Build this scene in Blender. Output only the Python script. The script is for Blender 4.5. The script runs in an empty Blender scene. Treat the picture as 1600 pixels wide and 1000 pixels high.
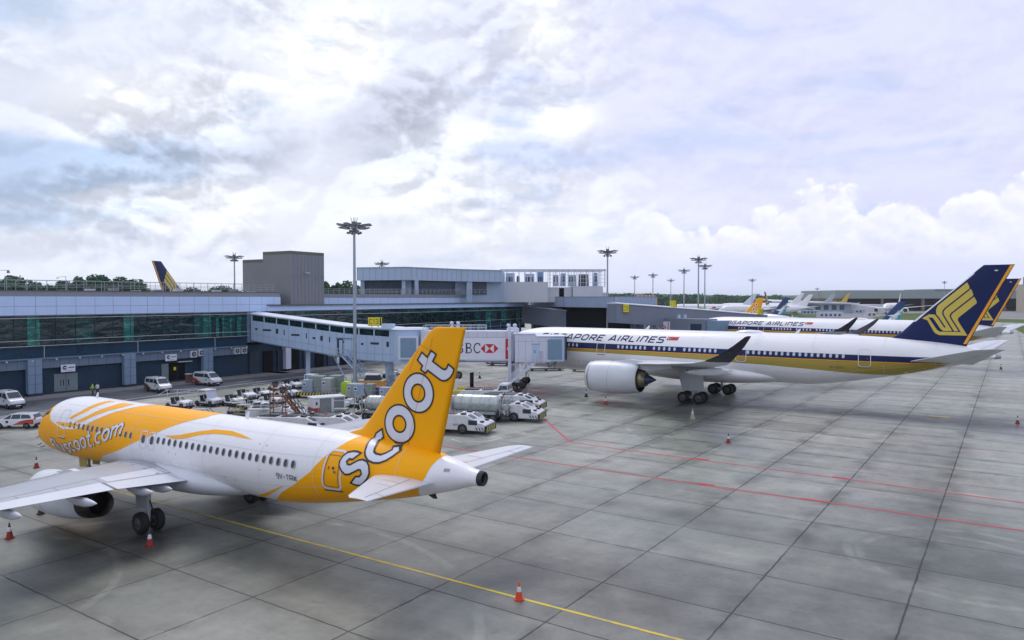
import bpy, bmesh, math, random
from math import sin, cos, pi, radians, sqrt, atan2
from mathutils import Vector, Matrix
from mathutils.geometry import tessellate_polygon
random.seed(7)
SC = bpy.context.scene
COL = SC.collection
# ---------------------------------------------------------------- camera
CAMH, FPX = 13.045, 1156.26
cd = bpy.data.cameras.new("camera"); cam = bpy.data.objects.new("camera", cd); COL.objects.link(cam)
cd.sensor_width = 36; cd.lens = 36*FPX/1600; cd.clip_start = .3; cd.clip_end = 20000
PITCH = math.atan((500-466.22)/FPX)
cam.location = (0, 0, CAMH); cam.rotation_euler = (pi/2-PITCH, 0, 0); SC.camera = cam
SC.view_settings.view_transform = 'Standard'; SC.view_settings.look = 'None'
SC.view_settings.exposure = 0.5; SC.view_settings.gamma = 1; SC.view_settings.use_curve_mapping = False
SUN_EL, SUN_AZ = radians(52), radians(-20)      # azimuth from +Y, clockwise positive
# ---------------------------------------------------------------- world
W = bpy.data.worlds.new("World"); SC.world = W; W.use_nodes = True; W.cycles.sampling_method = 'MANUAL'; W.cycles.sample_map_resolution = 512
nt = W.node_tree; nt.nodes.clear()
class NB:
    """small helper that wires shader nodes"""
    def __init__(s, nt): s.nt = nt
    def n(s, t, **k):
        o = s.nt.nodes.new(t)
        for a, b in k.items(): setattr(o, a, b)
        return o
    def put(s, sock, v):
        if v is None: return
        if isinstance(v, bpy.types.NodeSocket): s.nt.links.new(v, sock)
        else:
            if isinstance(v, (tuple, list)) and len(v) == 3 and sock.type == 'RGBA': v = (*v, 1)
            sock.default_value = v
    def m(s, op, a, b=None, c=None, cl=False):
        o = s.n('ShaderNodeMath', operation=op, use_clamp=cl)
        for i, v in enumerate((a, b, c)): s.put(o.inputs[i], v)
        return o.outputs[0]
    def vm(s, op, a, b=None, sc=None):
        o = s.n('ShaderNodeVectorMath', operation=op); s.put(o.inputs[0], a); s.put(o.inputs[1], b)
        if sc is not None: s.put(o.inputs['Scale'], sc)
        return o.outputs[1] if op in ('DOT_PRODUCT', 'LENGTH', 'DISTANCE') else o.outputs[0]
    def noise(s, vec, scale, detail=4, rough=.5, dist=0, out=0, dim='3D'):
        o = s.n('ShaderNodeTexNoise', noise_dimensions=dim); s.put(o.inputs['Vector'], vec)
        s.put(o.inputs['Scale'], scale); s.put(o.inputs['Detail'], detail); s.put(o.inputs['Roughness'], rough); s.put(o.inputs['Distortion'], dist)
        return o.outputs[out]
    def puff(s, vec, scale, oct=4, gain=.55):
        r = None; amp = 1.; tot = 0.
        for k in range(oct):
            q = s.m('MULTIPLY', s.m('ABSOLUTE', s.m('SUBTRACT', s.noise(s.vm('ADD', vec, (k*3.1, k*1.7, k*.9)), scale*2.05**k, 0), .5)), amp*4.2)
            r = q if r is None else s.m('ADD', r, q); tot += amp; amp *= gain
        return s.m('DIVIDE', r, tot)
    def ss(s, v, a, b, lo=0., hi=1.):
        o = s.n('ShaderNodeMapRange', interpolation_type='SMOOTHSTEP'); s.put(o.inputs[0], v)
        for i, q in enumerate((a, b, lo, hi)): s.put(o.inputs[i+1], q)
        return o.outputs[0]
    def lin(s, v, a, b, lo=0., hi=1.):
        o = s.n('ShaderNodeMapRange'); s.put(o.inputs[0], v)
        for i, q in enumerate((a, b, lo, hi)): s.put(o.inputs[i+1], q)
        return o.outputs[0]
    def mix(s, f, a, b, mode='MIX'):
        o = s.n('ShaderNodeMix', data_type='RGBA', blend_type=mode); s.put(o.inputs[0], f); s.put(o.inputs[6], a); s.put(o.inputs[7], b)
        return o.outputs[2]
    def xyz(s, v):
        o = s.n('ShaderNodeSeparateXYZ'); s.put(o.inputs[0], v); return o.outputs
    def comb(s, x, y, z):
        o = s.n('ShaderNodeCombineXYZ')
        for i, v in enumerate((x, y, z)): s.put(o.inputs[i], v)
        return o.outputs[0]
def sky():
    b = NB(nt)
    d = b.n('ShaderNodeTexCoord').outputs['Generated']
    x, y, z = b.xyz(d)[:3]
    ay = b.m('MAXIMUM', b.m('ABSOLUTE', y), .06)
    A = b.m('DIVIDE', x, ay); B = b.m('DIVIDE', z, ay)
    def G(px, py, sx, sy):
        u = b.m('DIVIDE', b.m('SUBTRACT', A, (px-800)/1156.), sx/1156.); v = b.m('DIVIDE', b.m('SUBTRACT', B, (466-py)/1156.), sy/1156.)
        return b.m('EXPONENT', b.m('MULTIPLY', b.m('ADD', b.m('MULTIPLY', u, u), b.m('MULTIPLY', v, v)), -1.))
    def S(*t):
        r = t[0]
        for q in t[1:]: r = b.m('ADD', r, q)
        return r
    K = lambda v, k: b.m('MULTIPLY', v, k)
    P = b.vm('MULTIPLY', d, (1, 1, 1.9))
    warp = b.vm('SCALE', b.vm('SUBTRACT', b.noise(P, 3.0, 2, .5, out=1), (.5, .5, .5)), None, .10)
    P2 = b.vm('ADD', P, warp)
    PF = b.vm('MULTIPLY', d, (1, 1, 1.35)); q1 = b.puff(PF, 5.5, 6, .5); q1b = b.puff(b.vm('ADD', PF, (-.005, 0, .015)), 5.5, 5, .5)
    n1 = b.m('ADD', b.m('MULTIPLY', b.noise(P2, 5.2, 8, .55), .8), b.m('MULTIPLY', b.m('SUBTRACT', q1, .42), .5)); n1b = b.m('SUBTRACT', n1, b.m('MULTIPLY', b.m('SUBTRACT', q1, q1b), .9))
    rel = b.m('SUBTRACT', n1, n1b)                                   # lit edges of the cloud billows
    nf = b.noise(P2, 17, 6, .55); nfb = b.noise(b.vm('ADD', P2, (-.003, 0, .010)), 17, 6, .55); relf = b.m('SUBTRACT', nf, nfb)
    n3 = b.noise(b.vm('MULTIPLY', P2, (1, 1, 2.0)), 5.5, 8, .58)      # streaky high layer
    w_blue = S(K(G(1130, 195, 170, 30), .45), K(G(1220, 240, 200, 26), .3), K(G(800, 205, 55, 50), .4), K(G(1010, 262, 120, 34), .5), K(G(60, 175, 150, 30), .1), K(G(1080, 25, 200, 40), .32), K(G(880, 250, 90, 30), .35), K(G(760,330,200,30), .12), K(G(1380, 150, 200, 60), .2))
    opening = b.ss(b.m('ADD', w_blue, b.m('MULTIPLY', b.m('SUBTRACT', .5, n3), 3.4)), .12, .75)
    w_dark = S(K(G(40, 255, 220, 50), 1.2), K(G(220, 262, 150, 42), .8), K(G(330, 230, 60, 50), .4), K(G(640, 160, 95, 48), .95), K(G(590, 195, 100, 30), .55), K(G(700, 125, 60, 40), .4), K(G(445, 245, 70, 36), .5), K(G(60, 22, 190, 46), .55), K(G(40, 345, 130, 26), .5), K(G(700, 20, 110, 34), .2), K(G(780, 40, 60, 50), .1), K(G(1160, 300, 220, 22), .15), K(G(400, 170, 60, 40), .25), K(G(200, 350, 120, 20), .2))
    dark = b.ss(b.m('ADD', w_dark, b.m('MULTIPLY', b.m('SUBTRACT', n1, .40), 1.9)), .30, 1.05)
    w_lit = S(K(G(480, 100, 90, 75), 1.), K(G(850, 50, 60, 60), .8), K(G(200, 150, 160, 50), .6), K(G(800, 340, 420, 90), .6), K(G(870, 180, 70, 36), .9), K(G(740, 212, 50, 22), .7), K(G(300, 330, 200, 50), .4), K(G(560, 60, 60, 60), .6))
    nis = b.n('ShaderNodeTexSky', sky_type='NISHITA', sun_disc=False, sun_elevation=SUN_EL, sun_rotation=SUN_AZ, air_density=1.0, dust_density=2.0, ozone_density=1.5).outputs[0]
    right = b.ss(A, -.2, .3)
    white = b.mix(right, (5.9, 6.25, 7.25), (5.5, 5.7, 7.35))
    white = b.mix(b.ss(w_lit, .1, .9), white, (7.5, 7.65, 8.05))
    blue = b.mix(right, (4.3, 5.05, 6.6), (4.5, 5.0, 7.2))
    blue = b.mix(.12, blue, nis)
    grey = b.mix(b.ss(A, -.55, -.25), (3.4, 4.4, 6.1), (4.5, 4.8, 5.8))
    c = b.mix(K(opening, .85), white, blue)
    c = b.mix(b.m('MULTIPLY', dark, b.m('SUBTRACT', .85, K(right, .75))), c, grey)
    left = b.m('MULTIPLY', b.m('SUBTRACT', 1., b.m('MULTIPLY', right, .8)), b.ss(b.noise(d, 4.5, 2), .36, .58, .35, 1.1))
    lite = b.m('ADD', b.lin(rel, -.10, .10, -.20, .17), b.lin(relf, -.10, .10, -.06, .05))
    low = b.ss(B, .0, .16, .35, 1.)
    c = b.vm('SCALE', c, None, b.m('ADD', 1., b.m('MULTIPLY', b.m('MULTIPLY', lite, left), low)))
    # cumulus bank low on the right
    dc = b.vm('MULTIPLY', d, (1, 1, 1.2)); p1 = b.puff(dc, 9.5, 5, .52); p2 = b.puff(b.vm('ADD', dc, (.004, 0, .010)), 9.5, 5, .52); nb = b.m('ADD', b.m('MULTIPLY', p1, .6), .2); nb2 = b.m('ADD', b.m('MULTIPLY', p2, .6), .2)
    top = S(K(G(1570, 0, 120, 9e3), .11), K(G(1400, 0, 60, 9e3), .03), K(G(1210, 0, 150, 9e3), .058), K(G(1010, 0, 60, 9e3), .060), K(G(1340, 0, 130, 9e3), .035), K(G(560, 0, 300, 9e3), .03))
    top = b.m('ADD', b.m('ADD', top, .055), b.m('MULTIPLY', b.m('SUBTRACT', nb, .45), .105))
    cm = b.m('MULTIPLY', b.ss(b.m('SUBTRACT', top, B), .0, .012), b.ss(B, .03, .085))
    cm = b.m('MULTIPLY', cm, b.ss(A, .05, .25))
    crel = b.lin(b.m('SUBTRACT', nb, nb2), -.10, .12, 0, 1)
    edge = b.ss(b.m('SUBTRACT', top, B), .0, .07, 1., .25)
    cc = b.mix(b.m('MULTIPLY', b.m('ADD', crel, edge), .6), (5.2, 5.5, 6.8), (7.7, 7.7, 8.1))
    c = b.mix(K(cm, .75), c, cc)
    c = b.mix(b.ss(B, .075, .0, 0, .75), c, b.mix(right, (6.7, 7.1, 7.9), (5.5, 6.0, 7.7)))
    c = b.mix(b.ss(z, -.02, -.2), c, (2.2, 2.3, 2.4))
    bg = b.n('ShaderNodeBackground'); b.put(bg.inputs[0], c); bg.inputs[1].default_value = .1
    out = b.n('ShaderNodeOutputWorld'); nt.links.new(bg.outputs[0], out.inputs[0])
sky()
# ---------------------------------------------------------------- sun
sl = bpy.data.lights.new("sun", 'SUN'); sl.energy = .9; sl.angle = radians(22); sl.color = (1, .96, .9)
so = bpy.data.objects.new("sun", sl); COL.objects.link(so)
sd = Vector((sin(SUN_AZ)*cos(SUN_EL), cos(SUN_AZ)*cos(SUN_EL), sin(SUN_EL)))
so.rotation_euler = sd.to_track_quat('Z', 'Y').to_euler(); so.location = sd*100+Vector((0, 60, 0))
# ---------------------------------------------------------------- helpers
def ray(px, py):
    X = (px-800)/FPX; Z = -(py-500)/FPX; c, s = cos(PITCH), sin(PITCH)
    return Vector((X, c+Z*s, -s+Z*c))
def gp(px, py, z=0.):
    """world point at height z seen at that place of the photograph (used as a survey)"""
    d = ray(px, py); t = (z-CAMH)/d.z; return Vector((d.x*t, d.y*t, z))
def atY(px, py, Y):
    d = ray(px, py); t = Y/d.y; return Vector((d.x*t, Y, CAMH+d.z*t))
MATS = {}
def mat(name, col=None, rough=.5, metal=0., var=.08, scale=1.2, coat=0., streak=0., bump=0., emit=None, trans=0., spec=.5, grime=0.):
    if name in MATS: return MATS[name]
    m = bpy.data.materials.new(name); m.use_nodes = True; b = NB(m.node_tree); p = m.node_tree.nodes['Principled BSDF']
    oc = b.n('ShaderNodeTexCoord').outputs['Object']
    n = b.noise(oc, scale, 6, .6)
    f = b.lin(n, .25, .75, 1-var, 1+var)
    c = b.vm('SCALE', b.n('ShaderNodeRGB').outputs[0], None, f)
    c.node.inputs[0].links[0].from_node.outputs[0].default_value = (*col, 1)
    if streak:
        st = b.noise(b.vm('MULTIPLY', oc, (1.5, 1.5, .12)), 3., 5, .65)
        c = b.mix(b.ss(st, .5, .75, 0, streak), c, tuple(v*.45 for v in col))
    if grime:
        g2 = b.noise(oc, scale*.35, 7, .7)
        c = b.mix(b.ss(g2, .5, .72, 0, grime), c, (.16, .15, .13))
    b.put(p.inputs['Base Color'], c); p.inputs['Metallic'].default_value = metal
    b.put(p.inputs['Roughness'], b.lin(n, .3, .7, max(.03, rough*.85), min(1, rough*1.15)))
    p.inputs['Specular IOR Level'].default_value = spec
    if coat: p.inputs['Coat Weight'].default_value = coat; p.inputs['Coat Roughness'].default_value = .08
    if trans: p.inputs['Transmission Weight'].default_value = trans
    if bump:
        bn = b.n('ShaderNodeBump'); bn.inputs['Strength'].default_value = bump; b.put(bn.inputs['Height'], b.noise(oc, scale*3, 5, .6)); b.put(p.inputs['Normal'], bn.outputs[0])
    if emit: p.inputs['Emission Color'].default_value = (*emit, 1); p.inputs['Emission Strength'].default_value = 1
    MATS[name] = m; return m
mat('white_paint', (.74, .75, .80), .28, var=.03, scale=.5, coat=.3, streak=.10)
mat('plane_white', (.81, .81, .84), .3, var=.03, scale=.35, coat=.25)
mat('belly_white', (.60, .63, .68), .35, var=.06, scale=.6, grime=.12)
mat('wing_grey', (.36, .385, .43), .36, var=.06, scale=.5, metal=.0, grime=.06)
mat('wing_light', (.60, .62, .68), .34, var=.04, scale=.5)
mat('line_dark', (.10, .11, .13), .5)
mat('seam', (.62, .63, .67), .5); mat('line_grey', (.33, .35, .38), .5)
mat('orange', (.96, .42, .0), .42, var=.03, scale=.4, spec=.25)
mat('outline', (.035, .028, .02), .4)
mat('letter_white', (.70, .72, .82), .3, var=.02)
mat('navy', (.005, .015, .085), .38, var=.06, spec=.25); mat('orange_line', (.55, .19, .0), .5)
mat('gold', (.62, .48, .075), .38, var=.04)
mat('gold_band', (.38, .29, .05), .36, var=.04)
mat('sia_orange', (.85, .36, .02), .35)
mat('winglet_dark', (.012, .013, .035), .3)
mat('teal', (.02, .28, .33), .35)
mat('lilac_window', (.5, .55, .68), .25, var=.2, scale=3)
mat('glass_dark', (.012, .018, .035), .08, var=.1)
mat('car_glass', (.03, .05, .07), .06, var=.1)
mat('tyre', (.012, .012, .013), .75, var=.2)
mat('hub', (.10, .10, .105), .4, metal=.5)
mat('steel', (.35, .37, .4), .4, metal=.6, var=.12)
mat('strut', (.42, .46, .5), .4, metal=.2)
mat('dark_metal', (.035, .035, .038), .5, metal=.3, var=.2)
mat('exhaust', (.05, .04, .035), .4, metal=.7, var=.3)
mat('engine_blue', (.05, .075, .14), .32, metal=.6)
mat('engine_gold', (.3, .25, .17), .35, metal=.7)
mat('black', (.008, .008, .009), .6, spec=.2)
mat('red', (.42, .012, .016), .45)
mat('hsbc_red', (.52, .01, .02), .4)
mat('yellow', (.62, .46, .01), .5)
mat('sign_yellow', (.72, .60, .01), .5, var=.05)
mat('sign_black', (.02, .02, .02), .5)
mat('orange_red', (.55, .075, .015), .5)
mat('lime', (.42, .62, .01), .5)
mat('rust', (.17, .065, .035), .8, var=.35, scale=4)
class MB:
    def __init__(s): s.v = []; s.f = []; s.mi = []; s.sm = []; s.mats = []; s.T = Matrix.Identity(4)
    def mat(s, n):
        if n not in s.mats: s.mats.append(n)
        return s.mats.index(n)
    def add(s, vs, fs, m, smooth=False):
        o = len(s.v); T = s.T
        s.v += [tuple(T @ Vector(p)) for p in vs]; k = s.mat(m)
        for f in fs: s.f.append([i+o for i in f]); s.mi.append(k); s.sm.append(smooth)
        return s
    def box(s, x0, y0, z0, x1, y1, z1, m, tx=0, ty=0):
        """tx, ty: inset of the top face"""
        s.add([(x0, y0, z0), (x1, y0, z0), (x1, y1, z0), (x0, y1, z0), (x0+tx, y0+ty, z1), (x1-tx, y0+ty, z1), (x1-tx, y1-ty, z1), (x0+tx, y1-ty, z1)],
              [(0, 3, 2, 1), (4, 5, 6, 7), (0, 1, 5, 4), (1, 2, 6, 5), (2, 3, 7, 6), (3, 0, 4, 7)], m); return s
    def cbox(s, cx, cy, cz, dx, dy, dz, m, **k): return s.box(cx-dx/2, cy-dy/2, cz-dz/2, cx+dx/2, cy+dy/2, cz+dz/2, m, **k)
    def bar(s, p, q, w, h, m, up=(0, 0, 1)):
        p, q = Vector(p), Vector(q); d = (q-p).normalized(); u = Vector(up)
        if abs(d.dot(u)) > .98: u = Vector((1, 0, 0))
        a = d.cross(u).normalized()*w/2; c = a.cross(d).normalized()*h/2
        s.add([p-a-c, p+a-c, p+a+c, p-a+c, q-a-c, q+a-c, q+a+c, q-a+c], [(0, 3, 2, 1), (4, 5, 6, 7), (0, 1, 5, 4), (1, 2, 6, 5), (2, 3, 7, 6), (3, 0, 4, 7)], m); return s
    def cyl(s, p, q, r0, r1=None, m='steel', n=12, caps=True, smooth=True):
        p, q = Vector(p), Vector(q); r1 = r0 if r1 is None else r1
        d = (q-p).normalized(); u = Vector((0, 0, 1)) if abs(d.z) < .95 else Vector((1, 0, 0)); a = d.cross(u).normalized(); c = d.cross(a)
        R = [[tuple(o+(a*cos(2*pi*i/n)+c*sin(2*pi*i/n))*r) for i in range(n)] for o, r in ((p, r0), (q, r1))]
        s.loft(R, m, caps=caps, smooth=smooth); return s
    def loft(s, R, m, caps=True, smooth=True, close=True):
        n = len(R[0]); vs = [p for r in R for p in r]; fs = []
        for i in range(len(R)-1):
            for j in range(n if close else n-1):
                k = (j+1) % n; fs.append((i*n+j, i*n+k, (i+1)*n+k, (i+1)*n+j))
        s.add(vs, fs, m, smooth)
        if caps: s.add(R[0], [tuple(range(n))[::-1]], m); s.add(R[-1], [tuple(range(n))], m)
        return s
    def lathe(s, prof, m, axis='x', n=24, c=(0, 0, 0), caps=False, smooth=True):
        """prof: (position along axis, radius)"""
        R = []
        for t, r in prof:
            ring = []
            for i in range(n):
                u, w = r*cos(2*pi*i/n), r*sin(2*pi*i/n)
                ring.append({'x': (c[0]+t, c[1]+u, c[2]+w), 'y': (c[0]+u, c[1]+t, c[2]+w), 'z': (c[0]+u, c[1]+w, c[2]+t)}[axis])
            R.append(ring)
        s.loft(R, m, caps=caps, smooth=smooth); return s
    def prism(s, P, a, b, m, ax='z'):
        """extrude the 2D outline P from a to b along ax (x: P=(y,z), y: P=(x,z), z: P=(x,y))"""
        g = {'z': lambda p, t: (p[0], p[1], t), 'y': lambda p, t: (p[0], t, p[1]), 'x': lambda p, t: (t, p[0], p[1])}[ax]
        n = len(P); vs = [g(p, a) for p in P]+[g(p, b) for p in P]
        s.add(vs, [(i, (i+1) % n, n+(i+1) % n, n+i) for i in range(n)], m)
        for k, t in ((0, a), (n, b)):
            tr = tessellate_polygon([[Vector((p[0], p[1], 0)) for p in P]])
            s.add([g(p, t) for p in P], [tuple(q) for q in tr], m)
        return s
    def wheel(s, c, r, w, ax='y', m='tyre', hub='hub', n=20):
        x, y, z = c; s.lathe([(-w/2, r*.55), (-w/2, r*.9), (-w*.36, r), (w*.36, r), (w/2, r*.9), (w/2, r*.55)], m, ax, n, c, caps=False)
        for q in (-1, 1): s.lathe([(q*w*.47, r*.56), (q*w*.40, r*.2), (q*w*.5, r*.16), (q*w*.5, .001)], hub, ax, n, c)
        return s
    def build(s, name, parent=None, loc=None, rz=None, bevel=0):
        me = bpy.data.meshes.new(name); me.from_pydata(s.v, [], s.f)
        for n in s.mats: me.materials.append(MATS[n])
        me.polygons.foreach_set('material_index', s.mi); me.polygons.foreach_set('use_smooth', s.sm)
        bm = bmesh.new(); bm.from_mesh(me); bmesh.ops.recalc_face_normals(bm, faces=bm.faces)
        if bevel:
            bmesh.ops.remove_doubles(bm, verts=bm.verts, dist=1e-4)
            bmesh.ops.bevel(bm, geom=[e for e in bm.edges if len(e.link_faces) == 2 and e.calc_face_angle(0) > .5], offset=bevel, segments=2, profile=.7, affect='EDGES', clamp_overlap=True)
        bm.to_mesh(me); bm.free(); me.update()
        o = bpy.data.objects.new(name, me); COL.objects.link(o)
        if parent: o.parent = parent
        if loc is not None: o.location = loc
        if rz is not None: o.rotation_euler = (0, 0, rz)
        return o
def tag(o, label=None, cat=None, group=None, kind=None):
    for k, v in (('label', label), ('category', cat), ('group', group), ('kind', kind)):
        if v: o[k] = v
    return o
def thing(name, label, cat, loc=(0, 0, 0), rz=0, group=None):
    o = bpy.data.objects.new(name, None); COL.objects.link(o); o.empty_display_size = .5
    o.location = loc; o.rotation_euler = (0, 0, rz); return tag(o, label, cat, group)
def dup(o, loc, rz, label, group=None, scale=None, skip=()):
    def cp(a, par):
        c = a.copy(); COL.objects.link(c)
        if par: c.parent = par
        for ch in list(a.children):
            if ch.name.split('.')[0] not in skip: cp(ch, c)
        return c
    r = cp(o, None); r.location = loc; r.rotation_euler = (0, 0, rz)
    if scale: r.scale = scale
    if label: r['label'] = label
    if group: r['group'] = group
    return r
def struct(name, mb): return tag(mb.build(name), kind='structure')
def decal(mb, loops, m, mapf, step=.3, stepv=None):
    """fill a flat outline (with holes), cut it into a fine grid and lay it on a surface"""
    L = [[Vector((p[0], p[1], 0)) for p in l] for l in loops]; tr = tessellate_polygon(L); V = [p for l in L for p in l]
    bm = bmesh.new(); bv = [bm.verts.new(p) for p in V]
    for t in tr:
        try: bm.faces.new([bv[i] for i in t])
        except ValueError: pass
    xs = [p.x for p in V]; ys = [p.y for p in V]
    for ax, lo, hi, st in ((0, min(xs), max(xs), step), (1, min(ys), max(ys), stepv or step)):
        k = math.ceil(lo/st)*st
        while k < hi:
            co = Vector((k, 0, 0)) if ax == 0 else Vector((0, k, 0)); no = Vector((1, 0, 0)) if ax == 0 else Vector((0, 1, 0))
            bmesh.ops.bisect_plane(bm, geom=bm.verts[:]+bm.edges[:]+bm.faces[:], plane_co=co, plane_no=no, dist=1e-5); k += st
    bm.verts.index_update()
    mb.add([mapf(v.co.x, v.co.y) for v in bm.verts], [[v.index for v in f.verts] for f in bm.faces if f.calc_area() > 1e-7], m); bm.free()
def stroke(P, w, closed=False, ext=0.):
    """outline loops of a pen stroke of width w along P"""
    P = [Vector(p) for p in P]
    if ext and not closed: P[0] = P[0]+(P[0]-P[1]).normalized()*ext; P[-1] = P[-1]+(P[-1]-P[-2]).normalized()*ext
    n = len(P); L, R = [], []
    for i in range(n):
        a = P[i-1] if i or closed else None; c = P[(i+1) % n] if i < n-1 or closed else None
        d1 = (P[i]-a).normalized() if a is not None else (c-P[i]).normalized(); d2 = (c-P[i]).normalized() if c is not None else d1
        n1 = Vector((-d1.y, d1.x)); n2 = Vector((-d2.y, d2.x)); q = (n1+n2); q = q/max(q.length_squared/2, .45) if q.length > .05 else n1
        L.append(P[i]+q*w/2); R.append(P[i]-q*w/2)
    return [L, R[::-1]] if closed else [L+R[::-1]]
def arc(cx, cy, rx, ry, a0, a1, n=12): return [(cx+rx*cos(radians(a0+(a1-a0)*i/n)), cy+ry*sin(radians(a0+(a1-a0)*i/n))) for i in range(n+1)]
# stroke alphabets, unit: height 1
SQ = {  # wide squarish capitals: (width, strokes)
 'S': (1.0, [[(.95, 1), (.25, 1), (.1, .9), (.1, .65), (.22, .55), (.8, .5), (.9, .4), (.9, .1), (.8, 0), (.02, 0)]]),
 'I': (.28, [[(.14, 0), (.14, 1)]]), 'n': (.95, [[(.08, 0), (.08, 1), (.72, 1), (.86, .85), (.86, 0)]]),
 'G': (1.0, [[(.95, 1), (.25, 1), (.08, .85), (.08, .15), (.25, 0), (.9, 0), (.9, .5), (.5, .5)]]),
 'A': (1.0, [[(0, 0), (.46, 1), (.6, 1), (1, 0)], [(.2, .27), (.82, .27)]]),
 'P': (.95, [[(.08, 0), (.08, 1), (.75, 1), (.88, .88), (.88, .5), (.75, .38), (.18, .38)]]),
 'O': (1.05, [[(.3, 1), (.75, 1), (.97, .8), (.97, .2), (.75, 0), (.3, 0), (.08, .2), (.08, .8), 'c']]),
 'R': (.95, [[(.08, 0), (.08, 1), (.75, 1), (.88, .88), (.88, .54), (.75, .42), (.18, .42)], [(.5, .37), (.92, 0)]]),
 'E': (.9, [[(.9, 1), (.08, 1), (.08, 0), (.88, 0)], [(.13, .52), (.8, .52)]]), 'L': (.8, [[(.08, 1), (.08, 0), (.82, 0)]]),
 ' ': (.45, []), '9': (.65, [[(.1, 0), (.5, 0), (.6, .12), (.6, 1), (.08, 1), (.08, .5), (.5, .5)]]), 'V': (.7, [[(0, 1), (.33, 0), (.66, 1)]]),
 '-': (.55, [[(.1, .5), (.48, .5)]]), 'T': (.65, [[(0, 1), (.65, 1)], [(.32, .93), (.32, 0)]]), 'K': (.68, [[(.06, 0), (.06, 1)], [(.62, 1), (.14, .48), (.66, 0)]]),
 'M': (.8, [[(.06, 0), (.06, 1), (.4, .4), (.74, 1), (.74, 0)]]), 'C': (.75, [[(.72, 1), (.2, 1), (.06, .85), (.06, .15), (.2, 0), (.72, 0)]]),
 '1': (.35, [[(.05, .8), (.22, 1), (.22, 0)]]), '3': (.65, [[(.05, 1), (.55, 1), (.6, .9), (.6, 0), (.05, 0)], [(.2, .52), (.53, .52)]]),
 '5': (.65, [[(.6, 1), (.08, 1), (.08, .55), (.6, .55), (.6, 0), (.05, 0)]]), '7': (.6, [[(.02, 1), (.6, 1), (.2, 0)]]),
 'F': (.65, [[(.62, 1), (.08, 1), (.08, 0)], [(.13, .52), (.55, .52)]]), '2': (.65, [[(.05, 1), (.6, 1), (.6, .52), (.08, .52), (.08, 0), (.62, 0)]]),
 '8': (.65, [[(.1, 0), (.55, 0), (.6, .1), (.6, .9), (.55, 1), (.1, 1), (.05, .9), (.05, .1), 'c'], [(.12, .52), (.53, .52)]]), 'H': (.7, [[(.06, 0), (.06, 1)], [(.62, 0), (.62, 1)], [(.11, .5), (.57, .5)]]), 'B': (.7, [[(.06, 0), (.06, 1), (.55, 1), (.6, .9), (.6, .6), (.52, .52), (.62, .42), (.62, .1), (.55, 0), 'c']])}
def layout(text, w, gap, font=SQ, shear=0.):
    """list of stroke loops for a text of cap height 1, plus its width"""
    x = 0; out = []
    for ch in text:
        wd, st = font[ch]
        for k, P in enumerate(st):
            cl = P[-1] == 'c'; Q = [(x+p[0]+shear*p[1], p[1]*(1-w)+w/2) for p in (P[:-1] if cl else P)]
            out.append((stroke(Q, w, cl), k))
        x += wd+gap
    return out, x-gap
def write(mb, text, m, o, ux, uz, h, w=.16, gap=.2, width=None, shear=0., eps=.0, nrm=None):
    """lettering on a flat face: origin o, unit vectors ux (along) and uz (up), cap height h"""
    L, wd = layout(text, w, gap, shear=shear); k = (width/(wd*h)) if width else 1.
    o, ux, uz = Vector(o), Vector(ux), Vector(uz); nn = Vector(nrm) if nrm else ux.cross(uz)
    for lp, j in L: decal(mb, lp, m, lambda a, c: tuple(o+ux*a*h*k+uz*c*h+nn*(eps+.002*j)), step=50)
def lerp_tab(T,s):
    if s<=T[0][0]: return T[0][1:]
    for i in range(len(T)-1):
        a,b=T[i],T[i+1]
        if s<=b[0]:
            t=(s-a[0])/(b[0]-a[0]); n=len(T)
            m=lambda j,k:0 if j<=0 or j>=n-1 else (T[j+1][k]-T[j-1][k])/(T[j+1][0]-T[j-1][0])
            d=b[0]-a[0]; out=[]
            for k in range(1,len(a)):
                m0=m(i,k) if i>0 else (b[k]-a[k])/d*1.6; m1=m(i+1,k)
                if abs(a[k]-b[k])<1e-6: m0=m1=0
                h=t*t*(3-2*t); out.append(a[k]*(1-h)+b[k]*h+d*(m0*t*(1-t)**2-m1*t*t*(1-t)))
            return out
    return T[-1][1:]
FUS_A=[(-19.05,3.44,3.36,.04),(-18.75,3.92,2.95,.5),(-18.2,4.3,2.68,.92),(-17.4,4.78,2.4,1.34),(-16.4,5.45,2.2,1.7),(-15.4,5.9,2.1,1.9),(-14,6.15,2.04,2.03),(-12.5,6.22,2.02,2.07),(6.5,6.22,2.02,2.07),(8,6.22,2.08,2.05),(10.5,6.22,2.4,1.97),(13,6.18,2.85,1.78),(15,6.08,3.25,1.5),(17,5.88,3.7,1.12),(18.7,5.58,4.16,.74),(20.1,5.25,4.55,.38)]
def fus(T,s):
    t,b,w=lerp_tab(T,s); return (t+b)/2,(t-b)/2,w
def yfus(T,s,z):
    zc,h,w=fus(T,s); q=1-((z-zc)/h)**2
    return w*math.sqrt(q) if q>0 else 0
FIN_A=dict(le=[(11.4,6.1),(12.5,6.22),(13.3,6.95),(14.94,8.92),(17.2,11.5),(17.6,11.72)],te=[(17.75,5.5),(19.31,11.72)],t0=.24,t1=.08)
def seg_at(P,z):
    for a,b in zip(P,P[1:]):
        if a[1]<=z<=b[1]: return a[0]+(b[0]-a[0])*(z-a[1])/(b[1]-a[1])
    return P[0][0] if z<P[0][1] else P[-1][0]
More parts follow.
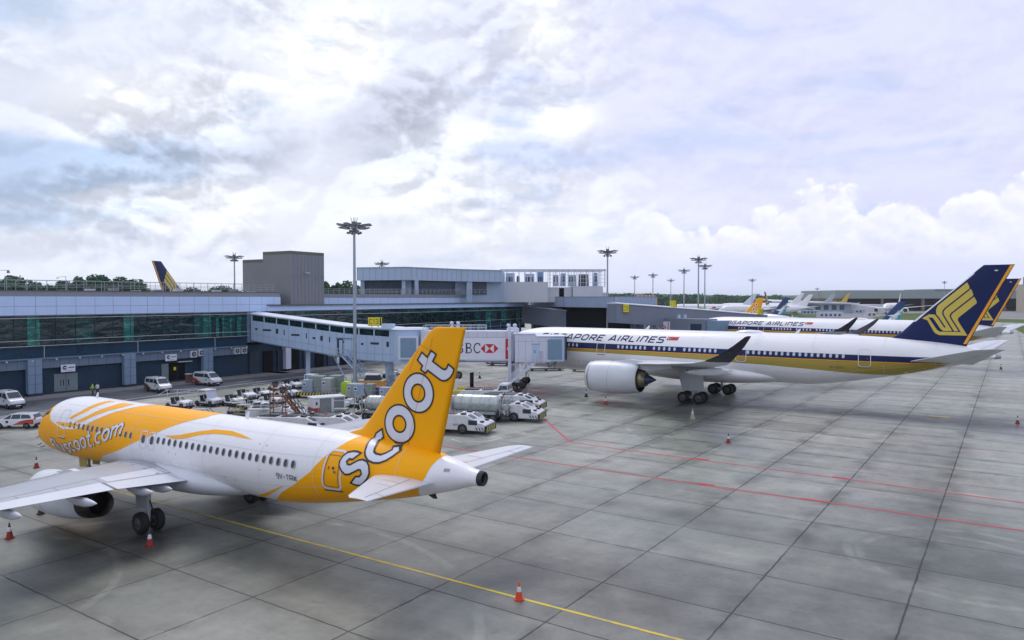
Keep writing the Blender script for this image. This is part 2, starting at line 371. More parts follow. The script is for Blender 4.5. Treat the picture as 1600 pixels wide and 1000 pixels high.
def yfin(Fn,s,z):
    l=seg_at(Fn['le'],z);r=seg_at(Fn['te'],z)
    if s<=l or s>=r or z>Fn['te'][-1][1]: return 0
    u=(s-l)/(r-l); tt=(z-Fn['te'][0][1])/(Fn['te'][-1][1]-Fn['te'][0][1]); th=Fn['t0']+(Fn['t1']-Fn['t0'])*tt
    return th*(1.48*math.sqrt(u)-.63*u-1.758*u*u+1.4215*u**3-.5075*u**4)/.5*1.0
def drape_a(s,z): return max(yfus(FUS_A,s,z),yfin(FIN_A,s,z))
FUS_B = [(-33.4,4.95,4.85,.05),(-33.1,5.55,4.3,.6),(-32.3,6.2,3.8,1.2),(-31,7.2,3.3,1.9),(-29.5,8.0,2.95,2.4),(-27.5,8.45,2.78,2.78),(-25,8.74,2.7,2.95),(-22,8.8,2.68,2.98),(12,8.78,2.68,2.98),(15,8.76,2.95,2.9),(18.6,8.7,3.6,2.65),(22.8,8.5,4.45,2.2),(26.7,8.15,5.4,1.5),(30,7.6,6.3,.75),(31.4,7.1,6.6,.35)]
FIN_B = dict(le=[(20.6,8.3),(21.9,8.6),(23.83,10.64),(29.11,15.54),(29.65,16.13),(30.2,16.6)], te=[(28.75,7.9),(32.97,16.62)], t0=.36, t1=.12)
def drape(T, Fn, side=1, eps=.012, only=None):
    def g(s, z):
        zc, h, w = fus(T, s); z = min(max(z, zc-h*.985), 1e9); yf = yfus(T, s, z); yn = yfin(Fn, s, z) if Fn else 0
        if only == 'fin' or yn > yf: return (-s, side*(yn+eps), z)
        ny, nz = yf/w**2, (z-zc)/h**2; q = sqrt(ny*ny+nz*nz)+1e-9
        return (-s, side*(yf+eps*ny/q), z+eps*nz/q)
    return g
def wrap(T, side=1, eps=.012):
    def g(s, th):
        zc, h, w = fus(T, s); y, c = sin(th), cos(th)
        return (-s, side*(w+eps)*y, zc+(h+eps)*c)
    return g
def th_of(T, s, z):
    zc, h, w = fus(T, s); return math.acos(max(-1, min(1, (z-zc)/h)))
def body(mb, T, m, n=56, ds=.45):
    S = sorted(set([r[0] for r in T]+[T[0][0]+k*.12 for k in range(12)])); st = []
    for a, b in zip(S, S[1:]):
        k = max(1, int(math.ceil((b-a)/(ds if b < 7 or b-a < 4 else 1.2)))) if b-a < 6 else 30
        st += [a+(b-a)*i/k for i in range(k)]
    st.append(S[-1]); R = []
    for s in st:
        zc, h, w = fus(T, s); R.append([(-s, w*sin(2*pi*i/n), zc+h*cos(2*pi*i/n)) for i in range(n)])
    mb.loft(R, m, caps=True)
UU = [0, .012, .05, .12, .22, .36, .52, .68, .8, .9, 1]
def yt(u): return 5*(.2969*sqrt(u)-.126*u-.3516*u*u+.2843*u**3-.1036*u**4)
def sec_at(secs, y):
    for a, b in zip(secs, secs[1:]):
        if a[0] <= y <= b[0]: t = (y-a[0])/(b[0]-a[0]); return [a[i]+(b[i]-a[i])*t for i in range(len(a))]
    return secs[-1] if y > secs[-1][0] else secs[0]
def wpt(secs, y, u, up=1, eps=0.):
    """point on the upper (up=1) or lower skin of a wing"""
    _, le, te, z, tc = sec_at(secs, abs(y)); c = te-le
    return (-(le+c*u), y, z+(yt(u)*tc*c*(.62 if up > 0 else -.38))+up*eps+(.02*c*sin(pi*u)))
def wing(mb, secs, side, m, sub=6):
    R = []; ys = []
    for a, b in zip(secs, secs[1:]):
        k = sub if b[0]-a[0] > 2 else 3; ys += [a[0]+(b[0]-a[0])*i/k for i in range(k)]
    ys.append(secs[-1][0])
    for y in ys: R.append([wpt(secs, side*y, u) for u in UU]+[wpt(secs, side*y, u, -1) for u in UU[-2:0:-1]])
    mb.loft(R, m, caps=True)
def wline(mb, secs, side, pts, w, m, eps=.012, up=1):
    """thin line over the skin through (y, u) points"""
    Q = []
    for (y0, u0), (y1, u1) in zip(pts, pts[1:]):
        k = 8; Q += [(y0+(y1-y0)*i/k, u0+(u1-u0)*i/k) for i in range(k)]
    Q.append(pts[-1]); V = [Vector(wpt(secs, side*y, u, up, eps)) for y, u in Q]; o = []
    for i, v in enumerate(V):
        d = (V[min(i+1, len(V)-1)]-V[max(i-1, 0)]).normalized(); a = Vector((-d.y, d.x, 0)).normalized()*w/2; o += [v-a, v+a]
    mb.add(o, [(2*i, 2*i+1, 2*i+3, 2*i+2) for i in range(len(V)-1)], m)
def wpanel(mb, secs, side, y0, y1, u0, u1, m, eps=.01):
    n = 10; o = []; nu = 4
    for i in range(n+1):
        for j in range(nu+1): o.append(wpt(secs, side*(y0+(y1-y0)*i/n), u0+(u1-u0)*j/nu, 1, eps))
    mb.add(o, [(i*(nu+1)+j, i*(nu+1)+j+1, (i+1)*(nu+1)+j+1, (i+1)*(nu+1)+j) for i in range(n) for j in range(nu)], m, True)
def fin_mesh(mb, Fn, m, n=14):
    z0, z1 = Fn['le'][0][1]-.5, Fn['te'][-1][1]; R = []
    zs = [z0+(z1-z0)*i/n for i in range(n)]+[z1-.25, z1-.1, z1-.03, z1]; zs = sorted(set(zs))
    for z in zs:
        l, r = seg_at(Fn['le'], z), seg_at(Fn['te'], z); k = 1 if z < z1-.02 else .25; t = max(0, min(1, (z-Fn['te'][0][1])/(z1-Fn['te'][0][1])))
        th = (Fn['t0']+(Fn['t1']-Fn['t0'])*t)*k
        def yy(u): return th*(1.48*sqrt(u)-.63*u-1.758*u*u+1.4215*u**3-.5075*u**4)/.5
        R.append([(-(l+(r-l)*u), yy(u), z) for u in UU]+[(-(l+(r-l)*u), -yy(u), z) for u in UU[-2:0:-1]])
    mb.loft(R, m, caps=True)
def window_row(parent, T, ss, z, w, h, mglass, mframe, s_ref=0., side=1, name='window', eps=.02, fr=.035):
    mb = MB(); D = drape(T, None, side, eps); D2 = drape(T, None, side, eps+.006)
    def sup(k, a, b): return [(s_ref+a*(abs(cos(t))**.8)*(1 if cos(t) > 0 else -1), z+b*(abs(sin(t))**.8)*(1 if sin(t) > 0 else -1)) for t in [2*pi*i/20 for i in range(20)]]
    if mframe: decal(mb, [sup(1, w/2+fr, h/2+fr)], mframe, D, .3, .15)
    decal(mb, [sup(1, w/2, h/2)], mglass, D2, .3, .15)
    o = mb.build(name, parent); out = []
    for i, s in enumerate(ss):
        c = o if i == 0 else o.copy()
        if i: COL.objects.link(c); c.parent = parent
        c.location = (-(s-s_ref), 0, 0)
        if isinstance(z, float) and i and False: pass
        out.append(c)
    return out
def door(parent, T, s0, z0, w, h, mline, lw=.07, fill=None, side=1, name='door', sill=True, eps=.03, lean=0.):
    mb = MB(); r = min(w, h)*.16
    P = [(s0-w/2+r, z0), (s0+w/2-r, z0), (s0+w/2, z0+r), (s0+w/2+lean, z0+h-r), (s0+w/2-r+lean, z0+h), (s0-w/2+r+lean, z0+h), (s0-w/2+lean, z0+h-r), (s0-w/2, z0+r)]
    if fill: decal(mb, [P], fill, drape(T, None, side, eps-.006), .4, .2)
    decal(mb, stroke(P, lw, True), mline, drape(T, None, side, eps), .4, .2)
    D = drape(T, None, side, eps+.01)
    decal(mb, [[(s0+w*.18, z0+h*.45), (s0+w*.3, z0+h*.45), (s0+w*.3, z0+h*.5), (s0+w*.18, z0+h*.5)]], 'line_dark', D)
    if sill: decal(mb, [[(s0-w/2, z0-lw*1.6), (s0+w/2, z0-lw*1.6), (s0+w/2, z0-lw*.6), (s0-w/2, z0-lw*.6)]], 'line_dark', D)
    return mb.build(name, parent)
def bogie_gear(parent, y, wheels, r, w, z_top, strut_r, name='main_landing_gear', x0=0., lean=0.):
    """strut object with wheels as children; wheels: list of (x, y) offsets"""
    mb = MB(); mb.cyl((x0, y, r), (x0, y+lean, z_top), strut_r*.7, strut_r, 'strut', 14)
    mb.cyl((x0, y, r*1.1), (x0, y, (z_top+r)/2), strut_r*.55, strut_r*.55, 'hub', 14)
    xs = sorted(set(q[0] for q in wheels)); ys = [q[1] for q in wheels]
    for x in xs: mb.cyl((x0+x, y+min(ys), r), (x0+x, y+max(ys), r), strut_r*.5, None, 'dark_metal', 10)
    if len(xs) > 1: mb.bar((x0+min(xs), y, r), (x0+max(xs), y, r), strut_r*1.3, strut_r*1.3, 'strut')
    mb.cyl((x0, y, z_top*.45), (x0+.9, y, z_top*.95), strut_r*.4, None, 'strut', 8)
    mb.bar((x0-.2, y, r*1.2), (x0-.5, y, z_top*.4), .06, .05, 'dark_metal'); mb.bar((x0-.5, y, z_top*.4), (x0-.12, y, z_top*.62), .06, .05, 'dark_metal')
    g = mb.build(name, parent)
    for x, yy_ in wheels: MB().wheel((x0+x, y+yy_, r), r, w, 'y').build('wheel', g)
    return g
def lower_text(mb, text, mapf, w, m, mo, ow, wd, pos):
    LO = {'f': (.62, [[(.72, 1.42), (.5, 1.5), (.3, 1.4), (.25, 1.15), (.25, 0)], [(0, .93), (.6, .93)]]), 'l': (.3, [[(.15, 1.5), (.15, 0)]]),
     'y': (.8, [[(.02, 1), (.38, .1)], [(.78, 1), (.38, .1), (.15, -.45)]]), '.': (.3, [[(.15, -.02), (.15, .22)]]),
     's': (.75, [[(.72, .82), (.5, .93), (.25, .9), (.13, .75), (.2, .6), (.55, .43), (.66, .28), (.55, .12), (.3, .05), (.05, .15)]]),
     'c': (.8, [arc(.46, .5, .38, .42, 55, 305)]), 'o': (.9, [arc(.45, .5, .38, .43, 0, 345, 15)+['c']]),
     't': (.62, [[(.27, 1.35), (.27, .25), (.36, .08), (.6, .08)], [(0, .92), (.58, .92)]]),
     'm': (1.4, [[(.1, 0), (.1, 1)], [(.12, .7), (.3, .88), (.5, .9), (.62, .75), (.62, 0)], [(.64, .7), (.8, .88), (1.02, .9), (1.15, .72), (1.15, 0)]])}
    tot = sum(LO[c][0]+.12 for c in text); x = 0; j = 0
    for ch in text:
        cw, st = LO[ch]
        for P in st:
            cl = P[-1] == 'c'; Q = [((x+p[0])/tot, p[1]) for p in (P[:-1] if cl else P)]
            Q = [(pos(q[0]), q[1]) for q in Q]
            Q = [(s_, wd(s_)[0]+(wd(s_)[1]-wd(s_)[0])*v) for s_, v in Q]
            decal(mb, stroke(Q, w+ow, cl, ext=ow/2), mo, mapf(.018+.001*j), .3, .3); decal(mb, stroke(Q, w, cl), m, mapf(.036+.001*j), .3, .3); j += 1
        x += cw+.12
# ---------------------------------------------------------------- orange and white airliner in front
def build_orange():
    T, Fn = FUS_A, FIN_A
    root = thing('airliner', 'white airliner with orange nose and orange lettered tail fin, parked nearest the camera', 'airliner', (-18.348, 44.139, 0), 2.571)
    mb = MB(); body(mb, T, 'plane_white')
    edge = [(1.2, 6.2), (1.03, 6.11), (.34, 5.94), (-.74, 5.61), (-1.83, 5.18), (-2.7, 4.79), (-3.9, 4.39), (-5.7, 3.7), (-8.31, 2.94), (-9.8, 2.35)]
    for sd in (1, -1):
        lo = [(s, th_of(T, s, z)) for s, z in edge]; lo[0] = (1.25, 0)
        A = lo+[(-10.6, 2.75), (-11.3, pi), (-18.95, pi), (-18.95, 0)]
        decal(mb, [A], 'orange', wrap(T, sd, .010), .3, .12)
        wl = [(-14.9, 5.05), (-14.35, 4.72), (-13.39, 4.52), (-12.48, 4.33), (-11.24, 4.43), (-10.26, 4.64), (-9.73, 4.88), (-8.54, 5.38), (-7.52, 5.77), (-6.5, 6.05), (-5.6, 6.21)]
        A = [(-15.5, 0), (-15.3, .6)]+[(s, th_of(T, s, z)) for s, z in wl]+[(-5.4, 0)]
        decal(mb, [A], 'plane_white', wrap(T, sd, .018), .3, .12)
        for Q in ([(-12.07, 5.09), (-11.26, 5.49), (-10.47, 6.03), (-10, 6.2), (-9.3, 6.2), (-9.83, 6.02), (-10.53, 5.59), (-11.74, 5.02)],
                  [(-11.25, 4.85), (-10.13, 5.33), (-8.71, 5.99), (-8.2, 6.19), (-6.9, 6.19), (-7.34, 6.03), (-8.84, 5.59), (-10.43, 4.94)],
                  [(-13.6, 4.72), (-12.3, 4.76), (-11.6, 4.8), (-10.3, 4.82), (-10.75, 4.66), (-11.6, 4.56), (-12.4, 4.5), (-13.3, 4.6)]):
            decal(mb, [[(s, th_of(T, s, z)) for s, z in Q]], 'orange', wrap(T, sd, .026), .3, .12)
        Q = [(-1.2, 4.97), (.25, 5.17), (1.72, 5.49), (2.93, 5.68), (4.29, 5.72), (5.2, 5.64), (6.3, 5.49), (5.2, 5.5), (4.48, 5.53), (3.16, 5.49), (1.89, 5.32), (.65, 5.0), (-.2, 4.9)]
        decal(mb, [[(s, th_of(T, s, z)) for s, z in Q]], 'orange', wrap(T, sd, .012), .3, .12)
        re = [(13.1, 6.17), (12.6, 5.82), (12.36, 5.64), (11.69, 5.03), (11.13, 4.43), (10.05, 3.71), (8.64, 2.98), (7.7, 2.4)]
        rr = [(17.25, 4.25), (17.71, 4.84), (18.0, 5.5)]
        A = [(13.1, 0)]+[(s, th_of(T, s, z)) for s, z in re]+[(6.2, pi), (16.7, pi)]+[(s, th_of(T, s, z)) for s, z in rr]+[(18.1, 0)]
        decal(mb, [A], 'orange', wrap(T, sd, .010), .3, .12)
        Q = [(5.6, 2.15), (6.8, 2.42), (8.0, 2.9), (9.2, 3.5), (8.2, 3.12), (6.9, 2.62), (6, 2.32)]
        decal(mb, [[(s, th_of(T, s, z)) for s, z in Q]], 'orange', wrap(T, sd, .012), .3, .12)
        # cockpit glazing
        for a, b, z0, z1 in ((-17.25, -16.55, 4.72, 5.15), (-16.45, -15.85, 4.78, 5.3), (-15.75, -15.3, 4.95, 5.35)):
            decal(mb, [[(a, th_of(T, a, z0)), (b, th_of(T, b, z0+.06)), (b, th_of(T, b, z1)), (a+.3, th_of(T, a+.3, z1-.12))]], 'glass_dark', wrap(T, sd, .032), .2, .1)
        decal(mb, [[(-17.45, .06), (-17.3, .95), (-16.75, .62), (-16.45, .06)]], 'glass_dark', wrap(T, sd, .032), .1, .1)
    # lettering along the nose and at the tail
    B = [(-14.9, 2.3), (-12.5, 2.72), (-10.6, 3.17), (-8.75, 3.6), (-6.72, 4.24), (-5.3, 4.82)]; X = [(-14.9, 3.05), (-12.5, 3.34), (-11, 3.72), (-10.14, 4.0), (-8.3, 4.5), (-6.77, 5.0), (-5.3, 5.46)]
    li = lambda P, s: P[0][1] if s <= P[0][0] else next((a[1]+(b[1]-a[1])*(s-a[0])/(b[0]-a[0]) for a, b in zip(P, P[1:]) if s <= b[0]), P[-1][1])
    lower_text(mb, 'flyscoot.com', lambda e: drape(T, None, 1, e), .165, 'letter_white', 'outline', .055, lambda s: (li(B, s), li(X, s)), lambda t: -14.7+9.35*t)
    L, wd = layout('9V-TRK', .15, .22)
    for lp, j in L: decal(mb, [[(8.76+p[0]/wd*1.47, 3.83+p[1]*.29) for p in l] for l in lp], 'line_dark', drape(T, None, 1, .04+.002*j), .4, .2)
    for lp, col, e in SCOOT_S: decal(mb, lp, col, drape(T, Fn, 1, e), .1, .08)
    for s in (-13.9, -9.2, -4.4, 2.6, 7.4, 11.3, 16.2): decal(mb, [[(s, .05), (s+.018, .05), (s+.018, 2.6), (s, 2.6)]], 'seam', wrap(T, 1, .032), 1, .12)
    for th in (.62, 1.12, 1.95): decal(mb, [[(-13.5, th), (12, th), (12, th+.008), (-13.5, th+.008)]], 'seam', wrap(T, 1, .032), .6, 1)
    mb.lathe([(-20.05, .36), (-20.3, .33), (-20.34, .27), (-20.1, .24)], 'dark_metal', 'x', 20, (0, 0, 4.9)); mb.lathe([(-20.12, .27), (-20.1, .001)], 'black', 'x', 20, (0, 0, 4.9))
    for s, z, w, h in ((18.55, 5.15, .28, .13), (5.2, 3.2, .07, .07), (4.3, 3.25, .07, .07), (-.6, 4.1, .07, .07), (0.1, 4.05, .07, .07), (7.6, 5.3, .06, .06), (7.0, 5.32, .06, .06), (7.5, 4.1, .07, .05)):
        decal(mb, [[(s, z), (s+w, z), (s+w, z+h), (s, z+h)]], 'line_grey', drape(T, None, 1, .014))
    fz = mb.build('fuselage', root)
    # belly fairing between the wings
    mb = MB(); R = []
    for i in range(25):
        t = i/24; s = -6.9+t*12.6; k = sin(pi*min(1, t*1.35)/1.35*1.0) if False else (sin(pi*t)**.45); w = 2.12+.42*k if k > 0 else 2.1; h = 1.05*k+.03
        R.append([(-s, w*k*sin(a)*(1-.05*cos(a))+0, 2.62+h*cos(a)) for a in [2*pi*q/32 for q in range(32)]])
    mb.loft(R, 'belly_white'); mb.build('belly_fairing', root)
    secs = [(0, -7.0, 1.6, 2.62, .15), (2.1, -6.1, 1.55, 2.78, .15), (6.6, -3.7, 2.0, 3.3, .125), (12.35, -.8, 3.1, 3.78, .11), (17.2, 1.75, 4.1, 4.15, .10), (17.55, 2.3, 4.15, 4.18, .05)]
    for sd in (1, -1):
        mb = MB(); wing(mb, secs, sd, 'wing_grey')
        for y0, y1, u0 in ((2.15, 6.5, .8), (6.7, 13.2, .76)): wpanel(mb, secs, sd, y0, y1, u0, 1, 'wing_light', .008)
        wpanel(mb, secs, sd, 2.3, 6.3, .62, .78, 'wing_light', .006)
        wpanel(mb, secs, sd, 2.3, 17, .0, .07, 'wing_light', .006)
        for P in ([(2.15, .8), (6.5, .8), (6.6, .8)], [(6.7, .76), (13.2, .76), (17, .76)], [(2.2, .62), (6.4, .62), (13, .66)], [(6.6, .62), (6.6, 1)], [(9, .66), (9, .76)], [(11, .66), (11, .76)], [(13.2, .64), (13.2, 1)], [(2.2, .15), (17, .15)]):
            wline(mb, secs, sd, P, .035, 'line_grey', .016)
        wline(mb, secs, sd, [(2.2, .9), (2.2, .995)], .12, 'line_dark', .018); wline(mb, secs, sd, [(6.62, .78), (6.62, .998)], .06, 'line_dark', .018)
        for k in range(4): wline(mb, secs, sd, [(3.1, .25+.17*k), (3.1, .25+.17*k+.012)], .2, 'red', .02)
        wline(mb, secs, sd, [(2.6, .18), (2.6, .95)], .05, 'line_grey', .018)
        w_ = mb.build('wing', root)
        for y, l in ((3.6, 2.4), (4.9, 2.6), (8.3, 3.0), (11.7, 2.6)):
            te = sec_at(secs, y)[2]; z = sec_at(secs, y)[3]; f = MB()
            f.loft([[(-(te-1.9+l*t), sd*y+.17*r*cos(a), z-.36+.1*t+(.30 if sin(a) < 0 else .16)*r*sin(a)) for a in [2*pi*q/14 for q in range(14)]] for t, r in ((0, .1), (.12, .6), (.35, 1), (.65, 1), (.85, .6), (1, .06))], 'wing_light', smooth=True)
            f.build('flap_fairing', w_)
        # engine with pylon
        e = MB(); c = (0, sd*6.0, 2.02)
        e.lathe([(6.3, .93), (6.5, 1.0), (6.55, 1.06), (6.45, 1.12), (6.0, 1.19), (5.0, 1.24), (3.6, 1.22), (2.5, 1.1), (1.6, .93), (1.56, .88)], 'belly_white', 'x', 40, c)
        e.lathe([(1.7, .92), (1.2, .84), (.5, .68), (.48, .64), (1.6, .7)], 'exhaust', 'x', 36, c); e.lathe([(1.55, .7), (1.5, .001)], 'black', 'x', 36, c)
        e.lathe([(6.3, .93), (5.4, .86), (5.3, .3), (5.9, .001)], 'dark_metal', 'x', 36, c); e.lathe([(6.56, 1.07), (6.6, 1.02), (6.5, .95), (6.3, .93)], 'steel', 'x', 40, c)
        e.lathe([(4.6, 1.246), (4.63, 1.246)], 'line_grey', 'x', 40, c)
        e.prism([(5.6, 3.1), (3.5, 3.55), (0.0, 3.35), (-.4, 3.05), (1.4, 2.7), (4.5, 2.9)], c[1]-.16, c[1]+.16, 'belly_white', 'y')
        e.build('engine', root)
    # fin
    mb = MB(); fin_mesh(mb, Fn, 'orange')
    D = drape(T, Fn, 1, .02, 'fin')
    for lp, col, ee in SCOOT_F: decal(mb, lp, col, drape(T, Fn, 1, ee), .3, .3)
    for P in ([(17.45, 11.2), (15.93, 5.9)], [(16.6, 10.9), (17.3, 10.6)], [(16.6, 10.85), (16.05, 9.6)], [(17.3, 10.6), (16.9, 9.3)]): decal(mb, stroke(P, .02), 'orange_line', D, .3, .3)
    mb.build('tail_fin', root)
    st = [(.3, 14.2, 18.0, 4.5, .1), (1.2, 14.75, 18.12, 4.6, .1), (5.9, 17.75, 19.1, 5.12, .09), (6.25, 18.15, 19.15, 5.16, .05)]
    for sd in (1, -1):
        mb = MB(); wing(mb, st, sd, 'wing_light')
        for P in ([(1.3, .68), (5.9, .68)], [(2.5, .3), (2.5, .68)], [(3.4, .3), (3.4, .68)], [(5.0, .68), (5.0, 1)]): wline(mb, st, sd, P, .03, 'line_grey', .012)
        mb.build('tailplane', root)
    # gear
    for y in (3.66, -3.66):
        g = bogie_gear(root, y, [(0, .46), (0, -.46)], .6, .4, 2.9, .15, lean=0)
        d = MB(); sg = 1 if y > 0 else -1
        d.prism([(-.35, 1.35), (.75, 1.35), (.95, 3.0), (-.35, 3.0)], y+sg*.22, y+sg*.27, 'wing_grey', 'y'); d.build('gear_door', g)
    g = bogie_gear(root, 0, [(0, .25), (0, -.25)], .39, .22, 2.3, .1, 'nose_landing_gear', 13.22)
    d = MB(); d.prism([(12.7, 1.45), (13.6, 1.35), (13.7, 2.1), (12.6, 2.1)], .42, .46, 'gold_band', 'y'); d.prism([(12.7, 1.45), (13.6, 1.35), (13.7, 2.1), (12.6, 2.1)], -.46, -.42, 'gold_band', 'y'); d.build('gear_door', g)
    # windows and doors
    ws = [-11.64+.545*k for k in range(14)]+[-3.14, -2.27]; ws = [s for s in ws if s < -4.3 or s > -3.3]+[-1.69+.555*k for k in range(22)]
    ws = [s for s in ws if abs(s+3.14) > .01 and abs(s+2.27) > .01]
    window_row(root, T, ws, 4.68, .22, .34, 'glass_dark', 'line_grey')
    window_row(root, T, [-3.19, -2.32], 4.62, .3, .44, 'glass_dark', 'line_grey', name='exit_window')
    for s in (-3.19, -2.32): door(root, T, s, 4.08, .62, .98, 'letter_white', .05, sill=False, name='emergency_exit', eps=.02)
    door(root, T, 12.45, 3.72, 1.1, 1.85, 'letter_white', .085, sill=True, lean=.2)
    mb = MB(); D = drape(T, None, 1, .04)
    P = [(12.0, 3.86), (12.85, 3.86), (13.0, 5.35), (12.2, 5.35)]; decal(mb, stroke(P, .03, True), 'line_dark', D, .3, .2)
    decal(mb, [[(12.62+.07*cos(a), 4.78+.08*sin(a)) for a in [i*pi/5 for i in range(10)]]], 'glass_dark', D); decal(mb, [[(12.3, 4.7), (12.36, 4.7), (12.36, 4.85), (12.3, 4.85)]], 'red', D)
    mb.build('door_panel', [c for c in root.children if c.name.startswith('door')][0])
    door(root, T, -12.7, 3.78, .9, 1.75, 'letter_white', .06, eps=.03)
    # aerials
    for s, z in ((-12.3, 6.18), (3.6, 6.2)):
        mb = MB(); mb.prism([(-s, z-.05), (-s-.35, z-.05), (-s-.42, z+.42), (-s-.3, z+.42)], -.02, .02, 'plane_white', 'y'); mb.build('antenna', root)
    for s, z, y in ((-15.9, 3.0, 1.8), (-15.3, 2.9, 1.9), (-16.6, 3.4, 1.6)):
        mb = MB(); mb.bar((-s, y, z), (-s, y+.2, z-.08), .04, .04, 'dark_metal'); mb.bar((-s, y+.2, z-.08), (-s+.18, y+.2, z-.08), .03, .03, 'dark_metal'); mb.build('probe', root)
    mb = MB(); mb.prism([(-17.0, 3.75), (-17.5, 3.85), (-17.62, 3.6), (-17.4, 3.58)], -.02, .02, 'dark_metal', 'y'); mb.build('drain_mast', root)
    return root
t_ = [(16.82, 10.5), (17.15, 10.28), (17.38, 10.6), (17.67, 10.43), (17.47, 10.1), (17.77, 9.92), (18.0, 9.78), (18.14, 9.74), (18.24, 9.8), (18.35, 10.0), (18.65, 9.79), (18.59, 9.58), (18.45, 9.39), (18.27, 9.26), (18.1, 9.21), (17.93, 9.23), (17.71, 9.35), (17.18, 9.66), (17.03, 9.51), (16.77, 9.68), (16.86, 9.87), (16.55, 10.12)]
o1, i1 = arc(16.6, 8.56, .89, .94, 0, 352, 44), arc(16.6, 8.55, .395, .42, 0, 345, 23)
o2, i2 = arc(15.46, 6.98, .92, .93, 0, 352, 44), arc(15.46, 6.98, .395, .405, 0, 345, 23)
c_ = [(14.37, 6.64), (14.47, 6.25), (14.31, 6.1), (14.5, 5.93), (14.57, 5.8), (14.66, 5.68), (14.83, 5.61), (15.13, 5.59), (15.36, 5.69), (15.52, 5.81), (15.44, 5.92), (15.73, 5.97), (15.98, 5.8), (15.77, 5.56), (15.53, 5.38), (15.2, 5.25), (14.89, 5.23), (14.54, 5.31), (14.3, 5.48), (14.16, 5.64), (14.09, 5.78), (14.0, 5.9), (13.84, 6.1), (13.98, 6.39)]
s_ = [(13.99, 5.57), (13.66, 5.27), (13.46, 5.28), (13.36, 5.16), (13.45, 5.04), (13.6, 5.03), (14.02, 5.27), (14.25, 5.32), (14.52, 5.25), (14.69, 5.08), (14.77, 4.76), (14.67, 4.52), (14.44, 4.28), (14.2, 4.11), (13.92, 4.1), (13.66, 4.18), (13.99, 4.53), (14.2, 4.55), (14.32, 4.68), (14.26, 4.85), (14.14, 4.86), (13.63, 4.6), (13.38, 4.56), (13.16, 4.7), (12.97, 4.91), (12.94, 5.14), (13.03, 5.37), (13.22, 5.54), (13.51, 5.61), (13.77, 5.61)]
rng = lambda P, w=.085: stroke(P, w, True)
SCOOT_F = [([t_], 'letter_white', .014), (rng(t_), 'outline', .03), ([o1, i1[::-1]], 'letter_white', .014), (rng(o1), 'outline', .024), (rng(i1), 'outline', .024), ([o2, i2[::-1]], 'letter_white', .014), (rng(o2), 'outline', .022), (rng(i2), 'outline', .022)]
SCOOT_S = [([c_], 'letter_white', .030), (rng(c_), 'outline', .038), ([s_], 'letter_white', .030), (rng(s_), 'outline', .038)]
build_orange()
BIRD = [(24.51, 10.83), (25.19, 11.28), (25.71, 11.27), (25.91, 11.1), (25.89, 11.41), (25.85, 11.8), (25.99, 12.19), (26.2, 12.42), (28.73, 14.79), (28.94, 14.33), (28.94, 14.1), (29.14, 13.99), (29.31, 13.49), (29.28, 13.3), (29.41, 13.19), (29.64, 12.7), (29.62, 12.51), (27.97, 10.94), (27.92, 10.74), (27.97, 10.55), (28.83, 9.02), (26.21, 9.01), (25.84, 9.19), (25.63, 9.46), (25.04, 10.62)]
BIRD_LINES = [[(28.98, 14.04), (26.74, 11.96), (26.55, 11.69), (26.51, 11.38), (26.62, 11.11), (27.54, 9.43)], [(29.33, 13.27), (27.35, 11.43), (27.21, 11.16), (27.29, 10.89), (28.1, 9.45)], [(25.77, 11.33), (26.08, 10.95), (26.74, 9.86)]]
BIRD_WEDGE = [(25.14, 10.95), (25.54, 10.92), (25.75, 10.63), (26.34, 9.67), (26.58, 9.48), (28.2, 9.49), (28.2, 9.4), (26.24, 9.4), (25.97, 9.59)]
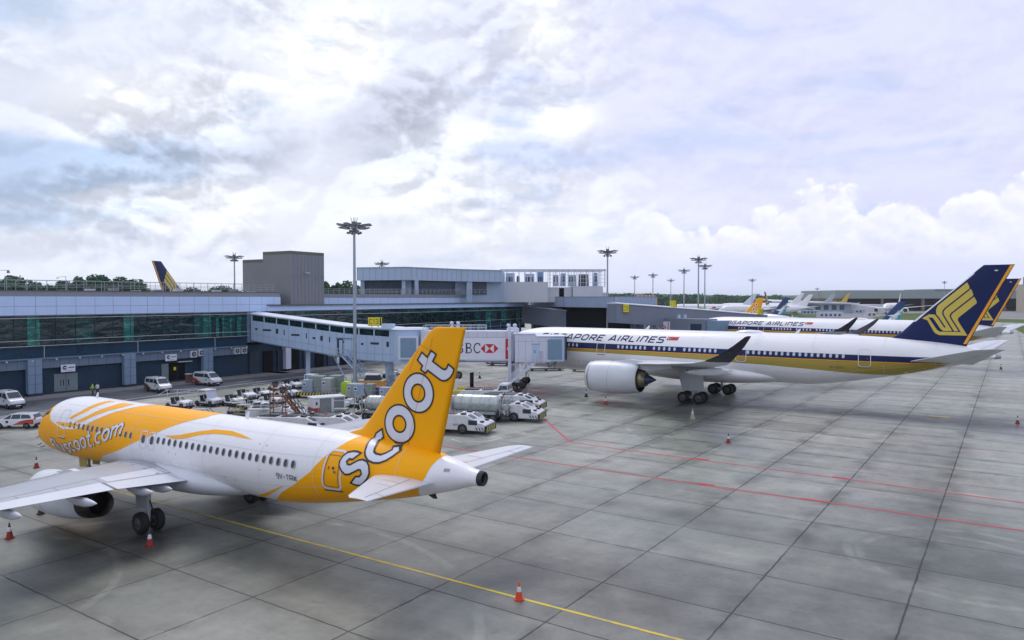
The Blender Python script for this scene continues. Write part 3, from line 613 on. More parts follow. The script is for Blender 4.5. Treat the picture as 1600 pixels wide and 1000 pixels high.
def sia(loc, yaw, label, main=True, name='airliner', text=True):
    T, Fn = FUS_B, FIN_B
    root = thing(name, label, 'airliner', loc, yaw)
    mb = MB(); body(mb, T, 'plane_white', 64 if main else 40, .7)
    zt = lambda s: 6.84-.0055*(s+20)
    for sd in ((1, -1) if main else (1,)):
        D = lambda e: drape(T, None, sd, e)
        S = [-31.5+i*2 for i in range(29)]
        top = [(s, min(6.84, 6.72) if False else zt(s)) for s in S]+[(26, 6.62), (28.5, 6.75), (30.2, 6.85)]
        bot = [(30.2, 6.62), (28.5, 6.3), (26.3, 5.98), (24, 5.97)]+[(s, 6.06-.0025*(s+20)) for s in S[::-1]]
        decal(mb, [top+bot], 'navy', D(.012), .8, .2)
        go = [(s, 5.94-.003*(s+20)) for s in S]+[(26, 5.82), (27.2, 5.85), (25.5, 5.2), (23.4, 4.66), (22, 4.42), (20, 4.42), (17.5, 4.5), (14, 4.72), (8.4, 5.0), (1, 5.2), (-5.6, 5.38), (-13, 5.5), (-20, 5.6), (-31.5, 5.7)]
        decal(mb, [go], 'gold_band', D(.012), .6, .15)
        for a, c, m_, e in ((6.06, 5.93, 'black', .018), (6.04, 5.955, 'sia_orange', .026)):
            decal(mb, [[(-31.5, a+.02), (26, a-.1), (28.6, a+.18), (28.4, c+.2), (26, c-.12), (-31.5, c)]], m_, D(e), .8, .3)
        for a, b, z0, z1 in ((-32.2, -31.4, 5.9, 6.25), (-31.3, -30.7, 5.95, 6.5), (-30.6, -30.1, 6.1, 6.6)):
            decal(mb, [[(a, z0), (b, z0), (b, z1), (a+.1, z1-.15)]], 'glass_dark', D(.03), .3, .15)
    L, wd = layout('SInGAPORE AIRLInES', .185, .30, shear=.32)
    if text:
        for lp, j in L: decal(mb, [[(-24.5+p[0]/wd*19.25, 7.14+p[1]*.84) for p in l] for l in lp], 'navy', drape(T, None, 1, .014+.003*j), .7, .2)
        D = drape(T, None, 1, .014); D2 = drape(T, None, 1, .022)
        decal(mb, [[(-4.85, 7.52), (-3.3, 7.52), (-3.15, 7.98), (-4.72, 7.98)]], 'red', D, .5, .2); decal(mb, [[(-4.87, 7.46), (-3.3, 7.46), (-3.3, 7.54), (-4.85, 7.54)]], 'letter_white', D2, .5, .2)
        cr = arc(-4.5, 7.76, .14, .13, 50, 310, 12)+arc(-4.44, 7.76, .1, .1, 300, 60, 10); decal(mb, [cr], 'letter_white', D2, .5, .2)
        for k in range(5): a = k*2*pi/5; decal(mb, [arc(-4.3+.06*sin(a), 7.76+.06*cos(a), .022, .022, 0, 300, 5)], 'letter_white', D2, .5, .2)
        L, wd = layout('9V-SMV', .16, .22)
        if main:
            for lp, j in L: decal(mb, [[(15.47+p[0]/wd*1.46, 4.97+p[1]*.32) for p in l] for l in lp], 'line_dark', drape(T, None, 1, .045+.002*j), .4, .2)
            for s in (-18, -17.2, -16.5): decal(mb, [[(s, 4.1), (s+.1, 4.1), (s+.1, 4.2), (s, 4.2)]], 'line_dark', D)
    if main:
        for s in (-26.5, -20, -12.5, -6, 0, 7, 13.5, 21, 26): decal(mb, [[(s, .05), (s+.03, .05), (s+.03, 1.05), (s, 1.05)], ], 'seam', wrap(T, 1, .03), 1, .12); decal(mb, [[(s, 1.9), (s+.03, 1.9), (s+.03, 2.8), (s, 2.8)], ], 'seam', wrap(T, 1, .03), 1, .12)
        for th in (.55, 2.1): decal(mb, [[(-28, th), (24, th), (24, th+.008), (-28, th+.008)]], 'seam', wrap(T, 1, .03), .8, 1)
    mb.lathe([(-31.3, .3), (-31.9, .2), (-31.92, .12)], 'steel', 'x', 14, (0, 0, 6.85), caps=True)
    mb.build('fuselage', root)
    mb = MB(); R = []
    for i in range(25):
        t = i/24; s = -12+t*23.5; k = sin(pi*t)**.5
        R.append([(-s, (3.2*k+.1)*sin(a), 3.55+(1.35*k+.03)*cos(a)) for a in [2*pi*q/32 for q in range(32)]])
    mb.loft(R, 'plane_white'); mb.build('belly_fairing', root)
    secs = [(0, -12, 4.0, 3.9, .12), (3, -10.6, 4.0, 4.15, .12), (10.8, -5.2, 4.6, 5.0, .105), (20, 1.8, 8.0, 6.0, .1), (29, 9.0, 12.3, 7.1, .09), (30, 10.6, 13.0, 7.45, .08)]
    wl = [(30, 10.6, 13.0, 7.45, .08), (30.9, 12.2, 13.8, 8.1, .07), (31.6, 13.7, 14.7, 9.0, .06), (31.95, 14.8, 15.3, 9.8, .05), (32.0, 15.05, 15.35, 9.9, .03)]
    for sd in (1, -1):
        mb = MB(); wing(mb, secs, sd, 'wing_light')
        for P in ([(3.2, .78), (10.8, .8), (29, .76)], [(10.8, .8), (10.8, 1)], [(22, .76), (22, 1)], [(3.5, .14), (29, .14)]): wline(mb, secs, sd, P, .05, 'line_grey', .016)
        w_ = mb.build('wing', root)
        m2 = MB(); R = []
        for y, le, te, z, tc in wl:
            R.append([(-(le+(te-le)*u), sd*(y-.0), z+yt(u)*tc*(te-le)*q+(te-le)*0) for q, UUs in ((.6, UU), (-.6, UU[-2:0:-1])) for u in UUs])
        m2.loft(R, 'winglet_dark'); m2.build('winglet', w_)
        for y, l in ((8.0, 5), (15, 4.6), (20.5, 4.), (25.5, 3.2)):
            te = sec_at(secs, y)[2]; z = sec_at(secs, y)[3]; f = MB()
            f.loft([[(-(te-l*.72+l*t), sd*y+.27*r*cos(a), z-.62+.22*t+(.42 if sin(a) < 0 else .3)*r*sin(a)) for a in [2*pi*q/14 for q in range(14)]] for t, r in ((0, .1), (.1, .6), (.35, 1), (.65, .95), (.88, .5), (1, .05))], 'wing_light')
            if y == 15: f.cyl((-(te-l*.72+l*.965), sd*y, z-.62+.21), (-(te-l*.72+l*1.02), sd*y, z-.62+.23), .17, .12, 'red', 10)
            f.build('flap_fairing', w_)
        c = (0, sd*10.5, 3.15)
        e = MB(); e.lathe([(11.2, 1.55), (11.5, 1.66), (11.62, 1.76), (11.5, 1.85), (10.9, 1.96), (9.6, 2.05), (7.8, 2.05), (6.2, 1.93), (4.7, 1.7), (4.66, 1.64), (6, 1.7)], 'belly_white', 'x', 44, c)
        e.lathe([(4.72, 1.63), (5.4, 1.6), (5.5, 1.05)], 'exhaust', 'x', 40, c); e.lathe([(5.6, 1.1), (4.6, 1.02), (3.9, .82), (3.88, .74), (4.2, .7)], 'engine_gold', 'x', 36, c)
        e.lathe([(4.2, .74), (4.1, .62), (3.5, .5), (2.6, .03), (2.58, .001)], 'engine_blue', 'x', 32, c)
        e.lathe([(11.62, 1.77), (11.66, 1.7), (11.5, 1.6), (11.2, 1.55)], 'steel', 'x', 44, c); e.lathe([(11.2, 1.55), (10.3, 1.5), (10.2, .5), (10.9, .001)], 'dark_metal', 'x', 40, c)
        e.lathe([(8.3, 2.056), (8.34, 2.056)], 'line_grey', 'x', 44, c); e.lathe([(11.28, 1.9), (11.05, 1.945)], 'steel', 'x', 44, c)
        e.prism([(10.2, 5.0), (6, 5.5), (1.0, 5.1), (.4, 4.75), (3.6, 4.15), (7, 4.8)], c[1]-.22, c[1]+.22, 'belly_white', 'y'); e.build('engine', root)
    mb = MB(); fin_mesh(mb, Fn, 'navy')
    D = lambda e: drape(T, Fn, 1, e, 'fin')
    for sd in (1, -1):
        DS = drape(T, Fn, sd, .02, 'fin')
        decal(mb, [[(31.93, 14.7), (32.92, 16.55), (32.55, 16.55), (28.45, 8.1), (28.78, 8.1)]], 'sia_orange', DS, .6, .6)
        decal(mb, [[(23.6, 10.45), (29.3, 15.75), (29.42, 15.72), (24.95, 11.5), (23.9, 10.45)]], 'wing_light', DS, .3, .3)
        if sd == 1 or main:
            E_ = lambda e: drape(T, Fn, sd, e, 'fin')
            decal(mb, [BIRD], 'gold', E_(.022), .6, .6)
            for l in BIRD_LINES: decal(mb, stroke(l, .14), 'navy', E_(.030), .6, .6)
            decal(mb, [BIRD_WEDGE], 'navy', E_(.030), .6, .6)
    mb.add([(-31.2, .2, 15.95), (-31.2, .2, 16.07), (-31.5, .2, 16.07), (-31.5, .2, 15.95)], [(0, 1, 2, 3)], 'letter_white')
    mb.build('tail_fin', root)
    st = [(.2, 22.6, 29.4, 5.85, .1), (2.0, 23.6, 29.6, 6.1, .1), (9.0, 30.0, 32.2, 8.0, .09), (9.6, 31.2, 32.5, 8.15, .05)]
    for sd in (1, -1):
        mb = MB(); wing(mb, st, sd, 'wing_light'); wline(mb, st, sd, [(1.5, .7), (9, .7)], .05, 'line_grey', .012)
        wline(mb, st, sd, [(1.5, .7), (9, .7)], .05, 'line_grey', .012, -1); mb.build('tailplane', root)
    for y in (5.3, -5.3):
        g = bogie_gear(root, y, [(a, c) for a in (-1.02, 1.02) for c in (-.72, .72)], .7, .5, 4.4, .26)
        d = MB(); sg = 1 if y > 0 else -1; d.add([(-1.4, y+sg*.5, 1.6), (1.2, y+sg*.5, 1.55), (1.9, y+sg*.35, 3.9), (-.9, y+sg*.35, 3.9)], [(0, 1, 2, 3)], 'strut')
        d.prism([(-1.6, 1.75), (1.0, 1.6), (1.5, 3.9), (-1.5, 3.9)], y+sg*.52, y+sg*.58, 'strut', 'y'); d.build('gear_door', g)
    g = bogie_gear(root, 0, [(0, .35), (0, -.35)], .52, .3, 3.2, .15, 'nose_landing_gear', 28.7)
    if main or text:
        ws = [-19.4, -18.72, -18.08]+[-11.6+.655*k for k in range(7)]+[-6.35+.718*k for k in range(5)]+[-2.13+.68*k for k in range(7)]+[8.77-.68*k for k in range(4, 0, -1)]+[8.77+.68*k for k in range(13)]
        window_row(root, T, ws, 6.44, .32, .46, 'lilac_window', None, fr=.02)
        for s, z, h in ((-14.25, 5.35, 1.75), (5.2, 5.25, 1.8), (19.1, 5.3, 1.95)): door(root, T, s, z, 1.25, h, 'letter_white', .07)
        for i, s in enumerate((10.8, -9)):
            mb = MB(); mb.prism([(-s, 8.74), (-s-.5, 8.74), (-s-.72, 9.3), (-s-.5, 9.3)], -.03, .03, 'plane_white', 'y'); mb.build('antenna', root)
        mb = MB(); R = [[(-(3.4+4*t), .75*k*cos(a), 8.72+.36*k*max(0, sin(a))) for a in [2*pi*q/16 for q in range(16)]] for t, k in ((0, .1), (.2, .8), (.5, 1), (.8, .8), (1, .1))]
        mb.loft(R, 'plane_white'); mb.build('satellite_dome', root)
    return root
sia((25.676, 96.551, 0), 2.531, 'large white airliner with blue band and dark blue bird tail, docked at the advert bridge')
def ground_mat():
    m = bpy.data.materials.new('apron_concrete'); m.use_nodes = True; b = NB(m.node_tree); p = m.node_tree.nodes['Principled BSDF']; MATS['apron'] = m
    oc = b.n('ShaderNodeTexCoord').outputs['Object']; x, y = b.xyz(oc)[:2]
    t = radians(56)
    K = lambda v, k: b.m('MULTIPLY', v, k)
    # across the long joints, and across the cross joints
    u = b.m('ADD', K(x, -sin(t)), K(y, cos(t))); v = b.m('ADD', K(x, -cos(t)), K(y, -sin(t)))
    wob = K(b.m('SUBTRACT', b.noise(oc, .9, 3), .5), .10)
    def joint(c, off, sp, w, wmin):
        q = b.m('DIVIDE', b.m('SUBTRACT', b.m('ADD', c, wob), off), sp); f = b.m('ABSOLUTE', b.m('SUBTRACT', q, b.m('ROUND', q)))
        return K(f, sp), b.m('ROUND', q), b.m('FLOOR', q)
    du, ru, cu = joint(u, 3.45, 5.95, 0, 0); dv, rv, cv_ = joint(v, -30.2, 5.02, 0, 0)
    cell = b.n('ShaderNodeTexWhiteNoise', noise_dimensions='3D'); b.put(cell.inputs['Vector'], b.comb(cu, cv_, 0.)); cr = cell.outputs['Value']
    strip = b.n('ShaderNodeTexWhiteNoise', noise_dimensions='1D'); b.put(strip.inputs['W'], ru)
    n1 = b.noise(oc, .09, 7, .62); n2 = b.noise(oc, .5, 7, .6); n3 = b.noise(oc, 3.2, 7, .72)
    ruv = b.comb(K(u, 1.), K(v, .18), 0.); ns = b.noise(ruv, .9, 6, .6)      # smears along the slabs
    ruv2 = b.comb(K(u, .12), K(v, 1.), 0.); nc = b.noise(ruv2, .5, 6, .62)
    base = b.m('ADD', .232, K(b.m('SUBTRACT', n1, .5), .20)); base = b.m('ADD', base, K(b.m('SUBTRACT', n2, .5), .22)); base = b.m('ADD', base, K(b.m('SUBTRACT', cr, .5), .07))
    base = b.m('ADD', base, K(b.m('SUBTRACT', n3, .5), .16)); base = b.m('ADD', base, K(b.m('SUBTRACT', nc, .5), .22)); base = b.m('ADD', base, K(b.m('SUBTRACT', ns, .5), .12))
    def blob(cx, cy, rx, ry, ang=56):
        a = radians(ang); X = b.m('SUBTRACT', x, cx); Y = b.m('SUBTRACT', y, cy)
        U = b.m('DIVIDE', b.m('ADD', K(X, cos(a)), K(Y, sin(a))), rx); V = b.m('DIVIDE', b.m('ADD', K(X, -sin(a)), K(Y, cos(a))), ry)
        return b.m('EXPONENT', K(b.m('ADD', b.m('MULTIPLY', U, U), b.m('MULTIPLY', V, V)), -1))
    st = None
    for q, k in STAINS_SHADE:
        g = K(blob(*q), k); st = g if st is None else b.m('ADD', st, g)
    stain_shade = b.m('MULTIPLY', st, b.ss(b.noise(oc, .28, 7, .65), .25, .7, .35, 1.15))
    base = b.m('MULTIPLY', base, b.m('SUBTRACT', 1., b.m('MINIMUM', stain_shade, .8)))
    base = b.m('MULTIPLY', base, b.ss(b.m('ADD', y, K(x, .45)), 20, 80, .68, 1.10))      # base tone gets darker towards the near left
    # pale scuffs
    sc = b.noise(b.vm('ADD', ruv2, b.vm('SCALE', b.noise(oc, .1, 2, out=1), None, 3.)), .8, 5, .7); base = b.m('ADD', base, b.ss(sc, .60, .78, 0, .10))
    sp = b.noise(oc, 1.1, 6, .68); base = b.m('MULTIPLY', base, b.m('SUBTRACT', 1., b.ss(sp, .60, .72, 0, .35)))
    for cx, cy, rr in ARCS:
        q = b.m('SUBTRACT', b.vm('DISTANCE', oc, (cx, cy, 0.)), rr); tr = b.ss(b.m('ABSOLUTE', b.m('ADD', q, K(b.m('SUBTRACT', n2, .5), .5))), .12, .3, .06, 0); base = b.m('ADD', base, b.m('MULTIPLY', tr, b.ss(b.noise(oc, .25, 3), .4, .6)))
    # tar in the joints with dirt beside it
    jn = b.noise(oc, .35, 4, .6); jn2 = b.noise(oc, 2.2, 4, .6)
    k1 = b.m('MULTIPLY', b.ss(du, .015, b.m('ADD', .015, K(jn2, .11)), 1, 0), b.ss(jn, .3, .55, .55, 1.)); k2 = b.m('MULTIPLY', b.ss(dv, .02, b.m('ADD', .04, K(jn2, .04)), 1, 0), b.ss(jn, .25, .5, .35, .95))
    dirt = b.m('MAXIMUM', b.m('MULTIPLY', b.ss(du, .03, 1.5, .62, 0), b.ss(b.m('ADD', K(jn, .6), K(n2, .4)), .42, .62)), b.m('MULTIPLY', b.ss(dv, .03, .9, .42, 0), b.ss(b.m('ADD', K(jn, .5), K(n2, .5)), .42, .62)))
    base = b.m('MULTIPLY', base, b.m('SUBTRACT', 1., dirt)); j = b.m('MAXIMUM', k1, k2)
    base = b.m('MAXIMUM', base, .022)
    hue = b.mix(b.ss(b.noise(oc, .045, 4, .6), .3, .7), (.97, 1.07, .91), (1.07, 1.04, .94))
    col = b.vm('SCALE', hue, None, base); col = b.mix(b.m('MULTIPLY', j, .97), col, (.008, .009, .009))
    col = b.mix(b.ss(b.noise(oc, .7, 5, .6), .55, .75, 0, .12), col, (.10, .125, .08))
    b.put(p.inputs['Base Color'], col)
    b.put(p.inputs['Roughness'], b.m('ADD', b.lin(n1, .35, .65, .36, .55), K(j, .2))); p.inputs['Specular IOR Level'].default_value = .65
    bn = b.n('ShaderNodeBump'); bn.inputs['Strength'].default_value = .25; bn.inputs['Distance'].default_value = .02
    b.put(bn.inputs['Height'], b.m('SUBTRACT', K(n3, .4), j)); b.put(p.inputs['Normal'], bn.outputs[0])
def bl(px, py, rx, ry, k, ang=146):
    q = gp(px, py); return ((q.x, q.y, rx, ry, ang), k)
STAINS_SHADE = [bl(150, 815, 5, 2.5, .45), bl(235, 830, 9, 3, .45), bl(560, 830, 9, 2.5, .35), bl(760, 890, 5, 3.5, .35), bl(330, 900, 7, 3, .25), bl(200, 870, 8, 3.5, .25), bl(1030, 935, 5, 1.5, .3, 56),  # oil stains, plus contact shade under the airliners darkened into the concrete
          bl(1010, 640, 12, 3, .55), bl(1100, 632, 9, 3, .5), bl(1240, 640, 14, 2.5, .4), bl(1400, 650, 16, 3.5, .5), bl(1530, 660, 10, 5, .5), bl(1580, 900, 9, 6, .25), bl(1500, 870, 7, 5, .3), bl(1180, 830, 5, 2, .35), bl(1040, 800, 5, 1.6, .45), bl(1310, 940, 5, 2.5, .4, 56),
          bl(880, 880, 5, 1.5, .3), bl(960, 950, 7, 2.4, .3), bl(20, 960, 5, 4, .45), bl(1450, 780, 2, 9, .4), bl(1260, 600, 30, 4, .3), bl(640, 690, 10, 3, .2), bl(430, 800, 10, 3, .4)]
ARCS = [(gp(1500, 880).x, gp(1500, 880).y, 4.5), (gp(1500, 880).x+.6, gp(1500, 880).y, 5.6), (gp(100, 900).x-6, gp(100, 900).y-3, 9.), (gp(600, 960).x-12, gp(600, 960).y-2, 16), (gp(1150, 700).x+18, gp(1150, 700).y+8, 26)]
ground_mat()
def grass_mat(name, c1, c2, sc=.05):
    m = bpy.data.materials.new(name); m.use_nodes = True; b = NB(m.node_tree); p = m.node_tree.nodes['Principled BSDF']; MATS[name] = m
    oc = b.n('ShaderNodeTexCoord').outputs['Object']; n = b.noise(oc, sc, 8, .65)
    b.put(p.inputs['Base Color'], b.mix(b.ss(n, .35, .65), c1, c2)); p.inputs['Roughness'].default_value = .9; p.inputs['Specular IOR Level'].default_value = .1
grass_mat('grass', (.06, .115, .02), (.12, .15, .045)); grass_mat('far_land', (.05, .09, .05), (.10, .13, .10), .006); grass_mat('taxiway', (.22, .22, .22), (.28, .28, .28), .02); grass_mat('asphalt', (.085, .095, .105), (.14, .15, .165), .12)
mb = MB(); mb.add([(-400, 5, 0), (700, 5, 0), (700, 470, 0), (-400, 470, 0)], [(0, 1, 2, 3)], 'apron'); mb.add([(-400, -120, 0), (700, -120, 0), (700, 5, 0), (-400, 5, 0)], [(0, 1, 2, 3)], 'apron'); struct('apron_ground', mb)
mb = MB(); mb.add([(-6000, -2000, -.3), (8000, -2000, -.3), (8000, 9000, -.3), (-6000, 9000, -.3)], [(0, 1, 2, 3)], 'far_land'); struct('far_ground', mb)
def flat(name, polys, m, z): 
    mb = MB()
    for P in polys:
        tr = tessellate_polygon([[Vector((p[0], p[1], 0)) for p in P]]); mb.add([(p[0], p[1], z) for p in P], [tuple(t) for t in tr], m)
    return struct(name, mb)
def gl(name, lines, w, m, z=.008, col=None):
    mb = MB(); k = 0
    for P in lines:
        Q = [gp(*p) for p in P]
        for lp in [stroke([(q.x, q.y) for q in Q], w)]:
            tr = tessellate_polygon([[Vector((p[0], p[1], 0)) for p in l] for l in lp]); V = [p for l in lp for p in l]
            mb.add([(p[0], p[1], z+.0015*k) for p in V], [tuple(t) for t in tr], m)
        k = (k+1) % 4
    return struct(name, mb)
def wornmat(name, col, wear=.5, sc=1.4, under=(.2, .2, .2)):
    m = bpy.data.materials.new(name); m.use_nodes = True; b = NB(m.node_tree); p = m.node_tree.nodes['Principled BSDF']; MATS[name] = m
    oc = b.n('ShaderNodeTexCoord').outputs['Object']; n = b.noise(oc, sc, 7, .7)
    b.put(p.inputs['Base Color'], b.mix(b.ss(n, .42, .66, 0, wear), col, under)); p.inputs['Roughness'].default_value = .6
wornmat('mark_yellow', (.62, .46, .02), .55); wornmat('mark_red', (.52, .03, .045), .6, under=(.3, .12, .12)); wornmat('mark_white', (.66, .67, .70), .4); wornmat('mark_cream', (.42, .40, .28), .6)
gl('lead_in_line', [[(100, 746), (195, 771.5), (800, 931.5), (1063, 1000), (1400, 1088)]], .17, 'mark_yellow')
gl('lead_in_line', [[(1430, 648.5), (1501, 653.4), (1590, 660.5), (1700, 668)]], .22, 'mark_cream')
gl('lead_in_arrow', [[(1452, 650), (1485, 652.6)]], .7, 'mark_yellow', .02)
gl('stand_boundary_line', [[(812, 620), (826.6, 633.7), (891, 691), (1000, 706), (1600, 785.6), (1750, 806)]], .2, 'mark_red')
gl('stand_boundary_line', [[(560, 672), (700, 698), (812.5, 715.3), (1150, 766), (1296, 785.6), (1459, 809), (1600, 829.5), (1760, 853)]], .2, 'mark_red')
gl('stand_boundary_line', [[(0, 787.5), (12, 788.5)]], .9, 'mark_red')
gl('red_paint_patch', [[(930, 629), (975, 629.5)], [(937, 630.5), (965, 631.5)]], .5, 'mark_red', .012)
gl('vehicle_bay_line', [[(705, 686), (720, 690.5), (762, 689.5), (822, 677), (744, 664)], [(740, 679), (758, 682)], [(765, 681), (785, 684)], [(1000, 567), (1001, 567)]], .1, 'mark_white')
gl('red_paint_splash', [[(1080, 715.5), (1108, 719)], [(1300, 745), (1331, 749)], [(1092, 755.5), (1116, 758.5)], [(1250, 779), (1296, 785)]], .3, 'mark_red', .016)
gl('bridge_hatching', [[(735+9*k, 598+1.2*k), (760+11*k, 622-.6*k)] for k in range(11)]+[[(650+12*k, 603+2.0*k), (775+9*k, 596+2.2*k)] for k in range(4)]+[[(822-3*k, 606+1.9*k), (890-6.5*k, 604+2.6*k)] for k in range(8)]+[[(720-2*k, 604+3*k), (760+5*k, 614+2.6*k)] for k in range(5)], .13, 'mark_red', .012)
P = [gp(*q) for q in [(640, 600), (735, 597), (800, 600), (884, 606), (884, 611), (815, 626), (700, 632), (600, 625)]]; flat('bridge_hatching_patch', [[(p.x, p.y) for p in P]], 'red_tint', .005) if False else None
gl('road_edge_line', [[(-30, 656), (0, 651), (180, 627), (245, 618), (330, 606), (420, 595), (560, 577)], [(60, 646), (90, 641.5)], [(196, 633), (260, 624)], [(270, 622), (312, 615.5)], [(225, 628), (268, 622)], [(370, 598), (395, 594.5)], [(400, 597), (450, 591.5)], [(395, 601), (440, 596)], [(410, 604), (470, 597)], [(430, 606), (480, 600)], [(404, 617), (420, 621)], [(446, 619), (478, 621)], [(450, 626), (480, 631)]], .2, 'mark_white')
gl('crossing_stripes', [[(862+3.2*k, 592+2.2*k), (888+4*k, 589.5+2.4*k)] for k in range(6)]+[[(735, 571+1.8*k), (790, 568+1.8*k)] for k in range(5)]+[[(1010+4*k, 560+k), (1012+4*k, 561+k)] for k in range(1)], .18, 'mark_white')
# ---------------------------------------------------------------- terminal
mat('panel_white', (.50, .65, .90), .35, var=.04, scale=.3, streak=.15); mat('panel_joint', (.16, .19, .25), .6); mat('parapet_grey', (.24, .255, .29), .6, var=.06, scale=.5)
mat('spandrel', (.008, .042, .085), .3, spec=.3, var=.25, scale=.25); mat('wall_blue', (.017, .045, .078), .55, spec=.25, var=.15, scale=.4, streak=.25); mat('wall_blue_dark', (.010, .026, .048), .5, var=.2, scale=.5)
mat('band_grey', (.13, .19, .265), .5, var=.08, scale=.5, streak=.15); mat('column_blue', (.18, .26, .37), .45, var=.08, scale=.6, streak=.3); mat('door_grey', (.17, .215, .23), .5, var=.1); mat('rail_white', (.5, .56, .6), .4)
mat('kerb', (.22, .22, .21), .8, var=.15, scale=1); mat('tower_clad', (.20, .21, .23), .5, var=.07, scale=.3, streak=.2); mat('tower_trim', (.115, .13, .095), .6); mat('lip_brown', (.10, .10, .09), .6)
mat('bridge_paint', (.42, .54, .72), .4, var=.06, scale=.5, streak=.22); mat('bridge_roof', (.60, .65, .75), .45, var=.05, scale=.5); mat('bridge_joint', (.17, .22, .29), .6); mat('bridge_panel', (.17, .27, .38), .4, var=.06)
mat('bridge_white', (.60, .63, .74), .38, var=.04, scale=.5, streak=.18); mat('louvre', (.025, .035, .05), .6); mat('corridor_grey', (.17, .195, .255), .5, var=.08, scale=.4, streak=.2); mat('band_blue', (.30, .38, .52), .5, var=.05, scale=.3, streak=.15)
mat('grey_building', (.38, .48, .62), .5, var=.05, scale=.3, streak=.2); mat('recess_blue', (.03, .06, .10), .3, var=.2); mat('white_building', (.55, .57, .62), .6, var=.06, scale=.2, streak=.2); mat('frame_white', (.55, .58, .62), .5); mat('blue_box', (.16, .27, .52), .5); mat('dark_void', (.008, .010, .011), .8, spec=.1)
def glass_mat():
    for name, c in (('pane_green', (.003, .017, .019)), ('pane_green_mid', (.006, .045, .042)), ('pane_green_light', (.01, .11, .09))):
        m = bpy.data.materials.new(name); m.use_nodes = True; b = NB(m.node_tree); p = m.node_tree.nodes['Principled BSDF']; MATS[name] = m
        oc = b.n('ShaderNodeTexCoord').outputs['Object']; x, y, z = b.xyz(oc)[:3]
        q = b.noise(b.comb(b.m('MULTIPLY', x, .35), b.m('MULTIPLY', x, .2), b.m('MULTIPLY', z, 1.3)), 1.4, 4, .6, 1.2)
        b.put(p.inputs['Base Color'], b.mix(b.ss(q, .5, .64), c, tuple(v*2.6+.008 for v in c))); p.inputs['Roughness'].default_value = .07; p.inputs['Specular IOR Level'].default_value = .6  # lighter wavy bands are reflections painted into the base colour
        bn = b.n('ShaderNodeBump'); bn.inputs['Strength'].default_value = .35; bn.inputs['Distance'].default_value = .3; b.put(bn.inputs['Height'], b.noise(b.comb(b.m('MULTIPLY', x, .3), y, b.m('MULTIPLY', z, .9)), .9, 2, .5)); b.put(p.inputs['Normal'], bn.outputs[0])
glass_mat()
BAY = 12.7; MO = BAY/5
def pane(parent, x0, x1, z0, z1, m, y=.12):
    mb = MB(); t = random.uniform(-.015, .015); t2 = random.uniform(-.01, .01)
    mb.add([(x0+.035, y+t, z0), (x1-.035, y-t, z0), (x1-.035, y-t+t2, z1), (x0+.035, y+t+t2, z1)], [(0, 1, 2, 3)], m); return mb.build('window', parent)
def panel_joints(mb, x0, x1, st, z0, z1, m='panel_joint', y=0., w=.045):
    x = x0
    while x < x1: mb.box(x-w/2, y-.004, z0, x+w/2, y+.02, z1, m); x += st
def rail(mb, x0, x1, y, z0, h=1.1, st=1.5, m='rail_white', bars=3, r=.02):
    x = x0
    while x <= x1+.01: mb.box(x-r, y-r, z0, x+r, y+r, z0+h, m); x += st
    for k in range(bars): zz = z0+h*(k+1)/bars; mb.box(x0, y-r, zz-r, x1, y+r, zz+r, m)
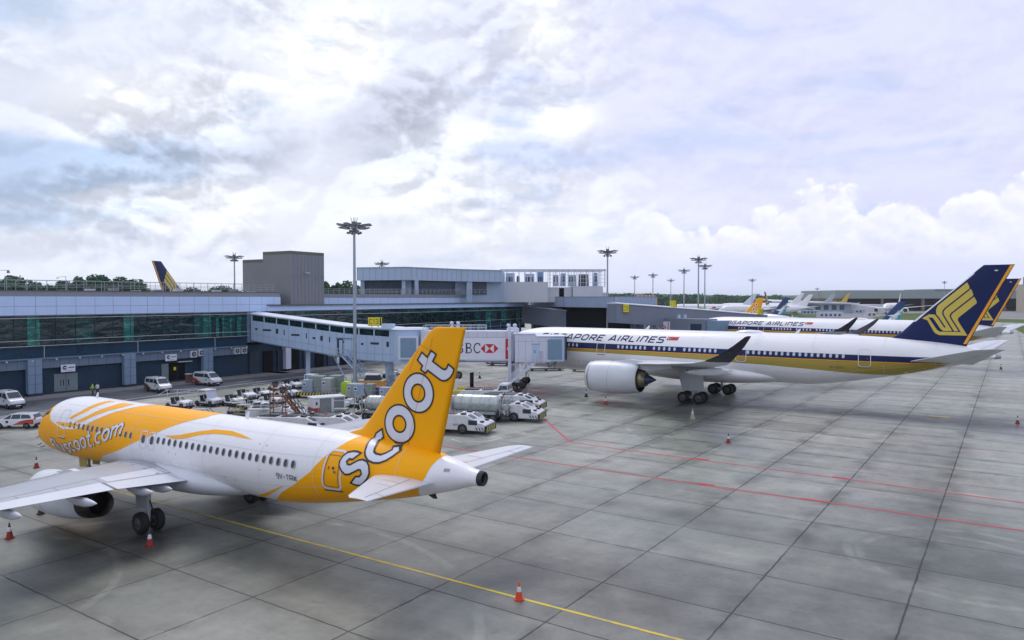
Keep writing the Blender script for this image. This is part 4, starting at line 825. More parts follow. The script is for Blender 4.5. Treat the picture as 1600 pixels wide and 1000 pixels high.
def terminal():
    root = thing('terminal_building', 'long terminal with white panel band, dark green glass and blue ground floor bays', 'terminal', (-63.15, 97.15, 0), radians(56))
    X0, X1, XG = -38.1, 40.0, 33.2
    mb = MB(); mb.box(X0, .25, 5.12, XG, 30, 13.3, 'spandrel'); mb.box(X0, .9, 0, 60, 30, 5.1, 'wall_blue')
    mb.box(XG, .0, 5.6, 36.5, 3, 10.85, 'column_blue')
    for i in range(-3, 3):
        a, c = .3+BAY*i+.8, .3+BAY*(i+1)-.8; c = min(c, 33)
        mb.box(a, .35, 3.7, c, .89, 4.95, 'band_grey'); panel_joints(mb, a, c, 1.25, 3.7, 4.95, 'wall_blue_dark', .347, .03); panel_joints(mb, a, c, 1.25, 0, 3.7, 'wall_blue_dark', .897, .03)
        mb.box(a, .6, 0, c, .89, .35, 'wall_blue_dark')
    for i in range(8): x = 34+i*2.9; mb.box(x, .6, 0, x+1.9, .88, 3.9, 'dark_void' if i % 2 else 'wall_blue_dark')
    mb.build('wall', root)
    mb = MB(); mb.box(X0, -.05, 10.85, X1, 29, 13.3, 'panel_white'); panel_joints(mb, .55-MO*15, X1, MO, 10.86, 13.3, y=-.05); mb.box(X0, -.054, 11.98, X1, 0, 12.02, 'panel_joint'); mb.box(X0, -.1, 10.75, X1-.02, .2, 10.85, 'panel_joint')
    mb.build('panel_band', root)
    mb = MB(); mb.box(X0, .1, 13.3, X1, 29.5, 14.02, 'parapet_grey'); mb.box(X0, .02, 14.02, X1+.05, 29.6, 14.12, 'lip_brown'); mb.build('parapet', root)
    mb = MB(); rail(mb, X0, X1, 1.2, 14.12, 1.3, 1.27, 'steel', 3, .022); rail(mb, X0, X1, 7, 14.12, 1.5, 2.54, 'steel', 2, .03); mb.build('roof_railing', root)
    mb = MB(); mb.box(X0, .0, 6.55, XG, .3, 6.72, 'wall_blue_dark'); mb.box(X0, -.02, 4.95, XG, .28, 5.14, 'band_grey')
    for z in (6.78, 7.5, 10.45): mb.box(X0, -.45, z-.03, XG, -.39, z+.03, 'rail_white')
    for k in range(29): x = .3+MO*(k-15); mb.box(x-.02, -.42, 6.75, x+.02, .2, 6.79, 'rail_white') if x < XG else None
    for i in (-2, -1, 0, 1, 2): mb.box(.3+BAY*i+1.0, -.46, 5.2, .3+BAY*i+1.05, -.40, 6.8, 'rail_white')
    for i in range(-9, 12): x = 3.0*i; mb.cyl((x, -.1, 4.95), (x, -.1, 4.75), .12, .12, 'rail_white', 8)
    mb.build('facade_rail', root)
    for i in range(-3, 3):
        x = .3+BAY*i; mb = MB(); mb.box(x-.85, -.15, 0, x+.85, .6, 5.0, 'column_blue'); mb.box(x-.89, -.19, 0, x+.89, .6, .5, 'wall_blue_dark')
        for z in (1.7, 2.9, 4.1): mb.box(x-.86, -.157, z, x+.86, -.14, z+.03, 'wall_blue_dark')
        mb.box(x-.02, -.157, .5, x+.02, -.14, 5, 'wall_blue_dark'); mb.build('column', root)
        m2 = MB(); m2.box(x-.75, .11, 6.72, x+.75, .14, 10.75, 'pane_green_light'); m2.build('clad_column', root)
    for k in range(-15, 13):
        x = .55+MO*k; x2 = x+MO
        if x > XG-.6: continue
        x2 = min(x2, XG)
        for z0, z1 in ((6.75, 9.9), (9.96, 10.75)):
            m_ = 'pane_green'
            if z0 > 9 and random.random() < .35: m_ = 'pane_green_mid'
            if k in (9, 11, 12, 2) and z0 < 9: m_ = 'pane_green_mid'
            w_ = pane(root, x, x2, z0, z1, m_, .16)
        mb = MB(); mb.box(x-.035, .08, 6.72, x+.035, .22, 10.76, 'wall_blue_dark'); mb.build('mullion', root)
    mb = MB()
    for a, c in ((27.3, .55), (28.4, .35), (31.2, .8), (29.9, .3)): mb.box(a, .10, 6.8, a+c, .125, 9.9, 'pane_green_light')
    mb.build('interior_panel', root)
    # doors, signs, cooling units
    mb = MB(); mb.box(3.05, .84, 0, 6.1, .89, 2.75, 'door_grey'); mb.box(4.55, .83, 0, 4.6, .85, 2.7, 'wall_blue_dark'); mb.box(4.2, .82, 1.1, 4.3, .84, 1.9, 'dark_void'); mb.box(4.85, .82, 1.1, 4.95, .84, 1.9, 'dark_void'); mb.box(3.85, .825, 1.1, 3.93, .84, 1.9, 'dark_void'); mb.build('door', root)
    mb = MB(); mb.box(18.4, .84, 0, 19.5, .89, 3.0, 'door_grey'); mb.box(19.6, .80, 0, 20.9, .89, 3.1, 'dark_void'); mb.box(21.1, .8, 0, 22.2, .89, 3.1, 'dark_void'); mb.box(20.3, .78, 1.9, 20.7, .8, 2.4, 'sign_yellow'); mb.box(20.9, .3, 3.1, 23.2, .85, 3.22, 'rail_white'); mb.build('entrance', root)
    for x, z in ((3.7, 3.0), (18.7, 3.45)):
        mb = MB(); mb.box(x, .28, z, x+1.85, .34, z+1.0, 'letter_white'); mb.lathe([(-.01, .28), (0, .28)], 'sign_black', 'y', 16, (x+.48, .272, z+.58), caps=True); mb.box(x+.35, .25, z+.52, x+.95, .262, z+.64, 'letter_white')
        write(mb, 'SATS', 'sign_black', (x+.85, .275, z+.48), (1, 0, 0), (0, 0, 1), .22, .2, .25, nrm=(0, -1, 0)) if False else None
        for q in range(4): mb.box(x+.95+.2*q, .27, z+.5, x+1.1+.2*q, .277, z+.66, 'sign_black')
        mb.box(x+.5, .27, z+.15, x+1.5, .277, z+.22, 'line_grey'); mb.build('wall_sign', root)
    for x, z in ((22.7, 3.75), (24.05, 3.9), (30.6, 3.8), (31.95, 3.8)):
        mb = MB(); mb.box(x, -.1, z, x+1.05, .5, z+1.05, 'rail_white'); mb.lathe([(-.02, .38), (0, .38)], 'louvre', 'y', 18, (x+.52, -.1, z+.52), caps=True); mb.bar((x+.3, -.13, z+.52), (x+.75, -.13, z+.52), .06, .06, 'rail_white', (0, 1, 0)); mb.bar((x+.52, -.13, z+.3), (x+.52, -.13, z+.75), .06, .06, 'rail_white', (0, 1, 0)); mb.build('cooling_unit', root)
    mb = MB()
    for k in range(13): mb.box(8+1.2*k*3, 9, 14.1, 8+1.2*k*3+1.2, 10, 14.3+.2*(k % 3), 'white_building' if k % 2 else 'parapet_grey')
    mb.build('roof_equipment', root)
    mb = MB(); mb.box(X0, -3.3, 0, 40, .9, .14, 'kerb'); mb.build('pavement', root)
terminal()
def terminal2():
    root = thing('pier_building', 'glazed pier wing with white fascia behind the boarding corridor and lamp mast', 'terminal', (-41.4, 129, 0), radians(59.5))
    Ln = 89.; mb = MB(); mb.box(0, .25, 5.12, Ln, 22, 11.3, 'spandrel'); mb.box(0, 1.4, 0, Ln, 22, 5.1, 'wall_blue_dark')
    for k in range(12): x = 3+k*5; mb.box(x, 1.2, 0, x+2.6, 1.38, 3.6, 'dark_void' if k % 3 else 'wall_blue')
    mb.build('wall', root)
    mb = MB(); mb.box(-1.5, -.15, 10.85, Ln, 4, 11.75, 'panel_white'); mb.box(-1.5, -.5, 11.75, Ln, 4, 11.95, 'lip_brown'); mb.build('fascia', root)
    mb = MB(); mb.box(0, 3, 11.95, Ln+3, 24, 13.2, 'panel_white'); panel_joints(mb, 1, Ln, MO, 11.96, 13.2, y=3); mb.box(0, 2.95, 13.2, Ln-2, 24, 13.95, 'parapet_grey'); mb.build('upper_wall', root)
    mb = MB(); rail(mb, 12, Ln-3, 3.4, 13.95, 1.0, 1.5, 'steel', 3, .03); mb.build('roof_railing', root)
    mb = MB(); mb.box(0, -.02, 4.95, Ln, .28, 5.14, 'band_grey')
    for z in (5.9, 7.5, 10.0): mb.box(0, -.45, z-.03, Ln, -.39, z+.03, 'rail_white')
    for k in range(18): mb.box(5*k, -.46, 5.2, 5*k+.05, -.40, 6.8, 'rail_white')
    mb.build('facade_rail', root)
    for k in range(35):
        x = MO*k; lite = x > 62
        for z0, z1 in ((6.75, 9.7), (9.76, 10.8)):
            m_ = 'pane_green_mid' if (z0 > 9 and random.random() < .6) else 'pane_green'
            if lite and z0 < 9: m_ = ('pane_green_light', 'pane_green_mid', 'pane_green')[k % 3]
            pane(root, x, min(x+MO, Ln), z0, z1, m_, .16)
    mb = MB(); mb.box(-.03, .1, 6.7, .03, .22, 10.8, 'wall_blue_dark'); o = mb.build('mullion', root)
    for k in range(1, 36): c = o.copy(); COL.objects.link(c); c.parent = root; c.location = (MO*k, 0, 0)
    for x in (3, 15.7, 28.4, 41.1, 53.8, 66.5):
        mb = MB(); mb.box(x-.6, -.1, .5, x+.6, .9, 5.0, 'bridge_white'); mb.box(x-.5, 0, 0, x+.5, .8, .5, 'dark_void'); mb.build('column', root)
    mb = MB(); mb.box(-1, -3, 0, Ln, 1.4, .14, 'kerb'); mb.build('pavement', root)
terminal2()
def tower(name, label, pts, depth, z0, z1, ang):
    a = radians(ang); inn = Vector((-sin(a), cos(a))); P = [Vector(p) for p in pts]; B_ = [p+inn*depth for p in P[::-1]]; O = P[0]
    r = thing(name, label, 'roof tower', (O.x, O.y, z0)); Q = [(p-O) for p in P+B_]
    mb = MB(); mb.prism([tuple(q) for q in Q], 0, z1-z0-.55, 'tower_clad'); 
    for p, q in zip(P, P[1:]):
        d = (q-p); L = d.length; d.normalize(); nn = Vector((d.y, -d.x)); k = 0
        while k < L:
            c = p-O+d*k; mb.bar((c.x+nn.x*.02, c.y+nn.y*.02, 0), (c.x+nn.x*.02, c.y+nn.y*.02, z1-z0-.55), .06, .06, 'column_blue' if int(k/.85) % 3 else 'parapet_grey'); k += .85
        m_ = (z1-z0)*.53; a0, a1 = p-O+nn*.03, q-O+nn*.03; mb.bar((a0.x, a0.y, m_), (a1.x, a1.y, m_), .04, .04, 'band_grey')
    mb.build('cladding', r)
    mb = MB(); mb.prism([tuple(q*1.0) for q in Q], z1-z0-.55, z1-z0, 'tower_trim'); mb.prism([tuple(q) for q in Q], z1-z0, z1-z0+.06, 'parapet_grey'); mb.build('coping', r)
    mb = MB(); c = (P[0]+(P[1]-P[0])*.45)-O; mb.cbox(c.x+.35, c.y-.3, (z1-z0)*.6, .7, .5, .18, 'rail_white'); mb.build('floodlight', r)
tower('roof_tower', 'tall grey green clad block on the terminal roof behind the corridor', [(-39.5, 132.2), (-35.3, 139.2)], 7.2, 11.95, 21.5, 59)
tower('roof_tower', 'lower grey green clad block standing left of the taller one', [(-46.0, 139.5), (-43, 144.5)], 7, 13.9, 20.4, 59)
def roof_hall():
    r = thing('roof_hall', 'long grey hall with three dark blue openings on the pier roof', 'building', (0, 0, 0)); mb = MB()
    P = [(-35.8, 171), (-23.9, 167.5), (-12.3, 181), (-2.6, 187.5), (-2, 205), (-36, 195)]
    mb.prism(P, 17.2, 20.1, 'grey_building'); mb.prism([(x, y+4) for x, y in P], 12, 17.2, 'grey_building')
    for (a, c) in ((P[0], P[1]), (P[1], P[2]), (P[2], P[3])):
        A, B_ = Vector(a), Vector(c); d = B_-A; L = d.length; d.normalize(); k = 0
        nn = Vector((d.y, -d.x))
        while k < L: q = A+d*k+nn*.03; mb.bar((q.x, q.y, 17.2), (q.x, q.y, 20.1), .06, .06, 'band_blue'); k += 1.6
        q0, q1 = A+nn*.1, B_+nn*.1; mb.bar((q0.x, q0.y, 20.15), (q1.x, q1.y, 20.15), .3, .12, 'frame_white')
    mb.build('wall', r)
    for t0, (a, c), w in ((.1, (P[0], P[1]), .75), (.05, (P[1], P[2]), .78), (.08, (P[2], P[3]), .5)):
        A, B_ = Vector(a), Vector(c); A.y += 4; B_.y += 4; d = B_-A; p = A+d*t0; q = A+d*(t0+w); nn = Vector((d.y, -d.x)).normalized()*.3; m2 = MB()
        m2.bar(((p+nn).x, (p+nn).y, 15.6), ((q+nn).x, (q+nn).y, 15.6), .1, 3.2, 'recess_blue'); m2.build('opening', r)
        nn = nn*9
        for s in (A, B_): m3 = MB(); m3.bar(((s+nn).x, (s+nn).y, 12), ((s+nn).x, (s+nn).y, 17.2), .8, .8, 'grey_building'); m3.build('pier', r)
    m4 = MB()
    for a, c in ((P[0], P[1]), (P[1], P[2]), (P[2], P[3])):
        A, B_ = Vector(a), Vector(c); d = B_-A; n = int(d.length/1.2)
        for i in range(n+1): q = A+d*i/n; m4.bar((q.x, q.y-.3, 14), (q.x, q.y-.3, 15.2), .06, .06, 'steel')
        for z in (14.6, 15.2): m4.bar((A.x, A.y-.3, z), (B_.x, B_.y-.3, z), .05, .05, 'steel')
    m4.build('railing', r)
    r2 = thing('plant_building', 'white rooftop block under an open steel screen frame', 'building', (0, 0, 0)); mb = MB()
    mb.box(-2.9, 196, 12, 9.5, 212, 17.4, 'white_building'); mb.box(9.5, 198, 12, 16, 212, 16.0, 'white_building'); mb.box(16.2, 197, 12, 24.2, 210, 16.3, 'white_building'); mb.box(12.6, 197.9, 12.5, 13.9, 198, 15.8, 'dark_void')
    mb.box(24.2, 199, 12, 25.5, 210, 14.6, 'white_building'); mb.build('wall', r2)
    for z in (13, 13.7, 14.4, 15.1): 
        pass
    m2 = MB()
    for k in range(18):
        x = -3+k*1.63; y = 197 if k > 7 else 199; m2.box(x-.1, y-.1, 16, x+.1, y+.1, 20.6, 'frame_white'); m2.box(x-.06, y+9.9, 16, x+.06, y+10.1, 20.6, 'frame_white'); m2.box(x-.05, y, 20.4, x+.05, y+10, 20.55, 'frame_white')
    m2.box(-3.2, 196.9, 20.4, 25, 197.2, 20.8, 'frame_white'); m2.box(-3.2, 206.8, 20.4, 25, 207.1, 20.8, 'frame_white')
    for z in (17.2, 18.2, 19.2): m2.box(9, 196.95, z, 25, 197.05, z+.09, 'frame_white')
    for k in range(26): x = 9+.62*k; m2.box(x-.03, 196.97, 16, x+.03, 197.03, 20.4, 'frame_white')
    m2.build('steel_frame', r2)
    for x, y, w, h, m_ in ((-1.8, 203, 2.6, 2.6, 'grey_building'), (1.2, 203, 1, 1.8, 'blue_box'), (3.4, 203, 2.8, 2.4, 'grey_building'), (7, 202, 1.6, 2.8, 'blue_box'), (11.2, 201, 1.5, 3, 'band_blue'), (13.2, 200, 1.3, 3.4, 'blue_box'), (15.4, 202, 2.2, 3, 'grey_building'), (18.2, 201, 2.6, 3.2, 'louvre'), (22.3, 201, 1.0, 3.6, 'blue_box')):
        m3 = MB(); m3.box(x, y, 16.4 if x > 9 else 17.4, x+w, y+3, (16.4 if x > 9 else 17.4)+h, m_, .1, .1)
        for q in range(3): m3.box(x+.1+w*.3*q, y-.03, 17.6, x+.1+w*.3*q+w*.18, y, 18.9, 'louvre')
        m3.build('plant_unit', r2)
    r3 = thing('curved_wing', 'blue grey curved wing joining the pier ahead of the lamp mast', 'building', (0, 0, 0)); mb = MB()
    P = [(5.2, 214), (13.5, 193), (24.4, 176), (36, 186)]; mb.prism(P+[(40, 230), (5.2, 230)], 10.8, 13.35, 'band_blue'); mb.prism([(x+1, y+3) for x, y in P]+[(40, 231), (6, 231)], 0, 10.8, 'dark_void')
    mb.prism([(x, y-.1) for x, y in P]+[(40, 230), (5.2, 230)], 13.35, 13.5, 'parapet_grey')
    for a, c in zip(P, P[1:]):
        A, B_ = Vector(a), Vector(c); d = B_-A; n = int(d.length/1.3)
        for i in range(n+1): q = A+d*i/n; mb.bar((q.x, q.y-.05, 10.8), (q.x, q.y-.05, 13.35), .06, .06, 'grey_building')
    mb.build('wall', r3)
roof_hall()
# ---------------------------------------------------------------- boarding bridges
def truss_stair(parent, p, q, w, m='bridge_white', name='stairs', n=16, h=1.0):
    """straight stair from p (low) to q (high); w: half width vector"""
    p, q, w = Vector(p), Vector(q), Vector(w); mb = MB(); d = q-p
    for s in (-1, 1):
        mb.bar(p+w*s, q+w*s, .06, .28, m); up = Vector((0, 0, h)); mb.bar(p+w*s+up, q+w*s+up, .05, .05, m); mb.bar(p+w*s+up*.5, q+w*s+up*.5, .04, .04, m)
        for i in range(0, n+1, 2): c = p+d*i/n+w*s; mb.bar(c, c+up, .045, .045, m)
    for i in range(n): c = p+d*(i+.5)/n; mb.bar(c-w, c+w, .26, .04, 'steel', (0, 0, 1))
    return mb.build(name, parent)
def hexlogo(mb, o, ux, uz, h, nrm):
    o, ux, uz, nn = Vector(o), Vector(ux), Vector(uz), Vector(nrm); f = lambda a, c, e=0: tuple(o+ux*a*h+uz*c*h+nn*e)
    R = 'hsbc_red'; w = .5
    mb.add([f(-w*2, .5), f(-w, 1), f(-w, 0)], [(0, 1, 2)], R); mb.add([f(w*2, .5), f(w, 1), f(w, 0)], [(0, 1, 2)], R); mb.add([f(-w, 1), f(w, 1), f(0, .5)], [(0, 1, 2)], R); mb.add([f(-w, 0), f(w, 0), f(0, .5)], [(0, 1, 2)], R)
def hsbc(mb, o, ux, uz, h, nrm):
    o, ux, uz, nn = Vector(o), Vector(ux), Vector(uz), Vector(nrm)
    def put(P, e=0): 
        tr = [P]
        decal(mb, tr, 'sign_black', lambda a, c: tuple(o+ux*a*h+uz*c*h+nn*(.004+e)), 50)
    R = lambda x0, z0, x1, z1, e=0: put([(x0, z0), (x1, z0), (x1, z1), (x0, z1)], e)
    x = 0
    for a in (.1, .62): R(x+a, .04, x+a+.15, .96)
    R(x+.25, .46, x+.62, .53, .002)
    for a in (0, .52): R(x+a, 0, x+a+.34, .04, .002); R(x+a, .96, x+a+.34, 1, .002)
    x = 1.0; P = [(x+.5, .72), (x+.47, .88), (x+.3, .96), (x+.12, .88), (x+.1, .7), (x+.3, .55), (x+.5, .4), (x+.52, .2), (x+.34, .04), (x+.12, .1), (x+.05, .3)]
    for lp in [stroke(P, .11)]: decal(mb, lp, 'sign_black', lambda a, c: tuple(o+ux*a*h+uz*c*h+nn*.006), 50)
    x = 1.72; R(x+.1, 0, x+.25, 1)
    for P in ([(x+.2, .97), (x+.45, .97), (x+.58, .86), (x+.58, .66), (x+.45, .54), (x+.2, .54)], [(x+.2, .5), (x+.48, .5), (x+.64, .38), (x+.64, .15), (x+.48, .03), (x+.2, .03)]):
        for lp in [stroke(P, .09)]: decal(mb, lp, 'sign_black', lambda a, c: tuple(o+ux*a*h+uz*c*h+nn*.006), 50)
    R(x, 0, x+.12, .04, .004); R(x, .96, x+.12, 1, .004)
    x = 2.55
    for lp in [stroke([(x+.68, .7), (x+.62, .9), (x+.42, .97), (x+.2, .88), (x+.08, .6), (x+.1, .3), (x+.25, .08), (x+.45, .03), (x+.68, .18)], .11)]: decal(mb, lp, 'sign_black', lambda a, c: tuple(o+ux*a*h+uz*c*h+nn*.006), 50)
def beacons(parent, x, y, z):
    mb = MB()
    for k in (0, .9):
        mb.lathe([(0, .26), (.55, .24), (.6, .12), (.75, .12), (.8, .26), (1.0, .28), (1.15, .15), (1.17, .001)], 'bridge_white', 'z', 14, (x+k, y, z))
    return mb.build('ventilator', parent)
def corridor(name, label, o, rz, top, bot, hw, paint, roofm, jm, windows=True, slots=(), length=33.4):
    r = thing(name, label, 'boarding bridge', o, rz); mb = MB(); n = len(top)
    P = [(x, z) for x, z in top]+[(x, z) for x, z in bot[::-1]]
    mb.prism(P, -hw, hw, paint, 'y')
    T = lambda x, T_: next((a[1]+(b[1]-a[1])*(x-a[0])/(b[0]-a[0]) for a, b in zip(T_, T_[1:]) if x <= b[0]), T_[-1][1])
    x = 1.6
    while x < length: mb.box(x-.02, -hw-.006, T(x, bot)+.02, x+.02, -hw+.01, T(x, top)-1.1, jm); x += 1.6
    for i in range(20):
        a = i*length/20; b_ = (i+1)*length/20; mb.bar((a, -hw-.002, T(a, bot)+1.15), (b_, -hw-.002, T(b_, bot)+1.15), .02, .035, jm)
        mb.bar((a, -hw-.1, T(a, bot)+.06), (b_, -hw-.1, T(b_, bot)+.06), .2, .16, jm)
    for x, w, z, h in slots: mb.box(x-w/2, -hw-.03, z-h/2, x+w/2, -hw+.01, z+h/2, 'louvre')
    mb.build('corridor', r)
    mb = MB()
    for (a, za), (b_, zb) in zip(top, top[1:]): mb.add([(a, -hw-.25, za+.0), (b_, -hw-.25, zb), (b_, hw+.25, zb), (a, hw+.25, za), (a, -hw-.25, za+.16), (b_, -hw-.25, zb+.16), (b_, hw*.0, zb+.42), (a, 0, za+.42), (b_, hw+.25, zb+.16), (a, hw+.25, za+.16)], [(0, 1, 5, 4), (4, 5, 6, 7), (7, 6, 8, 9), (9, 8, 2, 3), (0, 3, 2, 1), (0, 4, 7, 9, 3), (1, 2, 8, 6, 5)], roofm)
    mb.build('roof', r)
    if windows:
        x = .5; k = 0
        while x < length-3:
            w = 2.85; a, b_ = T(x, top), T(x+w, top); m2 = MB()
            m2.add([(x, -hw-.012, a-1.05), (x+w, -hw-.012, b_-1.05), (x+w, -hw-.012, b_-.14), (x, -hw-.012, a-.14)], [(0, 1, 2, 3)], 'pane_green'); m2.build('window', r); x += 3.15
    return r
def gate1():
    sl = []
    for px, py, w, h in ((390.5, 511, .55, .7), (401.5, 514.5, .6, .3), (418, 516.3, 2.1, .3), (434, 518, .6, .8), (445, 520, .22, .9), (462.5, 524, 2.0, .3), (479.8, 525.5, .22, .8), (491.6, 529, .6, .3), (503.5, 529.3, .6, .75), (516, 531.3, .22, .8), (533.5, 535, 1.5, .25), (567, 538.4, .5, .3), (586.5, 537.5, 1.7, .32), (606.8, 539, .5, .75)):
        k = (px-800)/FPX; x = (125*k+44)/(.829+.559*k); Y = 125-.559*x-1.3; sl.append((x, w, CAMH-(py-466.3)/FPX*Y, h))
    r = corridor('boarding_bridge', 'pale blue boarding bridge under the C13 sign, with sloping corridor and advert tunnel', (-43.2, 126.2, 0), radians(-34), [(0, 10.4), (23, 8.75), (33.2, 8.5)], [(0, 5.9), (22, 4.05), (26, 3.75), (33.2, 3.75)], 1.6, 'bridge_paint', 'bridge_roof', 'bridge_joint', True, sl)
    mb = MB(); mb.box(20.9, -1.64, 4.5, 22.2, -1.6, 6.9, 'wall_blue'); mb.box(21.4, -1.68, 4.6, 22.1, -1.63, 6.7, 'bridge_paint'); mb.box(20.7, -1.75, 6.95, 24.2, -1.6, 7.05, 'bridge_joint'); mb.build('door', r)
    mb = MB(); mb.box(20.6, -3.2, 4.3, 23.4, -1.6, 4.42, 'steel'); rail(mb, 20.6, 23.4, -3.2, 4.42, 1.1, .7, 'rail_white', 2, .03); mb.build('landing', r)
    truss_stair(r, (29.6, -2.4, 0), (23.4, -2.4, 4.4), (0, .6, 0), 'bridge_paint')
    mb = MB(); rail(mb, 26.5, 31, -4.0, 0, 2.2, .5, 'rail_white', 4, .035); mb.bar((20.8, -2.2, 4.2), (24.6, -2.8, .2), .14, .14, 'bridge_paint'); mb.build('stair_frame', r)
    mb = MB(); mb.cyl((30.3, 0, 0), (30.3, 0, 3.8), .65, .65, 'bridge_paint', 18); mb.build('support_column', r); mb = MB(); mb.cyl((12, .3, 0), (12, .3, 4.9), .35, .35, 'bridge_paint', 14); mb.build('support_column', r)
    # rotunda and tunnel lie in the world frame: convert once
    R = Matrix.Translation((-43.2, 126.2, 0)) @ Matrix.Rotation(radians(-34), 4, 'Z'); inv = R.inverted()
    def wm(): m = MB(); m.T = inv; return m
    m = wm(); m.cyl((-14.6, 106.4, 3.7), (-14.6, 106.4, 8.6), 2.5, 2.5, 'bridge_paint', 32); m.cyl((-14.6, 106.4, 8.6), (-14.6, 106.4, 8.85), 2.7, 2.4, 'bridge_roof', 32); m.build('rotunda', r)
    m = wm(); m.box(-15.9, 103.3, 4.5, -13.1, 104.6, 7.75, 'bridge_white'); m.box(-15.6, 103.26, 4.75, -13.4, 103.3, 7.5, 'bridge_panel'); m.build('service_panel', r)
    m = wm(); m.box(-12.8, 103.7, 4.2, -6.5, 107.1, 8.5, 'bridge_white'); m.box(-6.5, 103.5, 4.3, .2, 107.3, 8.45, 'bridge_white')
    panel_joints(m, -12.6, 0, 1.3, 7.65, 8.4, 'bridge_joint', 103.497, .03); m.box(-6.5, 103.49, 7.58, .2, 103.5, 7.62, 'bridge_joint'); m.box(-12.8, 103.4, 4.1, .2, 103.5, 4.3, 'bridge_joint')
    for k in range(6): m.bar((-3.8+.9*k, 103.6, 4.1-.18*(k % 2)), (-2.9+.9*k, 103.6, 3.92+.18*(k % 2)), .04, .04, 'dark_metal')
    m.build('tunnel', r)
    m = wm(); rail(m, -12.5, -3.6, 104, 8.5, .75, .55, 'rail_white', 2, .03); rail(m, -12.5, -3.6, 106.8, 8.5, .75, 1.1, 'rail_white', 2, .03); m.build('roof_rail', r)
    m = wm(); m.box(-11.5, 103.44, 4.45, -.35, 103.49, 7.52, 'letter_white'); hsbc(m, (-9.05, 103.43, 5.38), (1, 0, 0), (0, 0, 1), 1.42, (0, -1, 0)); hexlogo(m, (-3.15, 103.43, 5.4), (1, 0, 0), (0, 0, 1), 1.25, (0, -1, 0))
    m.prism([(-.92, 4.55), (-.48, 4.55), (-.48, 5.6), (-.75, 6.0), (-.48, 6.4), (-.48, 7.4), (-.92, 7.4)], 103.41, 103.435, 'hsbc_red', 'y'); m.build('advert_panel', r)
    o = beacons(r, 0, 0, 0); o.matrix_local = inv @ Matrix.Translation((-8.6, 105.6, 8.6)); o = beacons(r, 0, 0, 0); o.matrix_local = inv @ Matrix.Translation((-.5, 105, 8.3))
    m = wm(); m.box(-.55, 103.1, 1.4, -.1, 103.5, 9.0, 'bridge_white'); m.box(.4, 103.0, 1.0, 1.0, 103.5, 8.9, 'bridge_white'); m.box(-.4, 107.3, 1.2, .8, 107.7, 8.9, 'bridge_white'); m.box(-.6, 103.2, 3.6, .9, 107.5, 4.0, 'steel'); m.box(-.9, 102.7, .8, 1.7, 103.6, 1.3, 'dark_metal'); m.box(-.6, 102.9, .75, 1.4, 108, 1.1, 'dark_metal'); g = m.build('drive_column', r)
    for x, y in ((.25, 102.4), (.25, 103.8), (1.5, 106.9), (1.5, 108.2)): m = MB(); m.wheel((0, 0, 0), .62, .42, 'y'); o = m.build('wheel', g); o.matrix_local = inv @ Matrix.Translation((x, y, .62)) @ Matrix.Rotation(radians(8), 4, 'Z')
    m = wm(); m.box(.4, 101.9, 4.25, 3.2, 106.2, 8.1, 'bridge_white'); m.box(3.2, 101.9, 4.25, 5.3, 106.2, 7.75, 'bridge_white'); m.box(5.3, 101.9, 4.35, 7.2, 106.6, 7.7, 'bridge_paint'); m.box(4.9, 101.86, 4.6, 6.9, 101.9, 7.4, 'bridge_panel'); panel_joints(m, .9, 5, .95, 4.3, 7.6, 'bridge_joint', 101.897, .025)
    m.box(.4, 101.893, 7.1, 5, 101.9, 7.13, 'bridge_joint'); m.box(2.8, 101.85, 4.3, 3.6, 101.9, 6.7, 'bridge_paint'); m.box(2.7, 101.84, 6.7, 3.9, 101.9, 6.78, 'bridge_joint'); m.box(3.1, 101.83, 5.5, 3.2, 101.86, 5.9, 'louvre')
    for k in range(8): m.box(3.7, 101.84, 4.5+.17*k, 4.3, 101.86, 4.54+.17*k, 'bridge_joint')
    m.box(.2, 101.8, 8.1, 3.3, 106.4, 8.2, 'bridge_roof'); m.box(3.3, 101.8, 7.75, 7.3, 106.4, 7.85, 'bridge_roof'); m.build('cab', r)
    m = wm()
    for k in range(6): x = 6.9+.13*k; m.box(x, 102.1+.1*k, 4.5, x+.07, 107, 7.7, 'bridge_paint' if k < 4 else 'louvre')
    m.build('bellows', r)
    m = wm(); p, q, w = Vector((-2.0, 101.2, .1)), Vector((3.2, 101.0, 4.3)), Vector((.0, .62, 0))
    m.T = inv; d = q-p; n = 18; up = Vector((0, 0, 1))
    for s in (-1, 1):
        m.bar(p+w*s, q+w*s, .07, .3, 'bridge_white'); m.bar(p+w*s+up, q+w*s+up, .06, .06, 'bridge_white'); m.bar(p+w*s+up*.66, q+w*s+up*.66, .045, .045, 'bridge_white'); m.bar(p+w*s+up*.33, q+w*s+up*.33, .045, .045, 'bridge_white')
        for i in range(0, n+1, 2): c = p+d*i/n+w*s; m.bar(c, c+up, .05, .05, 'bridge_white')
    for i in range(n): c = p+d*(i+.5)/n; m.bar(c-w, c+w, .28, .05, 'bridge_white')
    for z in (0,): m.box(2.9, 100.3, 4.2, 4.5, 101.9, 4.32, 'steel'); rail(m, 2.9, 4.5, 100.35, 4.3, 1.1, .4, 'bridge_white', 3, .025)
    m.build('stairs', r); m = MB(); m.wheel((0, 0, 0), .3, .2); o = m.build('stair_wheel', r); o.matrix_local = inv @ Matrix.Translation((-1.2, 100.5, .3))
    m = wm(); m.bar((4.8, 103, 4.3), (5.2, 103.3, 3.4), .08, .08, 'dark_metal'); m.bar((5.2, 103.3, 3.4), (6.2, 103.5, 4.2), .08, .08, 'dark_metal'); m.bar((6.2, 103, 4.3), (5.8, 103, 3.2), .08, .08, 'dark_metal'); m.build('cable_loop', r)
gate1()
